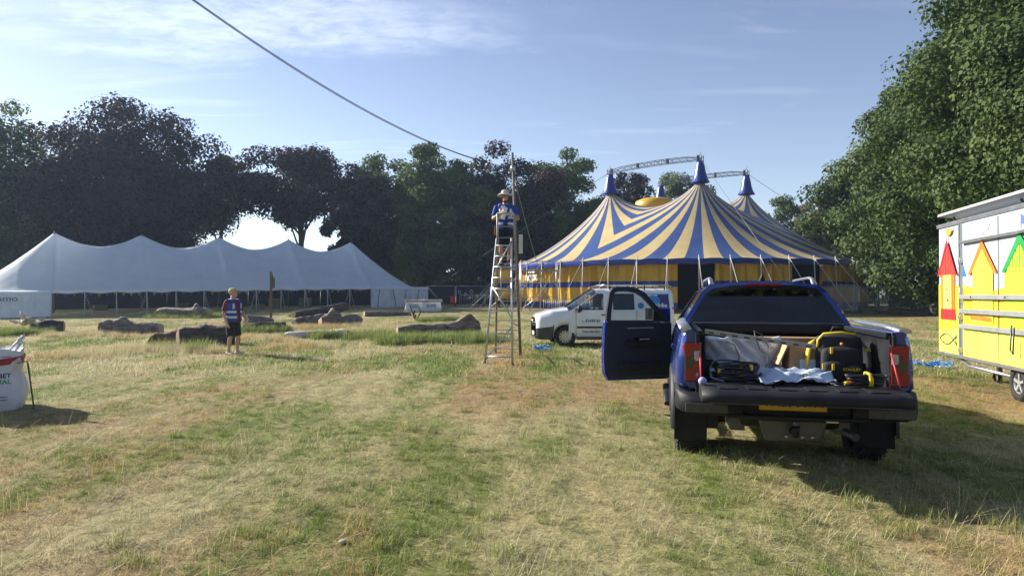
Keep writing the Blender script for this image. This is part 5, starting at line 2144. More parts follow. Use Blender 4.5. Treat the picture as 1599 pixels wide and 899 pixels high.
    # lower sills, door gap, moulding, mirrors, handles
    for sd in (-1, 1):
        MB().box((sd * .862, -1.35, .26), (.06, 1.95, .10)).build('sill', GREY_PL, t, bevel=.015)
        MB().box((sd * .918, -.86, .60), (.022, 1.0, .055)).build('door_moulding', BLACK_PL, t, bevel=.008)
        MB().box((sd * .916, -1.95, .60), (.022, .95, .055)).build('door_moulding', BLACK_PL, t, bevel=.008)
        for y in (-.33, -1.40, -2.24):
            MB().tube([(sd * .885, y, .36), (sd * .9145, y, .62), (sd * .912, y, .9), (sd * .889, y, 1.12)], .005, 4).build('door_gap', BLACK_GL, t)
        m = thing_part('wing_mirror', t, (sd * 1.0, -.42, 1.17))
        MB().ell((0, 0, 0), (.10, .07, .12)).build('housing', BLACK_PL, m)
        MB().tube([(-sd * .12, 0, -.06), (0, 0, -.05)], .03, 6).build('stalk', BLACK_PL, m)
        MB().box((sd * .0, -.068, 0), (.15, .004, .19)).build('mirror_glass', MIRROR, m, bevel=.002)
        MB().box((sd * .92, -1.2, .98), (.03, .16, .04)).build('door_handle', GREY_PL, t, bevel=.01)
        MB().box((sd * .80, -3.40, 1.0), (.1, .1, .42)).build('tail_lamp', RED_LENS, t, bevel=.02)
        for ya in (0, -2.70):
            rows = []
            for k in range(17):
                an = lerp(-.1, PI + .1, k / 16)
                rows.append([Vector((sd * x, ya + .355 * math.cos(an), .31 + .355 * math.sin(an))) for x in (.55, .895)])
            MB().grid(rows).build('wheel_housing', BLACK_PL, t)
            wheel_parts(t, (sd * .79, ya, .313), .316, .2, sd, 12, SILVER)
    # dark cab interior
    MB().box((0, -1.45, .95), (1.5, .05, 1.2)).build('bulkhead', DARK_INT, t)
    for x in (-.38, .38):
        MB().box((x, -1.15, .8), (.48, .16, .8)).build('seat_back', DARK_INT, t, bevel=.05)
    MB().box((0, -.28, .95), (1.5, .4, .3)).build('dashboard', DARK_INT, t, bevel=.05)
    MB().box((0, -.6, .3), (1.5, 2.0, .06)).build('floor', DARK_INT, t)
    # roof rack
    for sd in (-1, 1):
        MB().tube([(sd * .64, -1.15, 1.86), (sd * .64, -1.35, 1.90), (sd * .64, -3.3, 1.90), (sd * .64, -3.42, 1.86)], .024, 6).build('rack_rail', SILVER, t)
        for y in (-1.45, -2.0, -2.55, -3.2):
            MB().tube([(sd * .64, y, 1.74), (sd * .64, y, 1.89)], .02, 6).build('rack_foot', BLACK_PL, t)
    for y in (-1.3, -1.6, -2.0, -2.35, -2.75, -3.2):
        MB().tube([(-.66, y, 1.905), (.66, y, 1.905)], .02, 6).build('rack_bar', SILVER, t)
    MB().tube([(-.62, -1.1, 1.845), (-.3, -1.05, 1.86), (.3, -1.05, 1.86), (.62, -1.1, 1.845)], .02, 6).build('rack_front', BLACK_PL, t)
    # lettering and wrap on the near side
    rotz = (PI / 2, 0, -PI / 2)

    def xs(z):
        zs, xv = [p[1] for p in P_r[:6]], [p[0] for p in P_r[:6]]
        return float(np.interp(z, zs, xv))

    def wrap(name, poly, m, off=.004):
        """printed film following the van's side"""
        bm = bmesh.new()
        vs_ = [bm.verts.new((-(xs(z) + off), y, z)) for y, z in poly]
        bm.faces.new(vs_)
        for v in bm.verts:
            v.co.x = 0
        for zl in (.5, .7, .95, 1.13, 1.3, 1.45):
            bmesh.ops.bisect_plane(bm, geom=bm.verts[:] + bm.edges[:] + bm.faces[:], plane_co=(0, 0, zl), plane_no=(0, 0, 1))
        for v in bm.verts:
            v.co.x = -(xs(v.co.z) + off)
        me = bpy.data.meshes.new(name)
        bmesh.ops.triangulate(bm, faces=bm.faces)
        bm.to_mesh(me)
        bm.free()
        me.materials.append(m)
        o = bpy.data.objects.new(name, me)
        COL.objects.link(o)
        o.parent = t
    wrap('navy_film', [(-2.95, 1.62), (-3.28, 1.62), (-3.30, 1.13), (-3.30, .95), (-3.3, .7), (-2.9, .7), (-2.72, .95), (-2.66, 1.13)], NAVY)
    wrap('blue_balloon_print', [(-2.78 + .22 * math.cos(k), 1.42 + .16 * math.sin(k)) for k in np.linspace(0, 2 * PI, 20)[:-1]] , SKY_V, .012)
    wrap('blue_balloon_print', [(-2.38 + .10 * math.cos(k), 1.26 + .1 * math.sin(k)) for k in np.linspace(0, 2 * PI, 16)[:-1]], SKY_V, .012)
    wrap('blue_stripe', [(-2.3, 1.60), (-3.3, 1.60), (-3.3, 1.63), (-2.3, 1.63)], SKY_V, .008)
    tx = -.924
    text_part('phone_number', '01439 81', .125, TEAL, t, (tx, -.62, .79), rotz, 'LEFT', bold=.004)
    MB().tube([(tx + .004, -.53, .83), (tx + .004, -.52, .78), (tx + .004, -.56, .75), (tx + .004, -.58, .755)], .009, 5).build('phone_symbol', TEAL, t)
    text_part('slogan', 'Does your Busi', .085, INK, t, (tx + .006, -.53, .47), rotz, 'LEFT', bold=.001)
    tilt = math.atan2(P_r[4][0] - P_r[5][0], P_r[5][1] - P_r[4][1])
    text_part('company_name', '>Hig', .21, mat('white_vinyl', (.75, .75, .78), .5), t, (-(xs(1.24) + .02), -2.80, 1.26), (PI / 2 - tilt * .95, 0, -PI / 2), 'LEFT', bold=.003)
    return t


make_van()


# ---------------------------------------------------------------- painted catering trailer
def make_trailer():
    A = Vector((8.24, 12.85, 0))
    ax = Vector((-.235, -.972, 0)).normalized()                 # along the side, towards the camera
    rz = math.atan2(ax.y, ax.x)
    t = thing('catering_trailer', 'white and yellow catering trailer painted with colourful beach huts', 'trailer', A, rz)
    # local: x along the side towards the camera, y to the trailer's far side is negative or positive: find it
    # outward normal of the visible side faces the camera (-x world); local y = (-ax.y, ax.x)
    ly = Vector((-ax.y, ax.x, 0))
    out = -1 if ly.x > 0 else 1                                # outward (visible) direction along local y
    L_, W_, Z0, Z1 = 5.6, 2.2, .50, 2.90
    paint = mat('trailer_white', (.47, .54, .61), .4, var=.04, coat=.3)
    yellow = mat('trailer_yellow', (.74, .55, .03), .45, var=.16, scale=1.2, coat=.3)
    lemon = mat('trailer_lemon', (.72, .70, .10), .45, var=.14, scale=1.5, coat=.3)
    sk = lambda y: -out * y                                   # depth into the trailer
    MB().box((L_ / 2, sk(W_ / 2), (Z0 + Z1) / 2), (L_, W_, Z1 - Z0)).build('box_body', paint, t, bevel=.02)
    f = lambda a, b, s: Vector((a, out * s, b))

    def sheet(name, poly, m, s, par=t, th=.004):
        return MB().prism(poly, f, s, s + th).build(name, m, par)
    # lower yellow paint and the lemon wash at the bottom
    sheet('yellow_paint', [(.0, Z0 + .02), (1.0, Z0 + .02), (1.0, 1.76), (.0, 1.80)], yellow, .001)
    sheet('lemon_paint', [(.01, Z0 + .03), (.99, Z0 + .03), (.99, 1.0), (.01, .9)], lemon, .006)
    # end door with red beach hut
    R1, R2_, O1 = mat('hut_red', (.62, .05, .03), .45), mat('hut_deep_red', (.55, .02, .03), .45), mat('hut_peach', (.80, .42, .12), .45)
    OR = mat('hut_orange', (.72, .17, .02), .45)
    sheet('red_hut_wall', [(.145, 1.2), (.77, 1.2), (.77, 2.05), (.145, 2.05)], OR, .012)
    sheet('red_hut_base', [(.12, 1.14), (.80, 1.14), (.77, 1.335), (.145, 1.335)], R2_, .017)
    sheet('red_hut_door', [(.26, 1.335), (.66, 1.335), (.66, 2.02), (.26, 2.02)], O1, .0215)
    sheet('red_hut_gable', [(.06, 1.97), (.88, 1.97), (.47, 2.58)], R1, .026)
    for k in range(6):
        x = .17 + .12 * k
        h = 2.56 - abs(x - .47) / .41 * .6
        sheet('gable_board_line', [(x - .008, 1.98), (x + .008, 1.98), (x + .008, h - .05), (x - .008, h - .05)], R2_, .031, th=.002)
    for sgn in (-1, 1):
        sheet('red_hut_bargeboard', [(.47, 2.63), (.47, 2.53), (.47 + sgn * .38, 1.95), (.47 + sgn * .44, 1.95)], R2_, .034)
    flagp = mat('flag_pole_ink', (.3, .22, .2), .6)
    for x, z, c, nm in ((.47, 2.63, (.80, .30, .02), 'orange_flag'), (1.97, 2.57, (.45, .38, .70), 'lilac_flag'), (3.2, 2.57, (.08, .15, .6), 'blue_flag')):
        sheet('flag_pole', [(x - .012, z), (x + .012, z), (x + .012, z + .22), (x - .012, z + .22)], flagp, .034)
        sheet(nm, [(x + .013, z + .21), (x + .12, z + .16), (x + .26, z + .18), (x + .2, z + .09), (x + .1, z + .05), (x + .013, z + .07)], mat(nm, c, .5), .034)
    # fish outline
    sx_ = mat('black_vinyl_line', (.03, .03, .03), .5)
    fx, fz = np.linspace(.07, .85, 18), .775
    lift = [.10 * math.sin((x - .07) / .62 * PI) if x < .69 else -.085 * (x - .69) / .16 for x in fx]
    for sgn in (-1, 1):
        MB().tube([f(x, fz + sgn * h, .014) for x, h in zip(fx, lift)], .011, 5).build('fish_symbol', sx_, t)
    MB().tube([f(.27, fz + .075, .014), f(.25, fz, .014), f(.27, fz - .075, .014)], .008, 5).build('fish_symbol', sx_, t)
    MB().tube([f(.85, fz + .085, .014), f(.80, fz, .014), f(.85, fz - .085, .014)], .008, 5).build('fish_symbol', sx_, t)
    for q in (.40, .47):
        MB().ell(f(q, 1.70, .027), (.012, .012, .012)).build('door_stud', sx_, t)
    MB().ell(f(.5, 1.5, .03), (.022, .015, .022)).build('door_knob', sx_, t)
    # dark slot and post between the end door and the serving side
    MB().box(f(1.09, (Z0 + Z1) / 2, .0), (.14, .05, Z1 - Z0 - .04)).build('door_channel', mat('channel_grey', (.12, .14, .15), .5), t)
    MB().box(f(1.015, (Z0 + Z1) / 2, .012), (.03, .05, Z1 - Z0)).build('door_edge_trim', SILVER, t)
    for z in (2.2, 1.2, .62):
        MB().box(f(1.12, z, .05), (.10, .06, .09)).build('latch', GALV, t, bevel=.01)
    MB().tube([f(1.16, 1.75, .07), f(1.19, 1.7, .09), f(1.19, 1.48, .09), f(1.16, 1.43, .07)], .012, 6).build('latch_handle', GALV, t)
    # serving side: panels with paint
    sheet('serving_panel', [(1.17, Z0 + .03), (L_ - .1, Z0 + .03), (L_ - .1, Z1 - .05), (1.17, Z1 - .05)], paint, .001, th=.03)
    sheet('blue_hut_corner', [(1.18, 1.92), (1.32, 1.92), (1.18, 2.14)], mat('hut_blue', (.02, .15, .6), .5), .033)
    sheet('yellow_paint', [(1.18, Z0 + .03), (L_ - .11, Z0 + .03), (L_ - .11, 1.72), (2.6, 1.70), (2.2, 1.64), (1.7, 1.70), (1.18, 1.78)], yellow, .033)
    sheet('lemon_paint', [(1.19, Z0 + .04), (L_ - .12, Z0 + .04), (L_ - .12, 1.08), (3.0, 1.04), (2.0, .98), (1.19, 1.10)], lemon, .039)
    YH, GR, GD = mat('hut_yellow', (.80, .70, .06), .45), mat('hut_lime', (.42, .65, .04), .45), mat('hut_green', (.02, .26, .06), .45)
    sheet('yellow_hut_wall', [(1.6, 1.14), (2.34, 1.14), (2.34, 2.02), (1.6, 2.02)], YH, .045)
    sheet('yellow_hut_gable', [(1.52, 1.98), (2.42, 1.98), (1.97, 2.43)], YH, .050)
    for sgn in (-1, 1):
        sheet('orange_bargeboard', [(1.97, 2.50), (1.97, 2.36), (1.97 + sgn * .42, 1.94), (1.97 + sgn * .53, 1.94)], OR, .056)
    for z in (2.06, 2.15, 2.24):
        w = (2.40 - z) / .45 * .38
        sheet('gable_board_line', [(1.97 - w, z), (1.97 + w, z), (1.97 + w, z + .01), (1.97 - w, z + .01)], mat('hut_amber', (.8, .5, .05), .5), .056, th=.002)
    sheet('orange_step', [(1.52, 1.18), (2.30, 1.16), (2.30, 1.235), (1.52, 1.255)], OR, .051)
    sheet('green_hut_wall', [(2.72, 1.10), (3.68, 1.10), (3.68, 2.02), (2.72, 2.02)], GR, .045)
    sheet('green_hut_gable', [(2.66, 1.98), (3.74, 1.98), (3.2, 2.43)], GR, .050)
    for sgn in (-1, 1):
        sheet('green_bargeboard', [(3.2, 2.52), (3.2, 2.36), (3.2 + sgn * .43, 1.94), (3.2 + sgn * .55, 1.94)], GD, .056)
    for k in range(9):
        x = 2.8 + .1 * k
        h = 2.41 - abs(x - 3.2) / .54 * .45
        sheet('gable_board_line', [(x - .007, 2.0), (x + .007, 2.0), (x + .007, max(2.02, h - .05)), (x - .007, max(2.02, h - .05))], GD, .056, th=.002)
    # raised counter rails and the hatch's gas strut bar
    for z, dz in ((1.56, .075), (1.315, .08), (1.05, .075)):
        MB().box(f(3.35, z, .085), (4.3, .06, dz)).build('counter_rail', mat('grey_rail', (.28, .29, .29), .5, metal=.3), t, bevel=.01)
    MB().box(f(3.35, 2.515, .08), (4.3, .08, .045)).build('awning_rail', SILVER, t, bevel=.01)
    for x in (1.7, 2.9, 4.2):
        MB().ell(f(x, 1.56, .12), (.014, .014, .014)).build('rail_bolt', STEEL_DARK, t)
    MB().tube([f(3.10, 1.15, .12), f(3.08, .78, .13), f(3.16, .72, .13), f(3.18, 1.12, .12)], .012, 6).build('prop_bracket', STEEL_DARK, t)
    rv = None
    for k in range(26):
        for z in (Z0 + .10, Z1 - .10):
            p = f(.12 + k * .21, z, .036 if k > 4 else .008)
            if rv is None:
                rv = MB().ell((0, 0, 0), (.011, .006, .011), 8, 5).build('rivet', GALV, t)
                rv.location = p
            else:
                share(rv, t, p)
    for x in (2.52, 3.86, 5.0):
        MB().box(f(x, (Z0 + Z1) / 2, .046), (.010, .012, Z1 - Z0 - .14)).build('panel_seam', mat('seam_grey', (.2, .2, .2), .6), t)
    # roof flap raised above the serving side, roof edge trim and skirt
    Rf = Matrix.Rotation(out * .10, 3, 'X')
    MB().box((L_ / 2, sk(.72), Z1 + .14), (L_ - .05, 1.5, .05), Rf).build('roof_flap', mat('grey_roof_flap', (.42, .42, .43), .5), t, bevel=.008)
    for x in (.3, 2.8, 5.3):
        MB().tube([f(x, Z1, -.2), f(x, Z1 + .16, -.15)], .02, 6).build('flap_strut', STEEL_DARK, t)
    MB().box(f(L_ / 2, Z1 + .0, .0), (L_ + .02, .08, .07)).build('roof_trim', SILVER, t, bevel=.01)
    MB().box(f(L_ / 2, Z0, .01), (L_ + .02, .06, .06)).build('floor_trim', SILVER, t, bevel=.01)
    MB().box((L_ / 2, sk(W_ / 2), Z0 - .06), (L_ - .6, W_ - .5, .08)).build('chassis', STEEL_DARK, t)
    MB().tube([(.75, sk(.1), Z0 - .08), (1.1, sk(.1), Z0 - .16), (2.6, sk(.1), Z0 - .16)], .03, 6).build('chassis_tube', GALV, t)
    MB().box((1.95, sk(.2), Z0 - .2), (.06, .06, .3)).build('corner_steady', GALV, t)
    MB().lathe([(.09, -.02), (.09, .02)], 12, Matrix.Translation((1.95, sk(.16), Z0 - .24)) @ Matrix.Rotation(PI / 2, 4, 'X')).build('jockey_wheel', RUBBER, t)
    # wheels: tandem axle; wheels turn about local y
    for x in (2.80, 3.40):
        for y in (.16, W_ - .16):
            h = wheel_parts(t, (x, sk(y), .26), .26, .17, 1, 5, mat('steel_rim', (.5, .51, .52), .4, metal=.6))
            h.rotation_euler = (0, 0, (out if y < 1 else -out) * PI / 2)
    for y in (.16, W_ - .16):
        MB().box((3.10, sk(y), .56), (1.3, .22, .03)).build('mudguard', BLACK_PL, t, bevel=.01)
    MB().tube([(L_ + 1.2, sk(W_ / 2), .45), (L_, sk(.5), .42)], .04, 6).build('drawbar', GALV, t)
    MB().tube([(L_ + 1.2, sk(W_ / 2), .45), (L_, sk(W_ - .5), .42)], .04, 6).build('drawbar', GALV, t)
    MB().tube([(L_ + 1.1, sk(W_ / 2), .0), (L_ + 1.1, sk(W_ / 2), .5)], .04, 6).build('jockey_stand', GALV, t)
    return t


make_trailer()


# a white car half hidden behind the fence on the right
def make_car():
    p = at(1462, HORIZON, 66)
    t = thing('parked_car', 'white car half hidden under the trees behind the metal fence', 'car', (p.x, p.y, ground_z(p.x, p.y)), math.radians(80))
    prof = [(-2.1, .35), (-2.15, .75), (-1.9, .98), (-1.35, 1.05), (-.7, 1.45), (.7, 1.48), (1.6, 1.05), (2.1, .9), (2.15, .4)]
    rows = [[Vector((x * .98 if abs(s) > .9 else x, s * (.86 if z < 1.1 else .68), z)) for x, z in prof] for s in (-1, -.95, .95, 1)]
    mb = MB().grid(rows, False)
    for r in (rows[0], rows[-1]):
        mb.add(r, [tuple(range(len(r)))])
    mb.build('body_shell', WHITE, t, bevel=.05)
    for s in (-1, 1):
        MB().prism([(-1.2, 1.08), (-.68, 1.4), (.66, 1.43), (1.4, 1.08)], lambda a, b, q: Vector((a, s * q, b)), .80, .83).build('side_window', DARK_GLASS, t)
        for x in (-1.35, 1.35):
            h = wheel_parts(t, (x, s * .78, .31), .31, .2, 1)
            h.rotation_euler = (0, 0, s * PI / 2)


make_car()
# ---------------------------------------------------------------- pole, cables, step ladder
WOOD_POLE = mat('weathered_pole', (.18, .155, .125), .85, var=.3, scale=5, bump=.4, stretch=(1, 1, .15))
CABLE_BLK = mat('black_overhead_cable', (.02, .02, .022), .5)
ALU = mat('aluminium_ladder', (.46, .48, .50), .38, metal=.75, var=.2, scale=9)
ALU2 = mat('dull_aluminium', (.30, .285, .25), .5, metal=.6, var=.25, scale=9)

pole_base, pole_top = foot(813, 558), at(800, 238, 16.9)
pole_base.z = -.1
t = thing('wooden_pole', 'tall slightly leaning wooden pole behind the step ladder', 'pole')
MB().tube([pole_base, pole_base.lerp(pole_top, .5), pole_top], [.040, .036, .032], 10).build('shaft', WOOD_POLE, t)
at_pole = lambda v: pole_base.lerp(pole_top, (558 - v) / (558 - 238))
c = at_pole(262)
MB().tube([c - Vector((0, 0, .06)), c + Vector((0, 0, .06))], .062, 10).build('cable_clamp', GALV, t)
t = thing('junction_box', 'narrow white box strapped to the right of the wooden pole', 'junction box', at_pole(378) + Vector((.12, -.02, -.24)))
MB().box((0, 0, .24), (.10, .07, .48)).build('housing', mat('white_plastic_box', (.66, .67, .67), .45), t, bevel=.012)
MB().box((-.02, .05, .24), (.14, .02, .03)).build('strap', STEEL_DARK, t)
MB().tube([(0, 0, 0), (.01, 0, -.06)], .012, 6).build('cable_gland', STEEL_DARK, t)

anchor = Vector((-6.53, 4.59, 7.14))
for k, (dz, sg, lab) in enumerate(((.0, .86, 'upper of the two black overhead cables running to the wooden pole'), (-.035, .885, 'lower of the two black overhead cables running to the wooden pole'))):
    end = at_pole(262) + Vector((-.05, -.05, 0))
    o = MB().tube(sag_line(anchor + Vector((.05 * k, -.05 * k, dz)), end, sg, 60), .0065, 6).build('overhead_cable', CABLE_BLK)
    tag(o, lab, 'cable', 'overhead cables')
# the post that carries the other end, out of view to the left
t = thing('wooden_pole', 'wooden pole left of the view carrying the far end of the cables', 'pole', (anchor.x, anchor.y, 0))
MB().tube([(0, 0, -.1), (0, 0, 7.3)], [.09, .07], 10).build('shaft', WOOD_POLE, t)
o = MB().tube(sag_line(at_pole(268), at(862, 478, 24) , .25, 20), .010, 6).build('guy_rope', mat('green_rope', (.10, .2, .16), .7))
tag(o, 'green guy rope slanting from the wooden pole to the ground', 'rope')


def make_ladder():
    """tall platform steps: wide splayed front frame, narrow rear frame, handrail on top"""
    fl, fr = foot(757, 568), foot(800, 570)
    rl, rr2 = foot(774, 551), foot(812, 553)
    t = thing('step_ladder', 'tall aluminium platform step ladder standing beside the wooden pole', 'ladder', (fl + fr + rl + rr2) / 4)
    o0 = t.location.copy()
    tl, tr = at(777, 333, 16.0), at(803, 333, 16.0)
    L = lambda p: Vector(p) - o0
    ptl, ptr = at(775, 420, 16.35), at(807, 420, 16.35)
    # front frame runs up to the platform; the rear frame runs on up to the handrail
    top_f_l, top_f_r = at(776, 372, 16.1), at(799, 372, 16.1)
    MB().tube([L(fl), L(top_f_l)], .026, 8, flat=.6).build('front_stile', ALU, t)
    MB().tube([L(fr), L(top_f_r)], .026, 8, flat=.6).build('front_stile', ALU, t)
    MB().tube([L(rl), L(at(777, 380, 16.3)), L(tl)], .026, 8, flat=.6).build('rear_stile', ALU2, t)
    MB().tube([L(rr2), L(at(804, 380, 16.3)), L(tr)], .026, 8, flat=.6).build('rear_stile', ALU2, t)
    MB().tube([L(tl), L(tr)], .028, 8, flat=.6).build('handrail', ALU2, t)
    for k in range(11):
        f = .06 + .88 * k / 10
        a, b = fl.lerp(top_f_l, f), fr.lerp(top_f_r, f)
        if k % 2 == 0 or k > 6:
            MB().tube([L(a), L(b)], .017, 6).build('front_rung', ALU, t)
    for k in range(13):
        f = .04 + k * .073
        a, b = rl.lerp(tl, f), rr2.lerp(tr, f)
        MB().box((L(a) + L(b)) / 2, ((a - b).length, .075, .022), (b - a).to_track_quat('X', 'Z').to_matrix()).build('tread', ALU2, t)
    # diagonal braces
    for p, q in ((fl.lerp(top_f_l, .03), fr.lerp(top_f_r, .29)), (fr.lerp(top_f_r, .35), fl.lerp(top_f_l, .61)), (fl.lerp(top_f_l, .71), fr.lerp(top_f_r, .98)),
                 (rl.lerp(tl, .22), fl.lerp(top_f_l, .30)), (rr2.lerp(tr, .22), fr.lerp(top_f_r, .32))):
        MB().tube([L(p), L(q)], .016, 6).build('brace', ALU, t)
    # standing platform
    pc = at(789, 417, 16.45)
    MB().box(L(pc), (.50, .36, .03)).build('platform', ALU2, t, bevel=.005)
    for p in (fl, fr, rl, rr2):
        MB().box(L(p) + Vector((0, 0, .02)), (.07, .07, .05)).build('rubber_foot', RUBBER, t, bevel=.01)
    return pc


PLATFORM = make_ladder()

# ---------------------------------------------------------------- people
SKIN = mat('skin', (.50, .29, .20), .55, var=.1, scale=14)
SKIN2 = mat('tanned_skin', (.42, .23, .15), .55, var=.1, scale=14)
HIVIS = mat('blue_vest', (.018, .06, .34), .7, var=.15, scale=12, bump=.3, bscale=25)
REFLECT = mat('reflective_band', (.62, .64, .64), .4, var=.12, scale=20)


def voxel(o, size, smooth=4):
    r = o.modifiers.new('one_surface', 'REMESH')
    r.mode = 'VOXEL'
    r.voxel_size = size
    r.use_smooth_shade = True
    s = o.modifiers.new('soften', 'SMOOTH')
    s.iterations = smooth
    s.factor = .5
    return o


TORSO = [(.86, .165, .125), (.92, .18, .135), (1.00, .17, .13), (1.08, .165, .125), (1.18, .18, .13), (1.28, .195, .135), (1.36, .195, .125), (1.42, .165, .10), (1.47, .10, .075), (1.50, .065, .06)]


def torso_rows(z0, z1, grow, wide=1.0, n=28, a0=0, a1=2 * PI, belly=0.):
    zs = np.linspace(z0, z1, max(3, int((z1 - z0) / .03)))
    tz, tx, ty = zip(*TORSO)
    rows = []
    for z in zs:
        rx, ry = np.interp(z, tz, tx) * wide + grow, np.interp(z, tz, ty) * wide + grow
        b = belly * math.exp(-((z - 1.03) / .14) ** 2)
        row = []
        for k in range(n):
            a = lerp(a0, a1, k / (n if a1 - a0 > 6.2 else n - 1))
            y = math.sin(a) * ry
            row.append(Vector((math.cos(a) * rx, y - (b if y < 0 else 0) * abs(math.sin(a)), z)))
        rows.append(row)
    return rows


def closed_rows(mb, rows):
    mb.grid(rows, closed=True)
    n = len(rows[0])
    mb.add(rows[0], [tuple(range(n))])
    mb.add(rows[-1], [tuple(range(n))])


def hand(mb, wrist, d, palm_n, curl=.5, sgn=1):
    """palm, four unequal bent fingers and a thumb; d = pointing direction"""
    d, nn = Vector(d).normalized(), Vector(palm_n).normalized()
    sidev = d.cross(nn).normalized() * sgn
    w = Vector(wrist)
    for k in range(4):
        base = w + d * .085 + sidev * (.030 - k * .020)
        mb.tube([w + sidev * (.018 - k * .012), base], [.016, .014], 8, dome=True)
        ln = (.072, .082, .076, .058)[k]
        dd, p = d.copy(), base
        pts = [p]
        for j in range(3):
            dd = (dd * math.cos(curl * .7) + nn * math.sin(curl * .7)).normalized()
            p = p + dd * ln * (.45, .33, .26)[j]
            pts.append(p)
        mb.tube(pts, [.0105, .0098, .009, .008], 8, dome=True)
    th0 = w + d * .03 + sidev * .03
    td = (d * .6 + sidev * .7 + nn * .35).normalized()
    mb.tube([th0, th0 + td * .035, th0 + td * .045 + (d * .8 + nn * .4) * .03], [.014, .012, .0095], 8, dome=True)


def make_person(label, loc, rz, shirt, shorts_m, shoe_m, arms, legs, head_yaw, head_pitch, skin, hair_m, hat=None, socks=None, wide=1.0, belly=0., vest_open=True, scale=1.0, beard=None):
    t = thing('person', label, 'person', loc, rz)
    t.scale = (scale,) * 3
    body = MB()
    closed_rows(body, torso_rows(.84, 1.50, -.012, wide, belly=belly * .9))
    HC = Vector((0, -.015, 1.64))
    Rh = Matrix.Rotation(head_yaw, 3, 'Z') @ Matrix.Rotation(head_pitch, 3, 'X')
    body.tube([(0, .01, 1.43), (0, 0, 1.56)], [.062, .058], 12)
    hp = lambda x, y, z: HC + Rh @ Vector((x, y, z))
    body.ell(HC + Rh @ Vector((0, .012, .03)), (.078, .098, .105), M=Rh)
    body.ell(hp(0, -.02, -.05), (.062, .072, .072), M=Rh)
    body.ell(hp(0, -.045, -.09), (.036, .034, .028), M=Rh)
    body.tube([hp(0, -.085, .03), hp(0, -.112, -.015), hp(0, -.095, -.028)], [.011, .016, .012], 8, dome=True)
    body.tube([hp(-.024, -.088, -.058), hp(0, -.097, -.056), hp(.024, -.088, -.058)], [.007, .010, .007], 8, dome=True)
    for s in (-1, 1):
        body.ell(hp(s * .080, .015, .0), (.012, .022, .033), M=Rh)
        body.tube([hp(s * .015, -.088, .045), hp(s * .052, -.076, .042)], [.012, .009], 8, dome=True)
    for (sh, el, wr, hd, pn, curl, sg) in arms:
        body.tube([sh, Vector(sh).lerp(Vector(el), .4), el], [.055, .05, .041], 12, dome=True)
        body.tube([el, Vector(el).lerp(Vector(wr), .3), wr], [.041, .042, .027], 12, dome=True)
        hand(body, wr, hd, pn, curl, sg)
    for (hip, kn, an, toe) in legs:
        hip, kn, an, toe = Vector(hip), Vector(kn), Vector(an), Vector(toe)
        body.tube([hip, hip.lerp(kn, .5), kn], [.088 * wide, .075 * wide, .054], 12, dome=True)
        body.tube([kn, kn.lerp(an, .3) + Vector((0, .012, 0)), kn.lerp(an, .7), an], [.053, .057, .042, .034], 12, dome=True)
        body.tube([an, an.lerp(toe, .5) - Vector((0, 0, .02)), toe], [.036, .036, .03], 10, dome=True)
    voxel(body.build('body', skin, t), .011, 3)
    # eyes
    for s in (-1, 1):
        MB().ell(hp(s * .031, -.084, .022), (.011, .006, .0065), 8, 6, Rh).build('eye', INK, t)
    # hair
    hb = MB()
    if hair_m:
        hb.ell(hp(0, .028, .055), (.088, .1, .095), M=Rh)
        for s in (-1, 1):
            hb.ell(hp(s * .066, .03, .02), (.022, .06, .06), M=Rh)
        hb.ell(hp(0, -.04, .105), (.06, .045, .03), M=Rh)
        voxel(hb.build('hair', hair_m, t), .011, 2)
    if beard:
        bb = MB().ell(hp(0, -.045, -.085), (.058, .055, .045), M=Rh)
        bb.build('beard', beard, t)
    # shirt with sleeves
    sb = MB()
    closed_rows(sb, torso_rows(.86, 1.475, .006, wide, belly=belly))
    for (sh, el, wr, hd, pn, curl, sg) in arms:
        sh, el = Vector(sh), Vector(el)
        sb.tube([sh + Vector((0, 0, .0)), sh.lerp(el, .4), sh.lerp(el, .8)], [.068, .068, .068], 12, dome=False)
        sb.ell(sh, (.07, .07, .07))
    voxel(sb.build('shirt', shirt, t), .012, 3)
    # shorts
    pb = MB()
    closed_rows(pb, torso_rows(.84, .99, .010, wide, belly=belly * .6))
    for (hip, kn, an, toe) in legs:
        hip, kn = Vector(hip), Vector(kn)
        pb.tube([hip + Vector((0, 0, .04)), hip.lerp(kn, .5), hip.lerp(kn, .93)], [.102 * wide, .096 * wide, .088 * wide], 14)
    voxel(pb.build('shorts', shorts_m, t), .013, 3)
    # hi-vis vest, open at the front, with bands
    g0 = (-PI / 2 + (.28 if vest_open else .02))
    vb = MB().grid(torso_rows(.88, 1.40, .022, wide, 34, g0, g0 + 2 * PI - (.56 if vest_open else .04), belly))
    for s in (-1, 1):
        for dy in (-1, 1):
            p = [Vector((s * .12, dy * .135, 1.36)), Vector((s * .125, dy * .09, 1.45)), Vector((s * .12, 0, 1.485))]
            vb.tube(p, .045, 8, flat=.3)
    vb.build('vest', HIVIS, t, solid=.008)
    for z in (.98, 1.12):
        MB().grid(torso_rows(z, z + .055, .029, wide, 34, g0, g0 + 2 * PI - (.56 if vest_open else .04), belly)).build('reflective_band', REFLECT, t, solid=.004)
    for s in (-1, 1):
        rows = []
        for z in np.linspace(1.17, 1.36, 8):
            tz, tx, ty = zip(*TORSO)
            rx, ry = np.interp(z, tz, tx) * wide + .03, np.interp(z, tz, ty) * wide + .03
            rows.append([Vector((s * x, -ry * math.sqrt(max(.05, 1 - (x / rx) ** 2)), z)) for x in (.10, .15)])
        rows.append([Vector((s * x, -.05, 1.475)) for x in (.10, .145)])
        MB().grid(rows).build('reflective_strap', REFLECT, t, solid=.004)
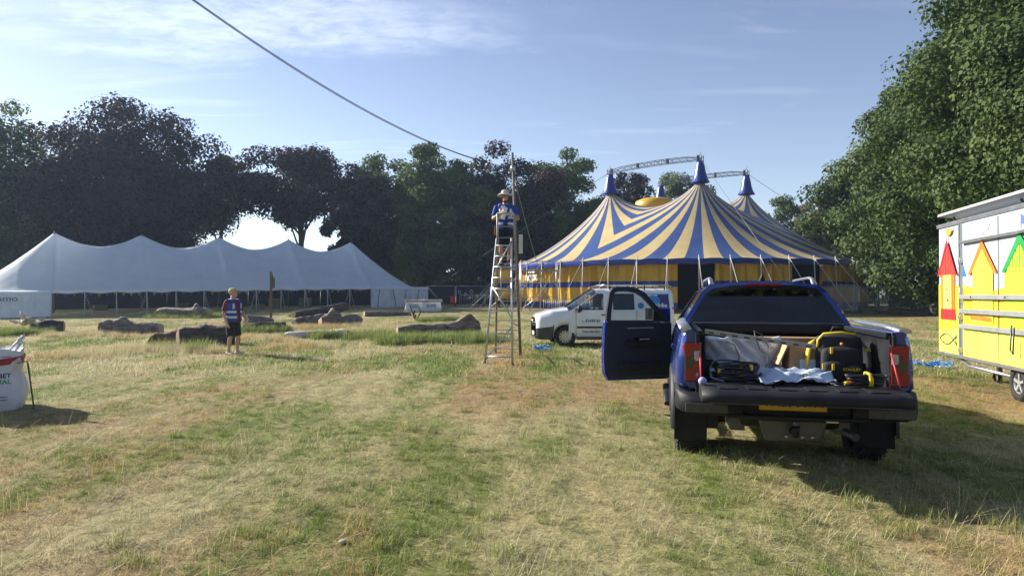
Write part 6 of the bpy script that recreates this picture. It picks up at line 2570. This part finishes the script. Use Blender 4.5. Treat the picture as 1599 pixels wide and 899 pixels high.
    for (hip, kn, an, toe) in legs:
        an, toe = Vector(an), Vector(toe)
        sm = MB()
        sm.ell(an + Vector((0, .02, -.035)), (.045, .06, .045))
        sm.tube([an + Vector((0, .04, -.05)), an.lerp(toe, .6) - Vector((0, 0, .03)), toe - Vector((0, 0, .008))], [.045, .045, .036], 12, dome=True, flat=.8)
        voxel(sm.build('shoe', shoe_m, t), .011, 2)
        if socks:
            MB().tube([an + Vector((0, 0, -.02)), an + Vector((0, .005, .10))], [.044, .048], 12).build('sock', socks, t)
    if hat:
        hm = thing_part('sun_hat', t, hp(0, .012, .075))
        hm.rotation_euler = (0, 0, head_yaw)
        rows = []
        for r, z in ((.19, -.035), (.185, -.028), (.15, -.005), (.105, .005), (.1, .01), (.098, .05), (.085, .085), (.05, .1), (.001, .102)):
            rows.append([Vector((r * math.cos(a), r * 1.08 * math.sin(a), z + (.012 * math.sin(2 * a) if r > .14 else 0))) for a in np.linspace(0, 2 * PI, 29)[:-1]])
        MB().grid(rows, closed=True).build('brim_and_crown', hat, hm, solid=.006)
        MB().lathe([(.104, .012), (.103, .035)], 28).build('hat_band', mat('hat_band', (.16, .17, .18), .7), hm)
    return t


MAROON = mat('maroon_cotton', (.13, .022, .035), .85, var=.2, scale=14, bump=.4, bscale=18)
BLACKC = mat('black_shorts', (.012, .012, .016), .85, var=.2, scale=14, bump=.4, bscale=18)
NAVYC = mat('navy_shorts', (.012, .016, .035), .85, var=.2, scale=14, bump=.4, bscale=18)
BLUEC = mat('blue_polo', (.02, .06, .30), .85, var=.2, scale=14, bump=.4, bscale=18)
BLOND = mat('fair_hair', (.50, .36, .20), .7, var=.3, scale=40, bump=.5, bscale=60)
GREYHAT = mat('pale_grey_hat', (.46, .46, .44), .8, var=.12, scale=20)
p = foot(364, 554)
p1 = make_person('standing man in maroon shirt, blue reflective vest and black shorts, looking up', p, math.radians(66), MAROON, BLACKC, mat('pale_shoe', (.55, .48, .42), .7),
                 arms=[((-.215, 0, 1.395), (-.275, .05, 1.11), (-.255, -.06, .87), (.1, -.25, -1), (1, 0, 0), .55, -1), ((.215, -.01, 1.395), (.29, -.02, 1.11), (.24, -.22, .93), (-.1, -.7, -.5), (-.6, .2, -.2), .6, 1)],
                 legs=[((-.095, .0, .88), (-.105, -.02, .48), (-.10, .05, .095), (-.12, -.12, .05)), ((.095, .0, .88), (.105, -.06, .48), (.10, -.05, .095), (.13, -.22, .05))],
                 head_yaw=math.radians(18), head_pitch=math.radians(-12), skin=SKIN, hair_m=BLOND, wide=1.14, belly=.05, scale=1.0)
p2 = make_person('man in blue vest and wide brimmed hat standing at the top of the ladder', PLATFORM + Vector((.0, .02, .016)), math.radians(2), BLUEC, NAVYC, mat('dark_boot', (.03, .026, .024), .7),
                 arms=[((-.21, 0, 1.395), (-.285, -.06, 1.13), (-.085, -.235, 1.26), (.55, -.25, .75), (.5, .5, .0), .9, -1), ((.21, 0, 1.395), (.30, -.04, 1.13), (.20, -.20, 1.10), (.25, -.6, .55), (.8, .1, 0), 1.0, 1)],
                 legs=[((-.095, .0, .88), (-.10, -.03, .48), (-.095, .02, .095), (-.12, -.15, .05)), ((.095, .0, .88), (.10, -.03, .48), (.095, .02, .095), (.13, -.15, .05))],
                 head_yaw=math.radians(0), head_pitch=math.radians(14), skin=SKIN2, hair_m=mat('dark_hair', (.03, .022, .016), .8), hat=GREYHAT, socks=mat('dark_sock', (.03, .03, .035), .9), vest_open=True, scale=1.04, beard=mat('beard', (.06, .038, .026), .9))
# what he holds, and his tool pouch
q = Vector(p2.location)
t = thing('white_bracket', 'white cabling device held in the hands of the man on the ladder', 'device', q + Vector((-.02, -.30, 1.26)))
wp = mat('white_device_plastic', (.72, .74, .75), .4)
MB().box((0, 0, .02), (.09, .06, .30), Matrix.Rotation(.25, 3, 'Y')).build('body', wp, t, bevel=.012)
MB().box((.11, 0, .01), (.22, .05, .07), Matrix.Rotation(-.08, 3, 'Y')).build('arm', wp, t, bevel=.01)
MB().box((-.03, 0, .17), (.10, .07, .06)).build('clip', wp, t, bevel=.01)
t = thing('tool_pouch', 'brown leather tool pouch on the ladder man\'s belt', 'tool pouch', q + Vector((-.24, -.02, .78)))
lea = mat('brown_leather', (.20, .085, .03), .7, var=.3, scale=14)
MB().box((0, 0, .07), (.07, .13, .15)).build('pouch', lea, t, bevel=.015)
for k in range(3):
    MB().tube([(-.01 + .01 * k, -.04 + .04 * k, .12), (-.02, -.05 + .045 * k, .22)], .010, 6).build('tool_handle', [lea, mat('orange_grip', (.6, .16, .03), .5), STEEL_DARK][k], t)

# ---------------------------------------------------------------- logs
BARK_GREY = mat('weathered_log', (.17, .145, .12), .9, var=.75, scale=7, bump=.9, bscale=10, stretch=(.35, 1, 1))
BARK_DARK = mat('dark_log', (.070, .056, .048), .9, var=.75, scale=7, bump=.9, bscale=10, stretch=(.35, 1, 1))
BARK_RED = mat('reddish_log', (.17, .085, .055), .9, var=.35, scale=4, bump=.9, bscale=10, stretch=(.35, 1, 1))
CUT = mat('sawn_wood', (.42, .30, .19), .85, var=.25, scale=9, bump=.3)
PALE = mat('bleached_wood', (.52, .47, .42), .85, var=.25, scale=5, bump=.8, bscale=12)


from mathutils import noise as mnoise


def make_log(label, a, b, r0, r1, m, seed, bend=.0, knobs=(), cut=(True, True), rough=.10, cutm=CUT, lift=(0, 0), name='log'):
    a, b, r0, r1 = Vector(a), Vector(b), r0 * .88, r1 * .88
    t = thing(name, label, 'log', a, math.atan2((b - a).y, (b - a).x), 'logs scattered on the field')
    L = (b - a).length
    g = np.random.default_rng(seed)
    ph = g.uniform(0, 6, 6)
    n, m_ = 44, 30
    rows = []
    for i in range(n + 1):
        f = i / n
        r = lerp(r0, r1, f) * (1 - .10 * abs(2 * f - 1) ** 9 + .12 * mnoise.noise(Vector((f * 3.1, seed * 3.7, .5))))
        c = Vector((f * L, bend * math.sin(f * PI) + .05 * math.sin(f * 7 + ph[0]), r * .88 + lerp(lift[0], lift[1], f)))
        row = []
        for k in range(m_):
            an = 2 * PI * k / m_
            q = r * (1 + rough * (math.sin(3 * an + ph[1] + 2 * f) * .6 + math.sin(5 * an + ph[2] - 5 * f) * .35 + .5 * math.sin(f * 11 + ph[3]) * math.sin(2 * an + ph[4])) + g.normal(0, rough * .3))
            for kf, ka, kr in knobs:
                q += kr * math.exp(-((f - kf) * L / .22) ** 2 - (math.atan2(math.sin(an - ka), math.cos(an - ka)) / .5) ** 2)
            pp = c + Vector((0, math.cos(an) * q, math.sin(an) * q))
            s3 = Vector((pp.x * 1.6 + seed * 7.3, pp.y * 5 + math.cos(an), pp.z * 5))
            q += r * (.10 * mnoise.noise(s3) + .10 * mnoise.noise(s3 * 2.7) + .05 * mnoise.noise(Vector((pp.x * 3, an * 9, seed))))
            row.append(c + Vector((0, math.cos(an) * q, math.sin(an) * q)))
        rows.append(row)
    MB().grid(rows, closed=True).build('trunk', m, t)
    for e, row in ((0, rows[0]), (1, rows[-1])):
        if cut[e]:
            cc = sum(row, Vector()) / m_
            s = -1 if e == 0 else 1
            ring = [cc + (p - cc) * .5 + Vector((s * .01, 0, 0)) for p in row]
            MB().add(row + ring + [cc], [(k, (k + 1) % m_, m_ + (k + 1) % m_, m_ + k) for k in range(m_)] + [(m_ + k, m_ + (k + 1) % m_, 2 * m_) for k in range(m_)]).build('cut_end', cutm if cut[e] is True else cut[e], t)
    return t


def jagged(t, loc, m, seed, n=14, size=.3):
    g = np.random.default_rng(seed)
    for _ in range(n):
        p = Vector(loc) + Vector((g.normal(0, size), g.normal(0, size * .5), abs(g.normal(0, size * .6))))
        d = Vector((g.normal(0, 1) - 1, g.normal(0, .5), g.uniform(.1, .8))).normalized() * g.uniform(.12, .35)
        MB().tube([p, p + d * .6, p + d], [g.uniform(.07, .13), .06, .015], 6).build('splinter', m, t)


up = PI / 2
F = foot
lg = make_log('short dark log with a pale splintered left end, far left', F(48, 518), F(101, 517), .26, .29, BARK_DARK, 1, knobs=((.6, up, .06),), cut=(False, True), rough=.14)
jagged(lg, (-.1, 0, .3), PALE, 3, 16, .22)
make_log('grey log with a knot on top, left of the big dark log', F(158, 521), F(252, 521), .33, .25, BARK_GREY, 2, knobs=((.36, up, .2), (.1, 0, .08)), bend=.1, rough=.12, cut=(BARK_DARK, CUT))
make_log('biggest dark log, just left of the standing man', F(278, 541), F(372, 537), .37, .36, BARK_DARK, 3, knobs=((.42, up - .2, .1), (.1, up, .05)), rough=.12, cut=(mat('brown_rotten_end', (.20, .12, .07), .9, var=.5, scale=7, bump=.6), BARK_DARK), lift=(-.04, -.02))
make_log('reddish broken log lying against the big dark log', F(236, 540), F(292, 534), .19, .26, BARK_RED, 4, rough=.2, cut=(BARK_RED, False))
make_log('long grey log in long grass before the marquee', F(248, 495), F(328, 496), .33, .36, BARK_GREY, 5, knobs=((.75, up, .3),), rough=.13, lift=(.12, .05))
make_log('dark mossy log just right of the standing man', F(380, 519), F(447, 518), .24, .26, BARK_DARK, 6, rough=.13)
make_log('small grey log behind the dark mossy log', F(384, 507), F(424, 505), .30, .2, BARK_GREY, 16, rough=.16)
make_log('pale flat log sunk in grass in the middle', F(446, 528), F(545, 528), .15, .2, PALE, 7, rough=.12, cut=(PALE, BARK_DARK))
make_log('long dark log tilted up at its right end', F(459, 496), F(541, 490), .27, .33, BARK_DARK, 8, rough=.12, lift=(.0, .42))
make_log('crooked grey log in front of the tilted log', F(458, 508), F(508, 505), .20, .25, BARK_GREY, 9, bend=.35, rough=.2, knobs=((.9, up, .12),))
make_log('thick grey stump end among the crooked logs', F(500, 509), F(532, 508), .28, .36, BARK_GREY, 10, rough=.2, knobs=((.6, up, .42),), cut=(CUT, False))
make_log('short log with an orange sawn end right of the stump', F(534, 508), F(562, 506), .33, .30, BARK_GREY, 11, rough=.08, cut=(True, mat('orange_sawn_wood', (.36, .20, .11), .85, var=.2)))
make_log('thin log running towards the white bags', F(569, 494), F(642, 492), .24, .16, BARK_GREY, 12, rough=.14)
make_log('pale slim log beyond the big right log', F(656, 500), F(716, 499), .13, .17, PALE, 13, rough=.1, cut=(True, BARK_DARK))
lg = make_log('long dark log with a raised root end in long grass, left of the ladder', F(620, 530), F(748, 527), .29, .34, mat('tan_log', (.17, .13, .095), .9, var=.75, scale=7, bump=.9, bscale=10, stretch=(.35, 1, 1)), 14, knobs=((.78, up + .2, .2), (.88, up, .3), (.97, up - .4, .12)), rough=.1)
jagged(lg, (2.55, 0, .3), BARK_DARK, 9, 7, .12)
br = thing('dead_branch', 'dark forked dead branch sticking up beside the white bags', 'branch', F(648, 498))
for pts in ([(0, 0, -.05), (-.1, 0, .3), (-.35, 0, .85)], [(0, 0, -.05), (.2, .05, .15), (.35, 0, .4), (.25, 0, .8)], [(.0, 0, .0), (.05, 0, .3)], [(-.1, 0, .3), (.0, 0, .55)]):
    MB().tube(pts, [.06, .05, .045, .03][:len(pts)], 6).build('limb', BARK_DARK, br)

# ---------------------------------------------------------------- bags, signpost, bits and pieces
BAG = mat('white_woven_bag', (.62, .65, .70), .55, var=.10, scale=5, bump=.5, bscale=9, trans=.15)


def bag_mesh(w, d, h, seed, slump=.06, n=44, m=16):
    g = np.random.default_rng(seed)
    ph = g.uniform(0, 6, 6)
    rows = []
    for i in range(m + 1):
        f = i / m
        row = []
        for k in range(n):
            a = 2 * PI * k / n
            ca, sa = math.cos(a), math.sin(a)
            e = .5
            bul = 1 + slump * math.sin(f * PI * .9 + .2) + .03 * math.sin(5 * a + ph[0] + 5 * f) + .02 * math.sin(9 * a + ph[1] - 9 * f) - .10 * math.exp(-((f - .62) / .12) ** 2) * (1 if slump > .05 else .3) + .05 * math.exp(-((f - .2) / .15) ** 2)
            x = math.copysign(abs(ca) ** e, ca) * w / 2 * bul
            y = math.copysign(abs(sa) ** e, sa) * d / 2 * bul
            row.append(Vector((x, y, f * h * (1 + .03 * math.sin(3 * a + ph[2]) * f))))
        rows.append(row)
    return rows


def bulk_bag():
    b = foot(-72, 648)
    t = thing('bulk_bag', 'white woven bulk bag with a red tape band at the left edge', 'bag', b + Vector((.02, .46, 0)), math.radians(32))
    rows = bag_mesh(.92, .92, .84, 4)
    MB().grid(rows, closed=True).build('bag_wall', BAG, t)
    top = rows[-1]
    c = sum(top, Vector()) / len(top)
    ring = [c + (p - c) * .93 + Vector((0, 0, -.012 + .02 * math.sin(i * .9))) for i, p in enumerate(top)]
    mid = [c + (p - c) * .5 + Vector((0, 0, -.02 + .02 * math.sin(i * 1.3))) for i, p in enumerate(top)]
    n = len(top)
    MB().add(top + ring + mid + [c + Vector((0, 0, -.03))], [(i, (i + 1) % n, n + (i + 1) % n, n + i) for i in range(n)] + [(n + i, n + (i + 1) % n, 2 * n + (i + 1) % n, 2 * n + i) for i in range(n)] + [(2 * n + i, 2 * n + (i + 1) % n, 3 * n) for i in range(n)]).build('fill', BAG, t)
    red = mat('red_tape', (.30, .03, .04), .5, var=.2)
    rows2 = []
    for f in (.72, .83):
        i = int(f * 16)
        rows2.append([Vector((p.x * 1.03, p.y * 1.03, f * .84 + .05 * (p.x / .43))) for p in rows[i]])
    MB().grid(rows2, closed=True).build('tape_band', red, t)
    # knotted lifting loops
    for x, y in ((.38, -.30), (-.36, -.32), (.36, .36)):
        MB().tube([(x - .06, y, .82), (x + .0, y, .90), (x + .05, y, .95), (x + .06, y - .02, .90), (x + .02, y - .02, .82)], [.02, .03, .035, .028, .02], 8, flat=.6).build('lifting_loop', BAG, t)
        MB().ell((x + .065, y, .975), (.03, .03, .03)).build('loop_knot', BAG, t)
        MB().tube([(x + .07, y, .98), (x + .10, y, 1.02)], .008, 5).build('cord_end', STEEL_DARK, t)
    for s, z, sz, m in (('~~~~', .76, .05, INK), ('BET', .50, .085, INK), ('URAL', .42, .085, mat('green_ink', (.03, .30, .08), .6)), ('~~ ~~~ ~~~~', .22, .045, INK), ('~~~ ~~~~', .18, .045, INK)):
        text_part('print', s, sz, m, t, (.37 if z > .3 else .33, -.525 if z > .3 else -.54, z), (PI / 2, 0, 0), 'RIGHT', bold=.002)
    # stake and trailing tape end beside it
    k = foot(56, 640)
    s = thing('thin_stake', 'thin dark stake leaning beside the white bulk bag', 'stake', k)
    MB().tube([(0, 0, -.08), (-.12, .02, .66)], .011, 6).build('rod', mat('rusty_rod', (.10, .06, .035), .8), s)
    MB().tube([(-.12, .0, .68), (-.40, .02, .62)], .05, 6, flat=.12).build('red_tape_end', red, s)
    # two pale bags far off near the marquee's right end
    for u, lab, w in ((648, 'white rubble bag with a coloured rim, left of a pair near the marquee', 1.45), (675, 'white rubble bag with a coloured rim, right of a pair near the marquee', 1.35)):
        p = at(u, HORIZON, 52)
        p.z = ground_z(p.x, 52)
        q = thing('rubble_bag', lab, 'bag', p, .05, 'pair of white bags near the marquee')
        rr_ = bag_mesh(w, 1.1, .92, int(u), .03)
        MB().grid(rr_, closed=True).build('bag_wall', BAG, q)
        for z0, z1, cc, nm in ((.80, .87, (.55, .12, .06), 'orange_band'), (.75, .80, (.06, .25, .12), 'green_band')):
            MB().grid([[Vector((v.x * 1.03, v.y * 1.03, z)) for v in rr_[13]] for z in (z0, z1)], closed=True).build(nm, mat(nm, cc, .6), q)
        MB().ell((w * .52, -.2, .84), (.12, .1, .13)).build('bag_ear', BAG, q)
        MB().add([(-.4, -.585, .3), (.35, -.585, .3), (.35, -.60, .6), (-.4, -.60, .6)], [(0, 1, 2, 3)]).build('print_panel', mat('grey_print', (.35, .37, .45), .7, var=.5, scale=7), q, solid=.004)


bulk_bag()

p = foot(424, 496)
t = thing('wooden_signpost', 'weathered wooden post with a side board before the marquee', 'signpost', p)
k = p.y / F_PX
wood = mat('post_wood', (.12, .095, .07), .85, var=.3, scale=6, bump=.5, stretch=(1, 1, .2))
MB().box((-.03, 0, (496 - 424) * k / 2), (.14, .14, (496 - 424) * k)).build('post', wood, t, bevel=.015)
MB().box((.14, .0, (496 - 440) * k), (.14, .10, .85)).build('side_board', wood, t, bevel=.01)
MB().ell((.17, -.02, (496 - 432) * k), (.06, .06, .08)).build('lamp', mat('pale_lamp', (.5, .5, .48), .5), t)

BLUE_NET = mat('blue_net', (.03, .20, .50), .6, var=.3, scale=9)


def netting(u, v, w, label, seed):
    g = np.random.default_rng(seed)
    t = thing('blue_netting', label, 'netting', foot(u, v), .1, 'scraps of blue netting')
    for k in range(14):
        pts, p = [], Vector((g.normal(0, w * .3), g.normal(0, .12), .05))
        an = g.uniform(0, 6)
        for i in range(14):
            an += g.normal(0, .8)
            p = p + Vector((math.cos(an) * w * .09, math.sin(an) * .06, g.normal(0, .02)))
            p.x, p.y = max(-w / 2, min(w / 2, p.x)), max(-.3, min(.3, p.y))
            p.z = max(.03, min(.14, p.z))
            pts.append(p.copy())
        MB().tube(pts, .012, 5).build('strand', BLUE_NET, t)


netting(845, 547, .5, 'small blue netting scrap on the grass before the van', 3)
netting(1452, 572, .7, 'blue netting scrap on the grass beside the trailer', 4)
MBp = MB().box((0, 0, .02), (.35, .25, .02), Matrix.Rotation(.1, 3, 'Y'))
o = MBp.build('paper_sheet', mat('white_paper', (.6, .64, .68), .7))
o.location = foot(1474, 574)
tag(o, 'white sheet of paper at the right end of the netting by the trailer', 'paper')

p = at(708, HORIZON, 59.4)
p.z = ground_z(p.x, 59.4)
t = thing('red_chair', 'small red chair at the left end of the crowd barriers', 'chair', p, .6)
redp = mat('red_plastic', (.45, .03, .03), .45)
MB().box((0, 0, .44), (.44, .42, .04)).build('seat', redp, t, bevel=.01)
MB().box((0, .2, .72), (.44, .04, .5)).build('backrest', redp, t, bevel=.01)
for x in (-.19, .19):
    for y in (-.18, .18):
        MB().tube([(x, y, 0), (x, y, .44)], .018, 6).build('leg', redp, t)

# shrouded pale cone behind the right fence
p = at(1408, HORIZON, 61)
p.z = ground_z(p.x, 61)
t = thing('shrouded_parasol', 'pale grey shrouded cone standing behind the right metal fence', 'cover', p)
rows = []
for r, z in ((.95, 0), (1.0, .35), (.92, .8), (.66, 1.5), (.42, 2.0), (.22, 2.4), (.10, 2.6), (.02, 2.68)):
    rows.append([Vector((r * (1 + .09 * math.sin(a * 7)) * math.cos(a) - .12 * z, r * (1 + .09 * math.sin(a * 7)) * math.sin(a), z)) for a in np.linspace(0, 2 * PI, 43)[:-1]])
MB().grid(rows, closed=True).build('shroud', mat('grey_cover', (.42, .44, .50), .7, bump=.3, bscale=4), t)
MB().tube([(-.32, 0, 2.6), (-.33, 0, 2.85)], .04, 6).build('finial', STEEL_DARK, t)

# pale stones in the near grass
for u, v, r, lab in ((537, 846, .024, 'small pale stone in the foreground grass'), (441, 629, .025, 'tiny pale pebble in the grass at middle left')):
    g = foot(u, v)
    o = MB().ell((0, 0, r * .5), (r * 1.3, r, r * .6), 10, 7).build('stone', mat('pale_stone', (.42, .35, .27), .9, var=.2, scale=20, bump=.5))
    o.location = g
    tag(o, lab, 'stone')

# ---------------------------------------------------------------- haze volume added over the whole field, mostly imitating lens veil
def make_haze():
    m = bpy.data.materials.new('veil_haze')
    m.use_nodes = True
    N, L = m.node_tree.nodes, m.node_tree.links
    N.remove(N['Principled BSDF'])
    v = N.new('ShaderNodeVolumePrincipled')
    v.inputs['Color'].default_value = (.55, .72, 1.0, 1)
    v.inputs['Density'].default_value = .0004
    v.inputs['Anisotropy'].default_value = .3
    L.new(v.outputs[0], N['Material Output'].inputs['Volume'])
    o = MB().box((0, 310, 13), (4100, 4700, 30)).build('haze', m)
    o['kind'] = 'stuff'
    o['label'] = 'thin blue haze added over the field to imitate lens veil'


make_haze()
